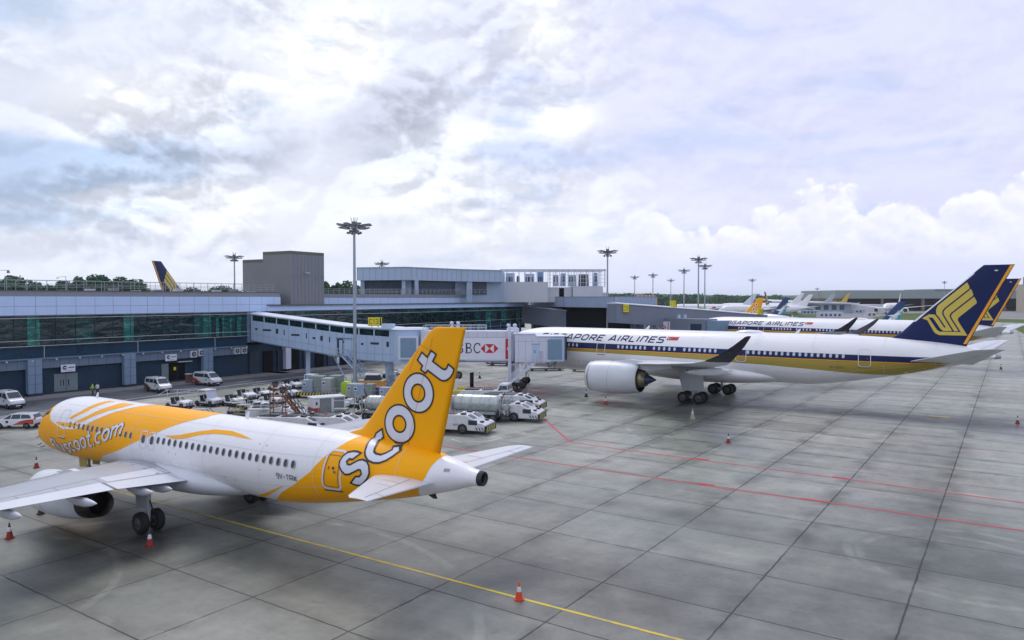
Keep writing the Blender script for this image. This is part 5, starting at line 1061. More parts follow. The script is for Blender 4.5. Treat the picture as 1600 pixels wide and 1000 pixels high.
def gate_sign(loc, rz, text, label, w=2.0, h=1.35, group='yellow gate number signs'):
    r = thing('gate_sign', label, 'sign', loc, rz, group); mb = MB(); mb.box(-w/2, -.25, .25, w/2, .25, .25+h, 'sign_yellow'); mb.box(w/2-.24, -.262, .3, w/2-.04, -.25, .2+h, 'sign_black'); mb.box(-w/2-.04, -.27, .2, w/2+.04, -.24, .26, 'sign_black')
    write(mb, text, 'sign_black', (-w/2+.16, -.256, .25+h*.2), (1, 0, 0), (0, 0, 1), h*.6, .13, .22, width=w-.62, nrm=(0, -1, 0)); mb.build('sign_box', r)
    mb = MB(); mb.box(-.5, -.08, 0, -.42, .08, .25, 'dark_metal'); mb.box(.42, -.08, 0, .5, .08, .25, 'dark_metal'); mb.build('bracket', r)
p = atY(586, 511, 108.2); gate_sign(p, radians(2), 'C13', 'yellow C13 gate sign on the near boarding corridor roof', 1.95, 1.15)
mb = MB(); mb.box(-1, -.8, 0, 1, .8, .75, 'bridge_paint', .15, .1); p = atY(607, 514, 107.5); tag(mb.build('roof_unit', None, (p.x, p.y, p.z)), 'pale blue rooftop unit beside the C13 sign', 'roof unit')
r = corridor('boarding_bridge', 'dark grey boarding corridor with pale roof edge behind the large airliner nose', (2.5, 206.4, 0), radians(-34), [(0, 11.0), (23, 9.1), (34, 8.95)], [(0, 6.4), (23, 4.6), (34, 4.4)], 1.7, 'corridor_grey', 'bridge_roof', 'bridge_joint', False)
R2 = (Matrix.Translation((2.5, 206.4, 0)) @ Matrix.Rotation(radians(-34), 4, 'Z')).inverted()
LB = R2 @ Matrix.Translation((31.2, 186.5, 0)) @ Matrix.Rotation(radians(-50), 4, 'Z')
def wm2(): m = MB(); m.T = LB; return m
m = wm2(); m.cyl((0, 0, 3.7), (0, 0, 8.9), 2.6, 2.6, 'corridor_grey', 24); m.build('rotunda', r)
m = wm2(); m.box(-.5, -4.2, 4.4, 2.6, -2.4, 7.7, 'corridor_grey'); m.box(-.3, -4.25, 4.6, 2.4, -4.2, 7.5, 'bridge_panel'); m.build('service_panel', r)
m = wm2(); m.box(2, -1.7, 4.2, 9, 1.7, 8.1, 'corridor_grey'); m.box(9, -1.9, 4.1, 17.5, 1.9, 8.3, 'corridor_grey'); m.build('tunnel', r)
m = wm2(); m.box(4.2, -1.99, 4.5, 12.2, -1.91, 7.5, 'letter_white'); hsbc(m, (5.2, -2.0, 5.7), (1, 0, 0), (0, 0, 1), 1.05, (0, -1, 0)); hexlogo(m, (10.2, -2.0, 5.7), (1, 0, 0), (0, 0, 1), .95, (0, -1, 0)); m.box(11.6, -2.01, 4.6, 11.85, -1.99, 7.4, 'hsbc_red'); m.build('advert_panel', r)
m = wm2(); rail(m, 1, 9, -1.6, 8.15, 1.1, .8, 'rail_white', 3, .04); m.build('roof_rail', r)
o = beacons(r, 0, 0, 0); o.matrix_local = LB @ Matrix.Translation((5.6, 0, 8.2)) @ Matrix.Scale(1.5, 4)
m = wm2(); m.box(17.5, -2.4, 3.9, 22.5, 2.4, 8.3, 'corridor_grey'); m.box(22.5, -2.0, 3.9, 25.5, 2.6, 8.0, 'bridge_panel'); m.box(18.5, -2.44, 4.3, 21.5, -2.4, 7.2, 'wall_blue'); m.box(17.7, -2.46, 4.0, 17.9, -2.4, 8.3, 'bridge_joint'); m.build('cab', r)
m = wm2(); m.box(14, -1.4, 0, 14.5, -.9, 9.2, 'bridge_paint'); m.box(14, .9, 0, 14.5, 1.4, 9.2, 'bridge_paint'); m.box(13.8, -1.5, .8, 14.7, 1.5, 1.4, 'dark_metal'); m.build('drive_column', r)
r = corridor('boarding_bridge', 'farther dark grey boarding corridor carrying the C15 sign', (23.2, 171.5, 0), radians(31), [(0, 11.8), (26, 10.2), (51, 8.5)], [(0, 7.4), (26, 5.8), (51, 5.0)], 1.7, 'corridor_grey', 'bridge_roof', 'bridge_joint', False, length=51)
p = atY(979, 489.5, 171); gate_sign(p, radians(5), 'C15', 'yellow C15 gate sign at the head of the farther corridor', 1.6, 1.8)
p = atY(1052, 481, 180); gate_sign(p, radians(5), 'C17', 'small yellow gate sign on the far corridor roof', 1.6, 1.5)
p = atY(1188, 492.5, 194); gate_sign(p, radians(5), 'C18', 'yellow gate sign above the second airliner roof', 1.5, 1.5)
# ---------------------------------------------------------------- vehicles and apron equipment
mat('car_white', (.66, .68, .72), .25, var=.03, coat=.5, scale=2); mat('swoosh_red', (.42, .05, .02), .35, coat=.3); mat('swoosh_brown', (.13, .05, .03), .4); mat('bumper', (.02, .02, .022), .6); mat('lamp', (.75, .75, .78), .15, coat=.5); mat('lamp_red', (.5, .02, .02), .3, coat=.5)
mat('tug_white', (.62, .64, .67), .4, var=.08, scale=3, grime=.25); mat('seat', (.015, .018, .03), .6); mat('tarp_grey', (.20, .23, .23), .6, var=.2, scale=3); mat('cart_red', (.33, .03, .04), .5, grime=.2); mat('uld_alu', (.36, .40, .42), .4, metal=.3, var=.15, scale=2, grime=.2); mat('uld_green', (.20, .26, .24), .5, var=.1); mat('uld_blue', (.27, .35, .46), .45, var=.1); mat('uld_purple', (.17, .09, .15), .6); mat('box_orange', (.62, .25, .01), .45, var=.06)
mat('tank_steel', (.42, .47, .47), .28, metal=.45, var=.15, scale=1.5, grime=.25); mat('hose', (.04, .03, .03), .6); mat('cone_red', (.25, .018, .012), .5, var=.15, scale=6); mat('cone_orange', (.60, .055, .01), .45, var=.1, scale=6); mat('cone_white', (.62, .62, .62), .5, var=.1, scale=6); mat('cone_dark', (.03, .02, .02), .6); mat('cone_cream', (.45, .38, .25), .6)
mat('stripe_yellow', (.50, .43, .10), .5, grime=.3); mat('hivis', (.45, .75, .04), .5); mat('trousers', (.012, .015, .03), .8); mat('skin', (.30, .17, .11), .5); mat('hair', (.015, .012, .01), .6); mat('helmet', (.6, .6, .6), .4)
def van(name, label, loc, rz, rear='swoosh_brown', windows=3):
    r = thing(name, label, 'van', loc, rz, 'white airport vans by the terminal'); mb = MB()
    prof = [(-2.3, .42), (-2.35, .9), (-2.28, 1.75), (-2.1, 2.0), (-1.4, 2.07), (.6, 2.05), (.95, 1.98), (1.75, 1.22), (2.2, 1.05), (2.35, .8), (2.36, .45)]
    R = []
    for y, k, dz in ((-.85, .0, 0), (-.83, 0, 0)): pass
    def ring(y, top): return [(x*(1 if z < 1.2 else .985), y, z-(0 if z < 1.3 else top)) for x, z in prof]
    R = [[(x, -.80 if z < 1.15 else -.80+.13*(z-1.15)/.9, z) for x, z in prof], [(x, .80 if z < 1.15 else .80-.13*(z-1.15)/.9, z) for x, z in prof]]
    mb.loft(R, 'car_white', caps=False, smooth=False); 
    for k in (0, 1):
        tr = tessellate_polygon([[Vector((p[0], p[1], 0)) for p in prof]]); mb.add(R[k], [tuple(t) for t in tr], 'car_white')
    body = mb.build('body', r, bevel=.06)
    g = MB(); sidey = lambda z, e=.012: .80-.13*max(0, z-1.15)/.9+e
    for s in (1, -1):
        for a, b_, sl in ([(-2.0, .18, 0)] if windows == 1 else [(-2.0, -1.05, 0), (-.95, .15, 0)]): g.add([(a, s*sidey(1.32), 1.32), (b_, s*sidey(1.32), 1.32), (b_, s*sidey(1.82), 1.82), (a, s*sidey(1.82), 1.82)], [(0, 1, 2, 3)], 'car_glass')
        g.add([(.28, s*sidey(1.3), 1.3), (1.42, s*sidey(1.3), 1.3), (.92, s*sidey(1.84), 1.84), (.28, s*sidey(1.84), 1.84)], [(0, 1, 2, 3)], 'car_glass')
    g.add([(1.70, -.68, 1.29), (1.70, .68, 1.29), (1.07, .62, 1.90), (1.07, -.62, 1.90)], [(0, 1, 2, 3)], 'car_glass'); g.v[-4:] = [(x+.02, y, z+.03) for x, y, z in g.v[-4:]]
    g.build('glass', r)
    d = MB()
    for s in (1, -1): d.add([(-2.3, s*.815, .5), (-.2, s*.815, .45), (-.9, s*.815, .75), (-1.5, s*.815, 1.05), (-2.3, s*.815, 1.2)], [(0, 1, 2, 3, 4)], rear); d.cyl((.75, s*.80, .95), (.75, s*.82, .95), .13, .13, 'sign_black', 12)
    d.build('door_marking', body); b = MB(); b.box(2.2, -.82, .3, 2.44, .82, .62, 'bumper'); b.box(-2.42, -.8, .3, -2.25, .8, .55, 'bumper'); b.box(2.43, -.25, .38, 2.46, .25, .5, 'cone_white'); b.build('bumper', r)
    for s in (1, -1): l = MB(); l.cbox(2.30, s*.64, .86, .12, .26, .2, 'lamp'); l.build('headlight', r)
    m = MB(); m.lathe([(0, .14), (.06, .14), (.09, .05), (.1, .001)], 'line_dark', 'z', 12, (.3, 0, 2.06)); m.cbox(1.5, .98, 1.35, .1, .2, .25, 'bumper'); m.cbox(1.5, -.98, 1.35, .1, .2, .25, 'bumper'); m.build('mirror', r)
    for x in (1.45, -1.45):
        for y in (.74, -.74): MB().wheel((x, y, .33), .33, .2).build('wheel', r)
    return r
P_ = lambda px, py: tuple(gp(px, py))
v1 = van('van', 'white van with side windows parked nose out before the entrance doorway', P_(247, 612), radians(-38), windows=2)
van('van', 'white minibus with dark side windows parked right of the others, by the cooling units', P_(324, 602), radians(-30), 'swoosh_red', 1)
van('van', 'white van cut by the left edge of the view, beside the first wall column', P_(13, 637), radians(-32), windows=2)
def car():
    r = thing('car', 'white hatchback with red swoosh on its rear door, at the left edge', 'car', P_(28, 668), radians(184)); mb = MB()
    prof = [(-2.05, .35), (-2.1, .85), (-2.0, 1.05), (-1.75, 1.42), (-1.2, 1.5), (-.2, 1.52), (.35, 1.46), (1.1, 1.02), (1.75, .88), (2.05, .65), (2.1, .35)]
    R = [[(x, s*(.86 if z < .95 else .86-.22*(z-.95)/.5), z) for x, z in prof] for s in (-1, 1)]
    mb.loft(R, 'car_white', caps=False, smooth=False)
    for k in (0, 1): mb.add(R[k], [tuple(t) for t in tessellate_polygon([[Vector((p[0], p[1], 0)) for p in prof]])], 'car_white')
    b = mb.build('body', r, bevel=.07); g = MB(); sy = lambda z: .875-.22*max(0, z-.95)/.5
    for s in (1, -1):
        for P in ([(-1.75, 1.05), (-.75, 1.02), (-.75, 1.42), (-1.5, 1.38)], [(-.68, 1.02), (.18, 1.0), (.1, 1.42), (-.68, 1.43)], [(.25, 1.0), (.95, .99), (.3, 1.4), (.2, 1.4)]): g.add([(x, s*sy(z), z) for x, z in P], [(0, 1, 2, 3)], 'car_glass')
    g.add([(1.06, -.66, 1.07), (1.06, .66, 1.07), (.42, .58, 1.46), (.42, -.58, 1.46)], [(0, 1, 2, 3)], 'car_glass'); g.add([(-2.02, -.64, 1.07), (-2.02, .64, 1.07), (-1.8, .58, 1.4), (-1.8, -.58, 1.4)], [(0, 1, 2, 3)], 'car_glass'); g.build('glass', r)
    d = MB()
    for s in (1, -1): d.add([(-2.0, s*.875, .45), (.1, s*.875, .4), (-.3, s*.875, .55), (-.8, s*.875, .8), (-1.4, s*.875, .92), (-2.0, s*.875, .95)], [(0, 1, 2, 3, 4, 5)], 'swoosh_red'); d.cyl((.55, s*.865, .72), (.55, s*.885, .72), .13, .13, 'sign_black', 12)
    d.build('door_marking', b); q = MB(); q.box(-2.14, -.84, .3, -2.0, .84, .5, 'bumper'); q.box(2.0, -.84, .25, 2.14, .84, .5, 'bumper'); q.build('bumper', r)
    for s in (1, -1): MB().cbox(-2.03, s*.72, .95, .12, .2, .25, 'lamp_red').build('tail_light', r)
    for x in (1.3, -1.3):
        for y in (.8, -.8): MB().wheel((x, y, .32), .32, .2).build('wheel', r)
car()
def tug(loc, rz, label, canopy=False):
    r = thing('baggage_tractor', label, 'baggage tractor', loc, rz, 'white baggage tractors parked on the apron'); mb = MB()
    mb.prism([(-1.5, .28), (-1.5, .82), (-1.35, .92), (-.75, .92), (-.7, .55), (.25, .5), (.3, .98), (.7, 1.02), (1.45, .86), (1.55, .75), (1.55, .28)], -.72, .72, 'tug_white', 'y'); mb.build('body', r, bevel=.04)
    m = MB(); m.box(-1.55, -.76, .2, 1.62, .76, .42, 'bumper')
    for k in range(5): m.box(1.56, -.5+.22*k, .45, 1.575, -.42+.22*k, .75, 'louvre')
    m.box(.75, -.745, .5, 1.3, -.72, .72, 'louvre'); m.build('bumper', r)
    for y in (.34, -.34): s = MB(); s.box(-.72, y-.24, .6, -.22, y+.24, .74, 'seat'); s.prism([(-.78, .7), (-.66, .7), (-.78, 1.3), (-.9, 1.3)], y-.24, y+.24, 'seat', 'y'); s.build('seat', r, bevel=.03)
    w = MB(); w.bar((.32, .34, .9), (.05, .34, 1.2), .05, .05, 'dark_metal'); w.lathe([(-.02, .2), (0, .22), (.02, .2)], 'black', 'z', 14, (.04, .34, 1.22)); w.build('steering_wheel', r)
    for x in (1.05, -1.12):
        for y in (.66, -.66): MB().wheel((x, y, .34), .34, .22, n=14).build('wheel', r)
    if canopy:
        c = MB(); c.box(-1.0, -.72, 1.92, .55, .72, 2.0, 'tug_white')
        for x, x2 in ((-.95, -.95), (.35, .62)):
            for y in (.68, -.68): c.bar((x, y, 1.92), (x2, y, .9), .07, .07, 'tug_white')
        c.add([(.6, -.62, 1.0), (.6, .62, 1.0), (.38, .62, 1.88), (.38, -.62, 1.88)], [(0, 1, 2, 3)], 'lilac_window'); c.build('canopy', r)
    return r
T0 = tug(P_(281, 638), radians(-24), 'open white baggage tractor farthest left, just above the orange nose roof'); T1 = tug(P_(326, 634), radians(-26), 'white baggage tractor with a square canopy, right of the farthest left one', True)
tl = [(365, 634, -30, 'white baggage tractor just right of the left canopy tractor'), (398, 640, -20, 'white baggage tractor behind the wing stands, left of the rusty stair'), (408, 622, -28, 'white baggage tractor at the left end of the middle row'), (449, 621, -28, 'white baggage tractor in front of the left end of the striped dolly'),
      (437, 611, -24, 'white tractor second in the back row behind the middle pair'), (455, 608, -24, 'white tractor third in the back row behind the middle pair'), (470, 606, -24, 'white tractor fourth in the back row, beside the canopy one'), (411, 648, -25, 'white baggage tractor half hidden left of the rusty stair foot'), (556, 636, 168, 'white tractor coupled to the red and white baggage cart'),
      (383, 625, -35, 'white baggage tractor between the left group and middle row'), (509, 602, -22, 'white tractor right of the tall canopy tractor in the back row'), (612, 590, 10, 'white tractor parked under the bridge rotunda'), (745, 626, 150, 'white tractor between the orange fin and the tanker'), (425, 632, -28, 'white baggage tractor directly behind the rusty stair'), (387, 636, 140, 'white baggage tractor facing away beside the stands'), (523, 640, 170, 'white tractor just behind the baggage cart roof')]
for px, py, a, lb in tl: dup(T0, P_(px, py), radians(a), lb)
dup(T1, P_(489, 606), radians(-20), 'tallest white baggage tractor, its canopy above the middle row'); dup(T1, P_(632, 598), radians(12), 'canopy baggage tractor half hidden behind the orange fin')
def pickup(loc, rz, label):
    r = thing('pickup', label, 'pickup', loc, rz); mb = MB(); mb.prism([(-2.5, .5), (-2.5, 1.0), (.0, 1.0), (.1, 1.65), (1.1, 1.65), (1.6, 1.05), (2.4, .95), (2.5, .5)], -.85, .85, 'car_white', 'y'); mb.build('body', r, bevel=.05)
    g = MB(); g.box(.2, -.862, 1.08, 1.1, .862, 1.5, 'car_glass'); g.box(-.02, -.6, 1.1, .0, .6, 1.5, 'car_glass'); g.build('glass', r); b = MB(); b.box(-2.6, -.87, .35, 2.6, .87, .6, 'bumper'); b.build('bumper', r)
    for x in (1.5, -1.5):
        for y in (.8, -.8): MB().wheel((x, y, .38), .38, .24).build('wheel', r)
pickup(P_(781, 571), radians(5), 'small white pickup beyond the advert tunnel of the bridge')
def tow(loc, rz, label, L=7.5, Wd=3., cab=False):
    r = thing('pushback_tractor', label, 'pushback tractor', loc, rz, 'large white pushback tractors'); h = L/2; w = Wd/2; mb = MB()
    mb.prism([(-h, .4), (-h, 1.45), (-h+.35, 1.75), (h-2.5, 1.85), (h-1.9, 1.8), (h-1.25, 1.5), (h-.95, 1.2), (h-.3, 1.12), (h, .95), (h, .4)], -w, w, 'tug_white', 'y'); mb.build('body', r, bevel=.1)
    m = MB()
    for q in (-1, 1):
        a, c = sorted((q*w*.2, q*w*.8)); m.box(-h+.6, a, 1.7, -h+2.3, c, 1.86, 'black'); m.box(h-4.6, a, 1.8, h-3.2, c, 1.88, 'louvre')
        m.add([(h-1.88, a, 1.83), (h-1.88, c, 1.83), (h-1.22, c, 1.53), (h-1.22, a, 1.53)], [(0, 1, 2, 3)], 'car_glass'); m.box(h-1.7, q*w-.02, .95, h-.8, q*w+.015, 1.4, 'louvre'); m.box(h-3.3, q*w-.02, .8, h-2.2, q*w+.012, 1.0, 'line_grey')
        m.bar((h-2.0, q*w*.9, 1.8), (h-2.0, q*w*.9, 2.5), .05, .05, 'steel'); m.cbox(h-.55, q*w*.5, 1.2, .3, .5, .16, 'dark_metal')
    m.box(-h+.2, -.04, 1.74, h-3, .04, 1.9, 'line_grey'); m.cyl((-h+2.8, 0, 1.8), (-h+2.8, 0, 2.05), .1, .1, 'orange_red', 8); m.build('hood_panel', r)
    b = MB(); b.box(-h-.12, -w*1.02, .3, -h+.1, w*1.02, .75, 'bumper'); b.box(h-.05, -w*1.02, .28, h+.15, w*1.02, .88, 'sign_black'); k = -w
    while k < w-.5: b.add([(h+.155, k, .3), (h+.155, k+.24, .3), (h+.155, k+.54, .86), (h+.155, k+.3, .86)], [(0, 1, 2, 3)], 'stripe_yellow'); k += .5
    for s in (1, -1):
        for q in range(3): b.add([(h-.1-.3*q, s*(w+.012), .45), (h-.22-.3*q, s*(w+.012), .45), (h-.4-.3*q, s*(w+.012), .75), (h-.28-.3*q, s*(w+.012), .75)], [(0, 1, 2, 3)], 'sign_black')
    b.build('bumper', r)
    for s in (1, -1): s_ = MB(); s_.box(h-2.6, s*w*.6-.3, 1.8, h-2.2, s*w*.6+.3, 1.98, 'seat'); s_.build('seat', r)
    for x in (-h*.55, h*.3):
        for s in (1, -1): MB().wheel((x, s*(w-.14), .52), .52, .36).build('wheel', r)
    if cab: c = MB(); c.box(h-2.6, -w*.8, 1.7, h-1.3, w*.8, 2.6, 'tug_white', .15, .1); c.box(h-2.45, -w*.8-.0, 1.95, h-1.35, w*.8+.02, 2.42, 'car_glass', .12, .08); c.box(h-2.62, -w*.6, 1.95, h-1.28, w*.6, 2.42, 'car_glass', .1); c.build('cab', r)
    return r
tow(P_(716, 674), radians(-18), 'nearest white pushback tractor with striped bumper, right of the orange fin', 6.6, 2.8)
tow(P_(793, 655), radians(-16), 'white pushback tractor with striped bumper at the right end of the group', 7.6, 3.0)
tow(P_(800, 640), radians(-16), 'white pushback tractor behind the rightmost one, its tail wheel showing', 7.4, 3.0); tow(P_(768, 631), radians(-14), 'white pushback tractor with a glazed cab behind the tanker', 7.4, 3.0, True)
tow(P_(462, 678), radians(-12), 'long white pushback tractor right behind the white fuselage roof', 7.5, 3.); tow(P_(520, 678), radians(-14), 'white pushback tractor below the red and white baggage cart', 7.0, 2.8); tow(P_(440, 662), radians(-8), 'white pushback tractor behind the longest one near the rusty stair', 6.6, 2.8)
def tanker(loc, rz, label, L=6.5, rr=.95):
    r = thing('tank_truck', label, 'tank truck', loc, rz, 'steel tank trailers'); mb = MB(); h = L/2
    mb.lathe([(-h, .05), (-h-.0, rr*.6), (-h+.2, rr*.93), (-h+.45, rr), (h-.45, rr), (h-.2, rr*.93), (h, rr*.6), (h, .05)], 'tank_steel', 'x', 32, (0, 0, 1.85), caps=True)
    for k in (-.6, -.2, .2, .6): mb.lathe([(h*k-.03, rr+.015), (h*k+.03, rr+.015)], 'line_grey', 'x', 32, (0, 0, 1.85))
    mb.build('tank', r); c = MB(); c.box(-h, -.9, .6, h+1.0, .9, .85, 'dark_metal'); c.box(-h+.3, -1.0, .85, h-.4, 1.0, 1.1, 'uld_alu'); c.build('chassis', r)
    p = MB(); random.seed(5)
    for k in range(16):
        a = Vector((h+.1+random.random()*.9, random.uniform(-.85, .85), random.uniform(.8, 2.6))); b_ = a+Vector((random.uniform(-.4, .4), random.uniform(-.5, .5), random.uniform(-.6, .6))); p.cyl(a, b_, .05, .05, random.choice(['steel', 'hose', 'rust', 'tug_white']), 6)
    for y in (-.9, .9):
        for x in (h+.1, h+1.0): p.bar((x, y, .8), (x, y, 2.5), .06, .06, 'steel')
        p.bar((h+.1, y, 2.5), (h+1.0, y, 2.5), .06, .06, 'steel')
    p.bar((h+1.0, -.9, 2.5), (h+1.0, .9, 2.5), .06, .06, 'steel'); p.lathe([(0, .3), (.06, .36), (.12, .3)], 'hose', 'x', 14, (h+.9, 0, 1.3)); p.build('pump_gear', r)
    f = MB(); f.box(-h-1.6, -1, .8, -h-.2, 1, 2.5, 'tug_white', .12, .08); f.box(-h-1.62, -.8, 1.7, -h-1.5, .8, 2.3, 'car_glass'); f.box(-h-1.2, -1.01, 1.7, -h-.5, 1.01, 2.25, 'car_glass', .05, .04); f.build('cab', r)
    for x in (-h-.6, h*.3, h*.75):
        for y in (.8, -.8): MB().wheel((x, y, .45), .45, .3).build('wheel', r)
tanker(P_(747, 657), radians(-17), 'cylindrical steel tank truck between the pushback tractors right of the fin', 5.2); tanker(P_(588, 656), radians(168), 'steel tank truck cut by the left edge of the orange fin', 2.2, .8)
def cart():
    r = thing('baggage_cart', 'covered baggage cart, white above and red below, with grey curtains', 'baggage cart', P_(511, 653), radians(32)); mb = MB()
    mb.box(-2.3, -1.05, .5, 2.2, 1.05, .75, 'dark_metal'); mb.box(-2.3, -1.05, .75, -1.4, 1.05, 2.3, 'tug_white'); mb.box(-2.31, -1.06, .75, -1.35, 1.06, 1.3, 'cart_red'); mb.box(2.05, -1.05, .75, 2.2, 1.05, 2.3, 'tug_white'); mb.box(.25, -1.06, .75, .6, 1.06, 2.3, 'tug_white'); mb.box(-2.4, -1.15, 2.3, 2.3, 1.15, 2.42, 'tug_white'); mb.build('body', r)
    c = MB()
    for a, b_ in ((-1.35, .25), (.6, 2.05)): c.box(a, -1.03, .78, b_, 1.03, 2.28, 'tarp_grey')
    c.build('curtain', r); d = MB(); d.box(-1.95, -1.07, 1.6, -1.7, -1.05, 1.95, 'louvre'); d.bar((-2.3, 0, .6), (-3.4, 0, .35), .08, .08, 'dark_metal'); d.build('drawbar', r)
    r.scale = (.78, .9, 1)
    for x in (-1.5, 1.5):
        for y in (.85, -.85): MB().wheel((x, y, .3), .3, .2).build('wheel', r)
cart()
def dolly(loc, rz, L, label):
    r = thing('container_dolly', label, 'dolly', loc, rz, 'striped container dollies'); mb = MB(); mb.box(-L/2, -1.1, .45, L/2, 1.1, .62, 'dark_metal')
    k = -L/2
    while k < L/2-.3: mb.add([(k, -1.105, .4), (k+.22, -1.105, .4), (k+.4, -1.105, .8), (k+.18, -1.105, .8)], [(0, 1, 2, 3)], 'stripe_yellow'); k += .42
    mb.box(-L/2, -1.1, .38, L/2, -1.06, .82, 'sign_black'); mb.build('deck', r); d = MB()
    k = -L/2
    while k <= L/2+.01: d.bar((k, -1.0, .6), (k, -1.0, 1.7), .05, .05, 'steel'); k += L/3.
    for z in (1.15, 1.7): d.bar((-L/2, -1.0, z), (L/2, -1.0, z), .04, .04, 'steel')
    d.build('rail', r); k = -L/2+.6
    while k < L/2:
        for y in (.8, -.8): MB().wheel((k, y, .28), .28, .18, n=12).build('wheel', r)
        k += 2.4
dl = gp(490, 622), gp(588, 629)
dolly(tuple(gp(490, 621)), radians(-10), 6.2, 'striped container dolly behind the covered baggage cart'); dolly(tuple(gp(522, 626)), radians(-10), 3.6, 'short striped dolly under the lime cover'); dolly(tuple(gp(586, 630)), radians(-9), 6.6, 'striped container dolly at the left edge of the orange fin')
def uld(loc, rz, w, d, h, m, label, cut=.35, rib=True):
    r = thing('cargo_container', label, 'container', loc, rz, 'cargo containers and covered loads on the dollies'); mb = MB(); mb.prism([(-w/2+cut, 0), (w/2, 0), (w/2, h), (-w/2, h), (-w/2, cut*1.1)], -d/2, d/2, m, 'y'); mb.build('shell', r, bevel=.03)
    f = MB(); f.box(-w/2+.15, -d/2-.02, h*.55, -w/2+.55, -d/2, h*.8, 'letter_white'); f.box(-w/2+.2, -d/2-.025, h*.6, -w/2+.5, -d/2-.02, h*.75, 'recess_blue')
    for x in (-w/2+.03, 0, w/2-.05): f.box(x, -d/2-.03, cut, x+.04, -d/2, h, 'steel')
    f.build('label_panel', r)
UL = [(484, 613, 1.5, 1.7, 'uld_blue', 'pale blue container at the left end of the dolly'), (497, 613, 1.9, 2.2, 'uld_green', 'broad grey green container second from the left on the dolly'), (513.5, 614, 1.4, 2.0, 'uld_alu', 'narrow aluminium container left of the one behind the lime cover'), (526, 612, 1.5, 2.2, 'uld_green', 'tall grey green container just left of the lime cover'),
      (552.5, 620, 1.3, 1.7, 'uld_alu', 'aluminium container right of the lime cover'), (564, 622, 1.5, 1.8, 'uld_blue', 'pale blue container with a white panel left of the purple load'), (577, 622, 1.3, 1.8, 'uld_green', 'grey green container touching the purple load'), (588, 620, 1.7, 1.3, 'uld_purple', 'dark purple covered load left of the fin'), (603, 624, 1.2, 1.5, 'uld_blue', 'pale blue container cut off by the leading edge of the fin')]
for px, py, w, h, m, lb in UL: q = gp(px, py, .65); uld(tuple(q), radians(-10), w, 1.5, h, m, lb, .25)
r = thing('covered_load', 'lime green covered load standing on the short dolly', 'covered load', tuple(gp(541.5, 615, .65)), radians(-10)); mb = MB(); mb.prism([(-.55, 0), (.6, 0), (.62, 1.35), (.4, 1.6), (-.2, 1.62), (-.55, 1.4)], -.55, .55, 'lime', 'y'); mb.build('cover', r, bevel=.12)
r = thing('equipment_box', 'orange equipment box with pale lid at the foot of the lamp mast', 'equipment box', tuple(gp(582, 616)), radians(-4)); mb = MB(); mb.box(-1.7, -1, .5, 1.7, 1, 1.85, 'box_orange'); mb.box(-1.75, -1.05, 1.85, 1.75, 1.05, 1.98, 'cone_cream'); mb.build('box', r); m = MB(); m.prism([(-1.0, 2.0), (1.2, 2.0), (.8, 2.7), (-.6, 2.7)], -.8, .8, 'louvre', 'y'); m.box(-1.0, -.85, 2.68, 1.0, .85, 2.78, 'bridge_roof'); m.build('hood', r)
for x in (-1.2, 1.2): MB().wheel((x, -.8, .3), .3, .2).build('wheel', r)
def rusty():
    r = thing('maintenance_stair', 'rusty open steel maintenance stair behind the white fuselage', 'stair', P_(462, 676), radians(0)); mb = MB()
    T = 3.6
    for x in (-2.3, -1.1):
        for y in (-.5, .5): mb.bar((x, y, 0), (x, y, T+1.1), .07, .07, 'rust')
    for z in (T, T+.55, T+1.1, 1.2, 2.4): 
        for y in (-.5, .5): mb.bar((-2.3, y, z), (-1.1, y, z), .05, .05, 'rust')
        mb.bar((-2.3, -.5, z), (-2.3, .5, z), .05, .05, 'rust')
    mb.box(-2.4, -.55, T-.05, -1.0, .55, T+.03, 'rust'); mb.bar((-2.3, -.5, 0), (-1.1, -.5, 2.4), .04, .04, 'rust'); mb.bar((-2.3, -.5, 2.4), (-1.1, -.5, T), .04, .04, 'rust'); mb.build('platform', r)
    s = MB()
    for y in (-.45, .45): s.bar((-1.0, y, T), (1.6, y, .2), .07, .2, 'rust'); s.bar((-1.0, y, T+1), (1.6, y, 1.2), .05, .05, 'dark_metal'); [s.bar((-1+2.6*i/7, y, T-(T-.2)*i/7), (-1+2.6*i/7, y, T-(T-.2)*i/7+1), .04, .04, 'dark_metal') for i in range(8)]
    for i in range(14): t = (i+.5)/14; s.box(-1.0+2.6*t-.12, -.45, T-(T-.2)*t, -1.0+2.6*t+.12, .45, T-(T-.2)*t+.04, 'rust')
    s.build('stair', r); b = MB(); b.box(-2.5, -.7, .25, 2.0, .7, .4, 'stripe_yellow'); b.box(.2, -.72, .4, 1.5, -.5, .9, 'stripe_yellow'); b.build('base', r)
    for x in (-2.0, 1.6):
        for y in (.7, -.7): MB().wheel((x, y, .22), .22, .12, n=12).build('wheel', r)
rusty()
def stand(px, py, rz, label, h=1.9, m='rail_white', L=2.2):
    r = thing('work_stand', label, 'work stand', P_(px, py), rz, 'small work stands among the tractors'); mb = MB()
    for x in (-L/2, L/2):
        for y in (-.5, .5): mb.bar((x, y, .2), (x*.6, y, h), .05, .05, m)
    mb.bar((-L/2, -.5, .2), (L*.3, -.5, h), .04, .04, m); mb.bar((L/2, -.5, .2), (-L*.3, -.5, h), .04, .04, m); mb.box(-L*.32, -.55, h-.06, L*.32, .55, h, 'steel'); mb.box(-L/2-.1, -.6, .1, L/2+.1, .6, .22, 'dark_metal')
    for x in (-L*.3, L*.3): mb.bar((x, -.5, h), (x, -.5, h+.9), .04, .04, m)
    mb.bar((-L*.3, -.5, h+.9), (L*.3, -.5, h+.9), .04, .04, m); mb.build('frame', r)
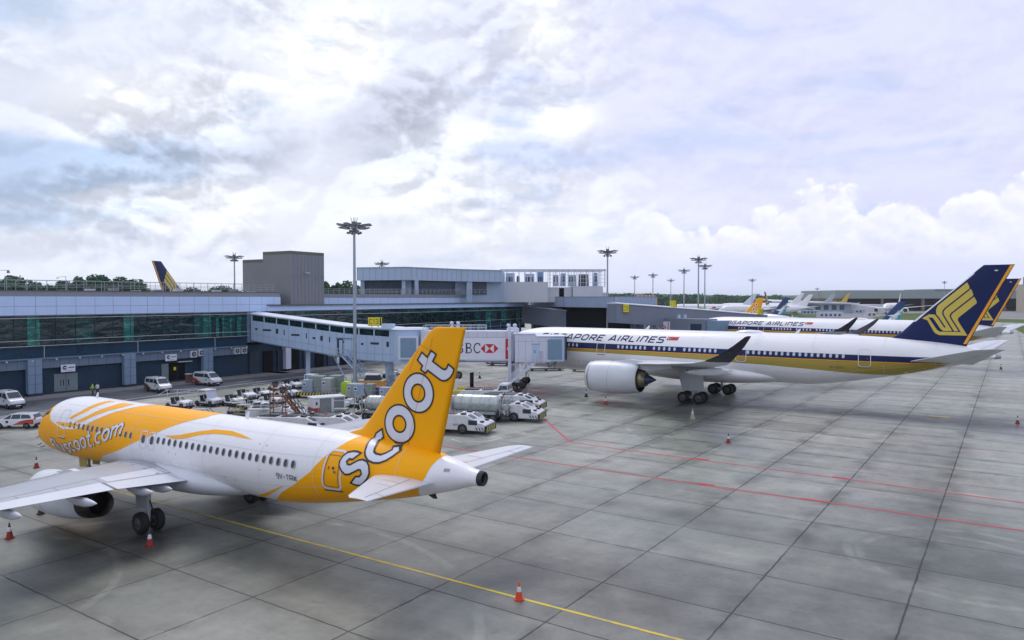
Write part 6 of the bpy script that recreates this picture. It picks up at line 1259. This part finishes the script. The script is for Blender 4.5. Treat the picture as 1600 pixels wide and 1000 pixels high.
stand(400, 668, .1, 'grey work stand just behind the fuselage antenna'); stand(383, 650, -.2, 'low work stand with a yellow base, left of the antenna', 1.3, 'stripe_yellow'); stand(372, 645, .4, 'dark work stand right of the far left tractors', 1.2, 'dark_metal'); stand(419, 664, .2, 'white lattice work stand beside the rusty stair', 1.6); stand(533, 657, 0, 'white frame trolley in front of the tank truck by the fin', 1.3); stand(312, 650, .1, 'thin dark towbar rack above the orange roof', .8, 'dark_metal', 3.0)
stand(600, 612, .2, 'work stand in the clutter left of the fin', 1.6, 'steel'); stand(615, 606, -.1, 'dark work stand beneath the rotunda', 1.8, 'dark_metal'); stand(560, 605, .3, 'grey work stand at the stair foot under the bridge', 1.4, 'steel')
def mastlift():
    r = thing('forklift', 'dark forklift mast standing behind the cab pushback tractor', 'forklift', P_(737, 618), radians(-15)); mb = MB()
    for y in (-.35, .35): mb.box(-.1, y-.1, .1, .15, y+.1, 3.1, 'black')
    for z in (.6, 1.6, 2.6, 3.0): mb.box(-.08, -.3, z, .1, .3, z+.12, 'dark_metal')
    mb.build('mast', r); b = MB(); b.box(-2.4, -.6, .3, -.4, .6, 1.1, 'yellow', .15, .05); b.box(.15, -.4, .08, 1.2, -.25, .14, 'dark_metal'); b.box(.15, .25, .08, 1.2, .4, .14, 'dark_metal'); b.build('body', r, bevel=.04)
    for x in (-2., -.5):
        for y in (.55, -.55): MB().wheel((x, y, .3), .3, .22, n=14).build('wheel', r)
mastlift()
r = thing('crop_loader', 'raised loader boom with a black wheel at the right edge of the fin', 'loader', P_(722, 622), 0); mb = MB(); mb.bar((-1.0, 0, .6), (-.55, 0, 2.6), .4, .3, 'tug_white'); mb.box(-2.4, -.8, .4, .6, .8, 1.0, 'stripe_yellow', .1); mb.build('boom', r); MB().wheel((-.5, 0, 3.0), .55, .3, 'y').build('wheel', r); MB().wheel((-1.6, -.7, .4), .4, .25).build('wheel', r); MB().wheel((.1, -.7, .4), .4, .25).build('wheel', r); r.name = 'loader'
r = thing('flat_dolly', 'long low dark flat dolly on the apron left of the big engine', 'dolly', P_(852, 579), .1); mb = MB(); mb.box(-3.3, -1, .3, 3.3, 1, .5, 'dark_metal'); mb.box(-3.2, -.9, .5, 3.2, .9, .55, 'steel'); mb.build('deck', r); [MB().wheel((x, -.9, .25), .25, .15, n=12).build('wheel', r) for x in (-2.5, 0, 2.5)]
r = thing('baggage_dolly', 'loaded low dolly under the large airliner just left of its engine', 'dolly', P_(907, 580), 0.1); mb = MB(); mb.box(-1.6, -.8, .3, 1.6, .8, .45, 'dark_metal'); mb.box(-1.3, -.6, .45, 1.2, .6, .8, 'rust'); mb.build('deck', r); [MB().wheel((x, -.7, .22), .22, .15, n=12).build('wheel', r) for x in (-1.2, 1.2)]
# cones
def cone(px, py, label, base='cone_red', h=.78, tip='cone_dark'):
    r = thing('traffic_cone', label, 'traffic cone', P_(px, py), random.random(), 'traffic cones on the apron'); mb = MB(); k = h/.78
    mb.prism([(.2*cos(a)*1.15*k, .2*sin(a)*1.15*k) for a in [pi/8+i*pi/4 for i in range(8)]], 0, .05*k, base); mb.lathe([(.05*k, .165*k), (.36*k, .10*k)], base, 'z', 20); mb.build('base', r)
    m = MB(); m.lathe([(.36*k, .10*k), (.38*k, .102*k), (.56*k, .066*k), (.57*k, .06*k)], 'cone_white', 'z', 20); m.build('band', r); t = MB(); t.lathe([(.57*k, .06*k), (.78*k, .028*k), (.785*k, .001)], tip, 'z', 16); t.build('tip', r); return r
cone(811, 937, 'bright orange cone with white band on the yellow line, nearest the camera', 'cone_orange', .8, 'cone_orange')
for px, py, lb in ((234, 853, 'red cone beside the main wheels of the orange airliner'), (15, 841, 'red cone at the left edge under the wing tip side'), (64, 803, 'dark cone under the orange airliner wing, left of its engine'), (57, 731, 'red cone left of the orange airliner nose, beyond the wing'), (1138, 692, 'lone red cone in the open middle of the apron'), (1590, 662, 'cone on the cream line at the right edge'), (916, 620, 'dark cone below the intake of the large engine'), (946.5, 632, 'red cone on the red paint patch'), (1564, 577, 'small distant cone beyond the large airliner tail'), (749.5, 591, 'dark cone beneath the advert tunnel'), (787, 618, 'small red cone near the bridge stair foot')): cone(px, py, lb, 'cone_red' if 'dark' not in lb else 'cone_dark', .85 if py > 640 else 1.0)
cone(1082, 654, 'cream cone in front of the large airliner main wheels', 'cone_cream', 1.1, 'cone_cream')
def person(loc, rz, label, vest, h=1.72, arm=.15):
    r = thing('person', label, 'person', loc, rz, None); me = bpy.data.meshes.new('body'); bm = bmesh.new()
    J = [((0, 0, .95), .13), ((0, 0, 1.2), .15), ((0, 0, 1.42), .14), ((0, 0, 1.52), .055), ((.01, 0, 1.6), .085), ((.01, 0, 1.7), .075), ((0, .1, .9), .1), ((.02, .11, .5), .062), ((0, .12, .08), .045), ((.14, .12, .04), .035), ((0, -.1, .9), .1), ((-.02, -.11, .5), .062), ((-.03, -.12, .08), .045), ((.11, -.12, .04), .035),
         ((0, .19, 1.4), .06), ((.02+arm, .25, 1.15), .045), ((.12+arm, .2, .95), .035), ((.16+arm, .2, .87), .03), ((0, -.19, 1.4), .06), ((.04, -.25, 1.14), .045), ((.1, -.22, .92), .035), ((.12, -.22, .84), .03)]
    E = [(0, 1), (1, 2), (2, 3), (3, 4), (4, 5), (0, 6), (6, 7), (7, 8), (8, 9), (0, 10), (10, 11), (11, 12), (12, 13), (2, 14), (14, 15), (15, 16), (16, 17), (2, 18), (18, 19), (19, 20), (20, 21)]
    vs = [bm.verts.new(p) for p, _ in J]; [bm.edges.new((vs[a], vs[b_])) for a, b_ in E]; bm.to_mesh(me); bm.free(); o = bpy.data.objects.new('body', me); COL.objects.link(o)
    sk = o.modifiers.new('s', 'SKIN'); 
    if not me.skin_vertices:
        with bpy.context.temp_override(object=o, active_object=o): bpy.ops.mesh.customdata_skin_add()
    for i, (p, q) in enumerate(J): me.skin_vertices[0].data[i].radius = (q, q)
    me.skin_vertices[0].data[0].use_root = True; sb = o.modifiers.new('b', 'SUBSURF'); sb.levels = 2; sb.render_levels = 2
    dg = bpy.context.evaluated_depsgraph_get(); ev = bpy.data.meshes.new_from_object(o.evaluated_get(dg)); o.modifiers.clear(); o.data = ev
    for n in ('skin', 'trousers', vest, 'hair'): ev.materials.append(MATS[n])
    for f in ev.polygons:
        c = f.center; f.material_index = 3 if (c.z > 1.66 or (c.z > 1.58 and c.x < 0)) else 0 if c.z > 1.5 or (c.z < .93 and abs(c.y) > .17 and c.z > .6) else 2 if c.z > .95 else 1; f.use_smooth = True
    o.parent = r; r.scale = (h/1.76,)*3; return r
a = gp(145, 618, .14); person(tuple(a), radians(200), 'person in a yellow green vest and dark trousers, back turned, on the pavement', 'hivis'); b_ = gp(149.5, 618.5, .14); person(tuple(b_+Vector((.05, .35, 0))), radians(150), 'person in a pale top beside the one in the vest', 'helmet', 1.7, .1)
# bollards and a bin by the entrance
r = thing('waste_bin', 'dark red bin standing against the wall between the vans', 'bin', tuple(gp(295, 598, .14)), 0); mb = MB(); mb.box(-.35, -.35, 0, .35, .35, 1.3, 'swoosh_brown', .03, .03); mb.box(-.42, -.42, 1.3, .42, .42, 1.42, 'rail_white'); mb.build('body', r)
r = thing('road_barrier', 'white low barrier on the service road in front of the minibus', 'barrier', tuple(gp(286, 619)), radians(20)); mb = MB()
for x in (-1.9, -.7, .7, 1.9): mb.bar((x, 0, 0), (x, 0, .9), .07, .07, 'rail_white')
for z in (.45, .9): mb.bar((-1.9, 0, z), (1.9, 0, z), .06, .06, 'rail_white')
mb.bar((-1.9, 0, .9), (-3.0, -.3, .3), .06, .06, 'rail_white'); mb.build('frame', r)
# service road
a_ = radians(56); F0 = Vector((-63.15, 97.15)); u_ = Vector((cos(a_), sin(a_))); n_ = Vector((sin(a_), -cos(a_)))
P = [F0-u_*60+n_*3.2, F0+u_*52+n_*3.2, F0+u_*52+n_*12, F0-u_*60+n_*17]; flat('service_road', [[tuple(p) for p in P]], 'asphalt', .0045)
# ---------------------------------------------------------------- second airliner of the same livery and far airliners
sia((67.308, 155.406, 0), 2.3946, 'second white airliner with dark blue bird tail, parked directly behind the docked one', main=False)
mat('scoot_pale', (.55, .50, .30), .4); mat('dhl_yellow', (.68, .45, .04), .45); mat('silk_blue', (.012, .05, .17), .35); mat('silk_white', (.55, .62, .68), .35)
def far_plane(label, loc, yaw, sc=1., fin='plane_white', bodym='plane_white', small=False, deco=None):
    r = thing('airliner', label, 'airliner', loc, yaw, None); T, Fn = (FUS_A, FIN_A) if small else (FUS_B, FIN_B); mb = MB(); body(mb, T, bodym, 24, 1.5)
    s0 = T[0][0]
    if deco == 'patches':
        random.seed(3)
        for k in range(16):
            s = -22+random.random()*26; z = 3.6+random.random()*2.2; q = .8+random.random()*1.2
            decal(mb, [arc(s, z, q, q*.7, 0, 330, 9)], random.choice(['lime', 'red', 'orange', 'pane_green_light', 'uld_purple', 'gold']), drape(T, None, 1, .03), 1, .3)
    decal(mb, [[(s0+5, T[4][1]-1.4), (17 if not small else 10, T[4][1]-1.4), (17 if not small else 10, T[4][1]-1.25), (s0+5, T[4][1]-1.25)]], 'line_dark', drape(T, None, 1, .03), 2, .3)
    for sd in (1, -1): decal(mb, [[(s0+1.4, T[4][1]-1.9), (s0+2.4, T[4][1]-1.7), (s0+2.2, T[4][1]-1.2), (s0+1.6, T[4][1]-1.4)]], 'glass_dark', drape(T, None, sd, .03), 1, .3)
    mb.build('fuselage', r)
    secs = [(0, -7.0, 1.6, 2.62, .15), (2.1, -6.1, 1.55, 2.78, .15), (6.6, -3.7, 2.0, 3.3, .125), (17.5, 1.9, 4.1, 4.2, .08)] if small else [(0, -12, 4.0, 3.9, .12), (3, -10.6, 4.0, 4.15, .12), (10.8, -5.2, 4.6, 5.0, .105), (29, 9.0, 12.3, 7.1, .09), (31.5, 12.5, 14, 8.4, .06)]
    st = [(.3, 14.2, 18.0, 4.5, .1), (6.25, 18.15, 19.15, 5.16, .07)] if small else [(.2, 22.6, 29.4, 5.85, .1), (9.6, 31.2, 32.5, 7.6, .07)]
    for sd in (1, -1):
        mb = MB(); wing(mb, secs, sd, 'wing_light', 2); mb.build('wing', r); mb = MB(); wing(mb, st, sd, 'wing_light', 2); mb.build('tailplane', r)
        c = (0, sd*(6 if small else 10.5), 2.02 if small else 3.0); k = .6 if small else 1; e = MB(); e.lathe([(11.3*k, 1.5*k), (11.6*k, 1.8*k), (9.6*k, 2.03*k), (6*k, 1.7*k), (5*k, 1.2*k), (5*k, .01)], bodym, 'x', 20, c); e.lathe([(11.2*k, 1.55*k), (10.6*k, 1.5*k), (10.5*k, .01)], 'dark_metal', 'x', 20, c); e.prism([(10*k, c[2]+1.7*k), (1*k, c[2]+2.*k), (5*k, c[2]+.5*k)], c[1]-.2, c[1]+.2, bodym, 'y'); e.build('engine', r)
        g = MB(); g.cyl((0, sd*(3.6 if small else 5.3), .3), (0, sd*(3.6 if small else 5.3), 3.4), .2, None, 'strut', 8); [g.wheel((x, sd*(3.6 if small else 5.3), .6), .6, 1.2, 'y', n=10) for x in ((0,) if small else (-1, 1))]; g.build('main_landing_gear', r)
    g = MB(); xg = 13.2 if small else 28.7; g.cyl((xg, 0, .3), (xg, 0, 2.6), .12, None, 'strut', 8); g.wheel((xg, 0, .45), .45, .7, 'y', n=10); g.build('nose_landing_gear', r)
    mb = MB(); fin_mesh(mb, Fn, fin, 6)
    for sd in (1, -1):
        E_ = lambda e: drape(T, Fn, sd, e, 'fin')
        if deco == 'bird': decal(mb, [BIRD], 'gold', E_(.05), 1, 1); [decal(mb, stroke(l, .16), 'navy', E_(.08), 1, 1) for l in BIRD_LINES[:2]]; decal(mb, [[(31.93, 14.7), (32.92, 16.55), (32.55, 16.55), (28.45, 8.1), (28.78, 8.1)]], 'sia_orange', E_(.06), 1, 1)
        if deco == 'silk':
            decal(mb, [[(15.2, 6.2), (17.9, 6.2), (18.9, 10.2), (17.2, 8.6), (16.0, 7.4)]], 'silk_white', E_(.03), .5, .5); decal(mb, [[(16.2, 6.2), (17.85, 6.2), (18.5, 8.9), (17.4, 7.9), (17.2, 7.0)]], 'teal', E_(.06), .5, .5)
            decal(mb, [[(14.3, 7.6), (15.3, 7.75), (16.2, 7.9), (17.0, 8.5), (17.5, 9.3), (17.3, 8.4), (18.2, 8.0), (17.0, 7.7), (16.4, 7.1), (15.6, 7.3)]], 'plane_white', E_(.09), .5, .5)
        if deco == 'flowers':
            for cx, cz, q in ((16.9, 9.4, .55), (16.0, 7.9, .6), (15.3, 6.8, .45), (17.3, 7.2, .4), (14.6, 6.3, .4)): decal(mb, [arc(cx, cz, q, q, 0, 330, 10)], 'plane_white', E_(.04), .5, .5); decal(mb, [arc(cx, cz, q*.5, q*.5, 0, 330, 8)], 'red', E_(.07), .5, .5)
    mb.build('tail_fin', r); r.scale = (sc, sc, sc); return r
far_plane('airliner whose fin is teal and dark blue with a white bird, behind the second airliner', (104, 236, 0), radians(135), 1.03, 'silk_blue', small=True, deco='silk')
far_plane('airliner with dark blue and teal fin beside the yellow gate sign', (93, 300, 0), radians(125), 1.13, 'silk_blue', small=True, deco='silk')
far_plane('white airliner with a yellow orange flowered fin, seen over the corridor roof', (78, 296, 0), radians(152), 1.13, 'orange', small=True, deco='flowers')
far_plane('long white airliner with red and green belly patches, leftmost of the far row', (152, 560, 0), radians(176), 1., 'silk_white', deco='patches')
far_plane('white airliner second in the far row, nose behind the pair of lamp masts', (205, 610, 0), radians(172), 1.05, 'plane_white')
far_plane('white airliner behind the flowered orange fin, nose to the left', (178, 520, 0), radians(165), .95, 'plane_white')
far_plane('far airliner with dark blue fin and gold bird, above the teal finned one', (196, 545, 0), radians(55), 1.07, 'navy', deco='bird')
far_plane('distant white airliner with a grey fin right of the single far lamp mast', (262, 680, 0), radians(170), 1., 'wing_grey')
far_plane('yellow cargo airliner beyond the white roofed building', (312, 745, 0), radians(200), 1.1, 'dhl_yellow', 'dhl_yellow')
far_plane('white twin jet facing the camera in front of the grey hangar', (322, 625, 0), radians(233), 1.05, 'plane_white')
far_plane('white airliner cut by the right edge, beyond the two dark blue tails', (428, 560, 0), radians(176), 1.1, 'plane_white')
o = far_plane('large airliner with dark blue tail and gold bird, rising behind the terminal', (-93.9, 260, 0), radians(78), 1.44, 'navy', deco='bird'); 
# ---------------------------------------------------------------- lamp masts
mat('mast', (.33, .38, .44), .4, metal=.3, var=.06); mat('lamp_head', (.16, .18, .20), .45, metal=.4); mat('lamp_glass', (.55, .57, .6), .2)
def mast_proto(label):
    r = thing('lamp_mast', label, 'lamp mast', (0, 0, 0), 0, 'high apron lamp masts'); H = 24.; mb = MB(); mb.cyl((0, 0, 0), (0, 0, H-1), .3, .17, 'mast', 16); mb.cyl((0, 0, 0), (0, 0, 1.2), .5, .42, 'mast', 16); mb.build('pole', r)
    mb = MB(); mb.cyl((0, 0, H-1.3), (0, 0, H-1.1), .75, .75, 'lamp_head', 14); mb.cyl((0, 0, H-1), (0, 0, H+.15), .35, .4, 'lamp_head', 14); mb.lathe([(H-.5, 1.3), (H-.42, 1.38), (H-.34, 1.3)], 'lamp_head', 'z', 24)
    for k in range(12):
        a = 2*pi*k/12+.1; mb.bar((0, 0, H-.5), (1.6*cos(a), 1.6*sin(a), H-.42), .07, .07, 'lamp_head')
    for a in (.5, 2.0, 3.6, 5.2): mb.bar((.3*cos(a), .3*sin(a), H), (.5*cos(a), .5*sin(a), H+.75), .06, .06, 'lamp_head')
    mb.build('head_frame', r)
    for k in range(16):
        a = 2*pi*k/16+.1; m = MB(); c, s = cos(a), sin(a); z = H-.3 if k % 2 else H-.75; R = 1.95 if k % 2 else 1.6
        p = Vector((R*c, R*s, z)); m.bar(p-Vector((c, s, .12))*.62, p+Vector((c, s, .04))*.62, .62, .16, 'lamp_head'); m.bar(p-Vector((c, s, .1))*.4-Vector((0, 0, .1)), p+Vector((c, s, .0))*.4-Vector((0, 0, .1)), .45, .05, 'lamp_glass'); m.build('floodlight', r)
    for k in range(6):
        a = 2*pi*k/6; m = MB(); m.cyl((.85*cos(a), .85*sin(a), H-1.35), (1.0*cos(a), 1.0*sin(a), H-1.6), .16, .2, 'lamp_head', 8); m.build('spotlight', r)
    return r
M0 = mast_proto('tall grey lamp mast nearest the camera, rising above the C13 sign'); q = atY(555, 606, 107.5); M0.location = (q.x, 107.5, 0)
for px, top, Y, H_, lb in ((367, 399, 205, 25, 'lamp mast behind the terminal roof at left, beside the grey green blocks'), (597, 410, 245, 25, 'lamp head peeking over the long grey roof hall'), (949, 393, 182, 25, 'lamp mast standing right of the rooftop steel frame'), (991.5, 431, 400, 25, 'first small lamp mast right of the steel frame'), (1020, 428, 365, 25, 'second lamp mast right of the steel frame, above reddish roofs'),
                       (1048, 437, 470, 25, 'smallest lamp mast between the two left of the tall pair'), (1068.5, 421, 305, 25, 'lamp mast just left of the tall close pair'), (1091, 402, 216, 25, 'taller left lamp mast of the close pair'), (1101, 413, 262, 25, 'lower right lamp mast of the close pair'), (1175, 436.5, 462, 25, 'lone lamp mast between the close pair and the hangar'), (1276.5, 450, 800, 24, 'far thin lamp mast left of the hangar'), (1475, 440, 700, 29, 'lamp mast rising behind the hangar roof')):
    dup(M0, ((px-800)/FPX*Y, Y, 0), random.random(), lb, scale=(1, 1, H_/24))
for px, top, Y in ((14, 421, 150), (102, 432, 200)):
    r = thing('street_lamp', 'street lamp arm over the terminal roof, %s' % ('at the left edge of the view' if px < 50 else 'in front of the left trees'), 'street lamp', ((px-800)/FPX*Y, Y, 0), 0, 'street lamps behind the terminal'); z = CAMH+(466.2-top)/FPX*Y; mb = MB(); mb.cyl((0.3, 0, 0), (.3, 0, z), .12, .07, 'mast', 8) if px > 50 else mb.cyl((-6, 0, 0), (-6, 0, z+.3), .12, .08, 'mast', 8)
    mb.bar((.3 if px > 50 else -6, 0, z), (-2 if px > 50 else 0, 0, z-.2), .1, .1, 'mast'); mb.build('pole', r); m = MB(); m.cbox(-2 if px > 50 else 0, 0, z-.45, .5, .35, .6 if px < 50 else .2, 'lamp_head', tx=.1, ty=.08); m.build('lamp', r)
# ---------------------------------------------------------------- far buildings
mat('hangar_fascia', (.26, .31, .31), .6, var=.04, scale=.02, streak=.1); mat('hangar_wall', (.22, .17, .14), .7, var=.15, scale=.1); mat('cream_wall', (.42, .37, .31), .7, var=.05, scale=.1); mat('roof_red', (.30, .16, .13), .8); mat('roof_white', (.62, .64, .68), .5, var=.03)
r = thing('hangar', 'wide grey hangar with open dark doors behind the camera facing jet', 'hangar', (0, 0, 0)); X0, X1, Y0 = 332, 620, 760; mb = MB(); mb.box(X0, Y0, 12.9, X1, Y0+90, 21.4, 'hangar_fascia'); mb.box(X0+1.5, Y0+2, 0, X0+11, Y0+80, 12.9, 'hangar_wall'); mb.box(X0+11, Y0+45, 0, X1, Y0+80, 12.9, 'dark_void')
for k in range(5): mb.box(X0+48+k*42, Y0+1, 0, X0+50+k*42, Y0+4, 12.9, 'hangar_wall')
mb.box(X0+102, Y0-1, 21.4, X0+180, Y0+60, 22.6, 'parapet_grey'); mb.build('wall', r); mb = MB(); R = [[(X0+150+t*100, y, 22.6+5*sin(pi*t)) for t in [i/16 for i in range(17)]]+[(X0+250, y, 20), (X0+150, y, 20)] for y in (Y0+20, Y0+60)]; mb.loft(R, 'recess_blue', smooth=False); mb.box(X0+175, Y0+15, 20, X0+200, Y0+20, 26.5, 'white_building'); mb.build('curved_roof', r)
r = thing('office_block', 'cream multi storey block at the right edge above the distant fuselage', 'building', (0, 0, 0)); mb = MB(); mb.box(470, 640, 0, 600, 690, 26, 'cream_wall'); mb.box(476, 642, 26, 600, 690, 33, 'hangar_wall'); mb.build('wall', r); mb = MB()
for z in (6, 12, 18): mb.box(477, 639.6, z, 600, 640, z+3.2, 'dark_void')
mb.box(475, 641, 26.5, 600, 642, 30, 'blue_box'); mb.build('window_band', r)
r = thing('cargo_building', 'low white roofed building left of the hangar with a dark red part', 'building', (0, 0, 0)); mb = MB(); mb.box(232, 655, 0, 300, 700, 9.5, 'grey_building'); mb.add([(228, 650, 9.5), (305, 650, 8), (318, 705, 9), (225, 705, 12.9), (228, 650, 10.7), (305, 650, 9)], [(0, 1, 5, 4), (4, 5, 2, 3)], 'roof_white'); mb.box(300, 665, 0, 340, 700, 7.5, 'roof_white'); mb.build('wall', r); mb = MB(); mb.box(246, 652, 2, 256, 655, 8, 'cart_red'); mb.box(262, 652, 3.5, 266, 655, 6, 'tug_white'); mb.build('red_unit', r)
m = MB()
for k in range(9): m.box(234+k*7, 654.6, 3, 238+k*7, 655, 7, 'recess_blue')
m.build('window_row', r)
r = thing('row_of_houses', 'reddish roofs among the far trees right of the steel frame', 'building', (0, 0, 0)); mb = MB()
for k in range(5): x = 150+4.6*k; mb.box(x, 880, 0, x+4.2, 900, 14.6+k % 2*.6, 'cream_wall'); mb.prism([(x-.2, 14.6+k % 2*.6), (x+4.4, 14.6+k % 2*.6), (x+2, 16.8)], 879, 901, 'roof_red', 'y')
mb.build('wall', r)
random.seed(11)
for k, (x, y, w, h) in enumerate([(150, 470, 12, 4), (208, 500, 16, 3.5), (236, 600, 14, 3), (272, 690, 18, 4), (297, 640, 8, 3), (250, 520, 6, 2.5), (468, 520, 22, 4), (500, 540, 12, 5), (440, 470, 8, 4)]):
    r = thing('service_shed', ['low grey shed on the far apron, nearest the corridor roof', 'long low shed behind the flowered fin', 'white shed left of the grass patch', 'white flat shed in front of the white roofed building', 'small shed right of the white roofed building', 'small white hut beside the first grass patch', 'long hut below the distant fuselage at right', 'grey shed at the right edge on the far apron', 'white cabin between the two dark blue tails and the right edge'][k], 'shed', (x, y, 0)); mb = MB(); mb.box(0, 0, 0, w, 6, h, 'white_building' if k % 2 else 'grey_building'); mb.box(-.3, -.3, h, w+.3, 6.3, h+.3, 'roof_white'); mb.build('wall', r); m = MB()
    for q in range(int(w/3)): m.box(.6+3*q, -.05, 1, 2.2+3*q, 0, 2.5, 'recess_blue')
    m.build('window_row', r)
# ---------------------------------------------------------------- far ground and green
mb = MB(); mb.add([(20, 469, -.02), (1400, 469, -.02), (1400, 1250, -.02), (60, 1250, -.02)], [(0, 1, 2, 3)], 'taxiway'); struct('taxiway_ground', mb)
def pxflat(name, P, m, z): flat(name, [[tuple(gp(*p))[:2] for p in P]], m, z)
pxflat('grass_patch', [(1214, 491.5), (1240, 488.3), (1270, 487.4), (1284, 489.5), (1288, 492), (1275, 495), (1226, 495.5)], 'grass', .02); pxflat('grass_patch', [(1212, 485.2), (1225, 483.3), (1290, 482.6), (1282, 484.6), (1240, 486)], 'grass', .02)
pxflat('grass_patch', [(1362, 496.5), (1395, 491), (1440, 489.3), (1500, 491), (1520, 496), (1520, 500), (1380, 500)], 'grass', .02); pxflat('grass_patch', [(1540, 497.5), (1610, 499), (1640, 503), (1640, 506), (1540, 503)], 'grass', .02); pxflat('grass_patch', [(1584, 513), (1600, 509), (1660, 511), (1660, 525), (1600, 522)], 'grass', .02); pxflat('taxiway_strip', [(1290, 483.5), (1700, 484.5), (1700, 487), (1300, 486.5)], 'apron', .02)
for n, c in (('leaf_dark', (.025, .085, .045)), ('leaf_mid', (.045, .13, .06)), ('leaf_light', (.08, .18, .08))): mat(n, c, .75, var=.25, scale=.8, spec=.2)
mat('bark', (.08, .06, .045), .9)
def leaves(mb, c, R, n, size, seed):
    rnd = random.Random(seed); V = {m: ([], []) for m in ('leaf_dark', 'leaf_mid', 'leaf_light')}
    for i in range(n):
        d = Vector((rnd.gauss(0, 1), rnd.gauss(0, 1), rnd.gauss(0, 1))).normalized(); r = rnd.random()**.33; p = Vector(c)+Vector((d.x*R[0], d.y*R[1], d.z*R[2]))*r
        s = size*(.6+rnd.random()*.8); a = Vector((rnd.gauss(0, 1), rnd.gauss(0, 1), rnd.gauss(0, .6))).normalized(); b = a.orthogonal().normalized(); b = (b*cos(i)+a.cross(b)*sin(i)); m = rnd.choice(['leaf_dark', 'leaf_mid', 'leaf_mid', 'leaf_light']); v, f = V[m]
        k = len(v); v += [p+a*s, p+b*s*.7, p-a*s, p-b*s*.7]; f.append((k, k+1, k+2, k+3))
    for m, (v, f) in V.items(): mb.add(v, f, m)
def tree(loc, H, Wd, label, seed):
    r = thing('tree', label, 'tree', loc, 0, 'trees behind the terminal roof'); rnd = random.Random(seed); mb = MB(); mb.cyl((0, 0, 0), (0, 0, H*.5), H*.035, H*.02, 'bark', 8); cl = []
    for k in range(13):
        a = rnd.random()*2*pi; q = rnd.random()**.6; c = Vector((cos(a)*q*Wd*.4, sin(a)*q*Wd*.3, H*(.62+.3*rnd.random()-.16*q))); cl.append(c); mb.cyl((0, 0, H*.4), c, H*.012, H*.004, 'bark', 5)
    mb.build('trunk', r); m = MB()
    for k, c in enumerate(cl): leaves(m, c, (Wd*.21, Wd*.21, H*.15), 520, H*.024, seed*31+k)
    m.build('crown', r)
for k, (px, Y, top, w, lb) in enumerate([(22, 330, 430, 22, 'broad dark green tree at the left edge behind the terminal roof'), (62, 350, 441, 14, 'low green tree between the edge tree and the round one'), (112, 340, 428, 13, 'round crowned tree behind the street lamp'), (160, 345, 427, 20, 'wide tree in the middle of the row left of the bird tail'), (205, 350, 430, 20, 'wide tree touching the middle one, nearest the bird tail'), (88, 342, 438, 11, 'small tree left of the round crowned one'), (300, 420, 447, 24, 'low tree right of the bird tail'), (345, 430, 446, 26, 'low tree in front of the left lamp mast'), (516, 330, 434, 9, 'round tree just right of the tall grey green block'), (540, 335, 437, 14, 'tree between the tall block and the nearest mast')]):
    H_ = CAMH+(466.2-top)/FPX*Y; tree(((px-800)/FPX*Y, Y, 0), H_, w, lb, k+3)
mb = MB(); rnd = random.Random(4)
for k in range(150):
    px = 820+rnd.random()*400; Y = 900+rnd.random()*150; t_ = 455.5+4.5*(px-820)/400+rnd.random()*2.5; z = CAMH+(466.2-t_)/FPX*Y; leaves(mb, ((px-800)/FPX*Y, Y, z*.55), (9+rnd.random()*6, 8, z*.46), 170, 1.3, k)
for k in range(70): px = 1190+rnd.random()*130; Y = 1500+rnd.random()*200; z = 14+rnd.random()*4; leaves(mb, ((px-800)/FPX*Y, Y, z*.5), (14, 10, z*.5), 60, 2.0, k+500)
for k in range(60): px = -20+rnd.random()*560; Y = 520+rnd.random()*120; t_ = 451+rnd.random()*3; z = CAMH+(466.2-t_)/FPX*Y; leaves(mb, ((px-800)/FPX*Y, Y, z*.55), (12, 8, z*.46), 110, 1.2, k+900)
tag(mb.build('tree_belt'), 'continuous dark green belt of trees along the far edge of the airfield', 'woods', kind='stuff')
mb = MB(); rnd = random.Random(9)
for Y, h0, h1, x0, x1 in ((3300, 19, 27, -3000, 4200), (4600, 24, 42, -4000, 5600)):
    n = 90; pts = []
    for i in range(n+1): x = x0+(x1-x0)*i/n; pts.append((x, h0+(h1-h0)*(.5+.5*sin(i*.37+Y)*sin(i*.11)+.15*rnd.random())))
    mb.add([(x, Y, -1) for x, h in pts]+[(x, Y+80, h) for x, h in pts]+[(x, Y+700, -1) for x, h in pts], [(i, i+1, n+2+i, n+1+i) for i in range(n)]+[(n+1+i, n+2+i, 2*n+3+i, 2*n+2+i) for i in range(n)], 'far_land')
struct('hills', mb)
# ---------------------------------------------------------------- air
hz = bpy.data.materials.new('haze_air'); hz.use_nodes = True; ht = hz.node_tree; ht.nodes.clear(); vo = ht.nodes.new('ShaderNodeVolumePrincipled'); ho = ht.nodes.new('ShaderNodeOutputMaterial'); ht.links.new(vo.outputs[0], ho.inputs['Volume'])
vo.inputs['Color'].default_value = (.86, .92, 1, 1); vo.inputs['Density'].default_value = .00009; vo.inputs['Anisotropy'].default_value = .2
MATS['haze_air'] = hz; mb = MB(); mb.box(-5500, -300, -2, 7000, 6000, 60, 'haze_air'); tag(mb.build('haze'), 'thin pale blue haze over the far airfield', 'haze', kind='stuff')
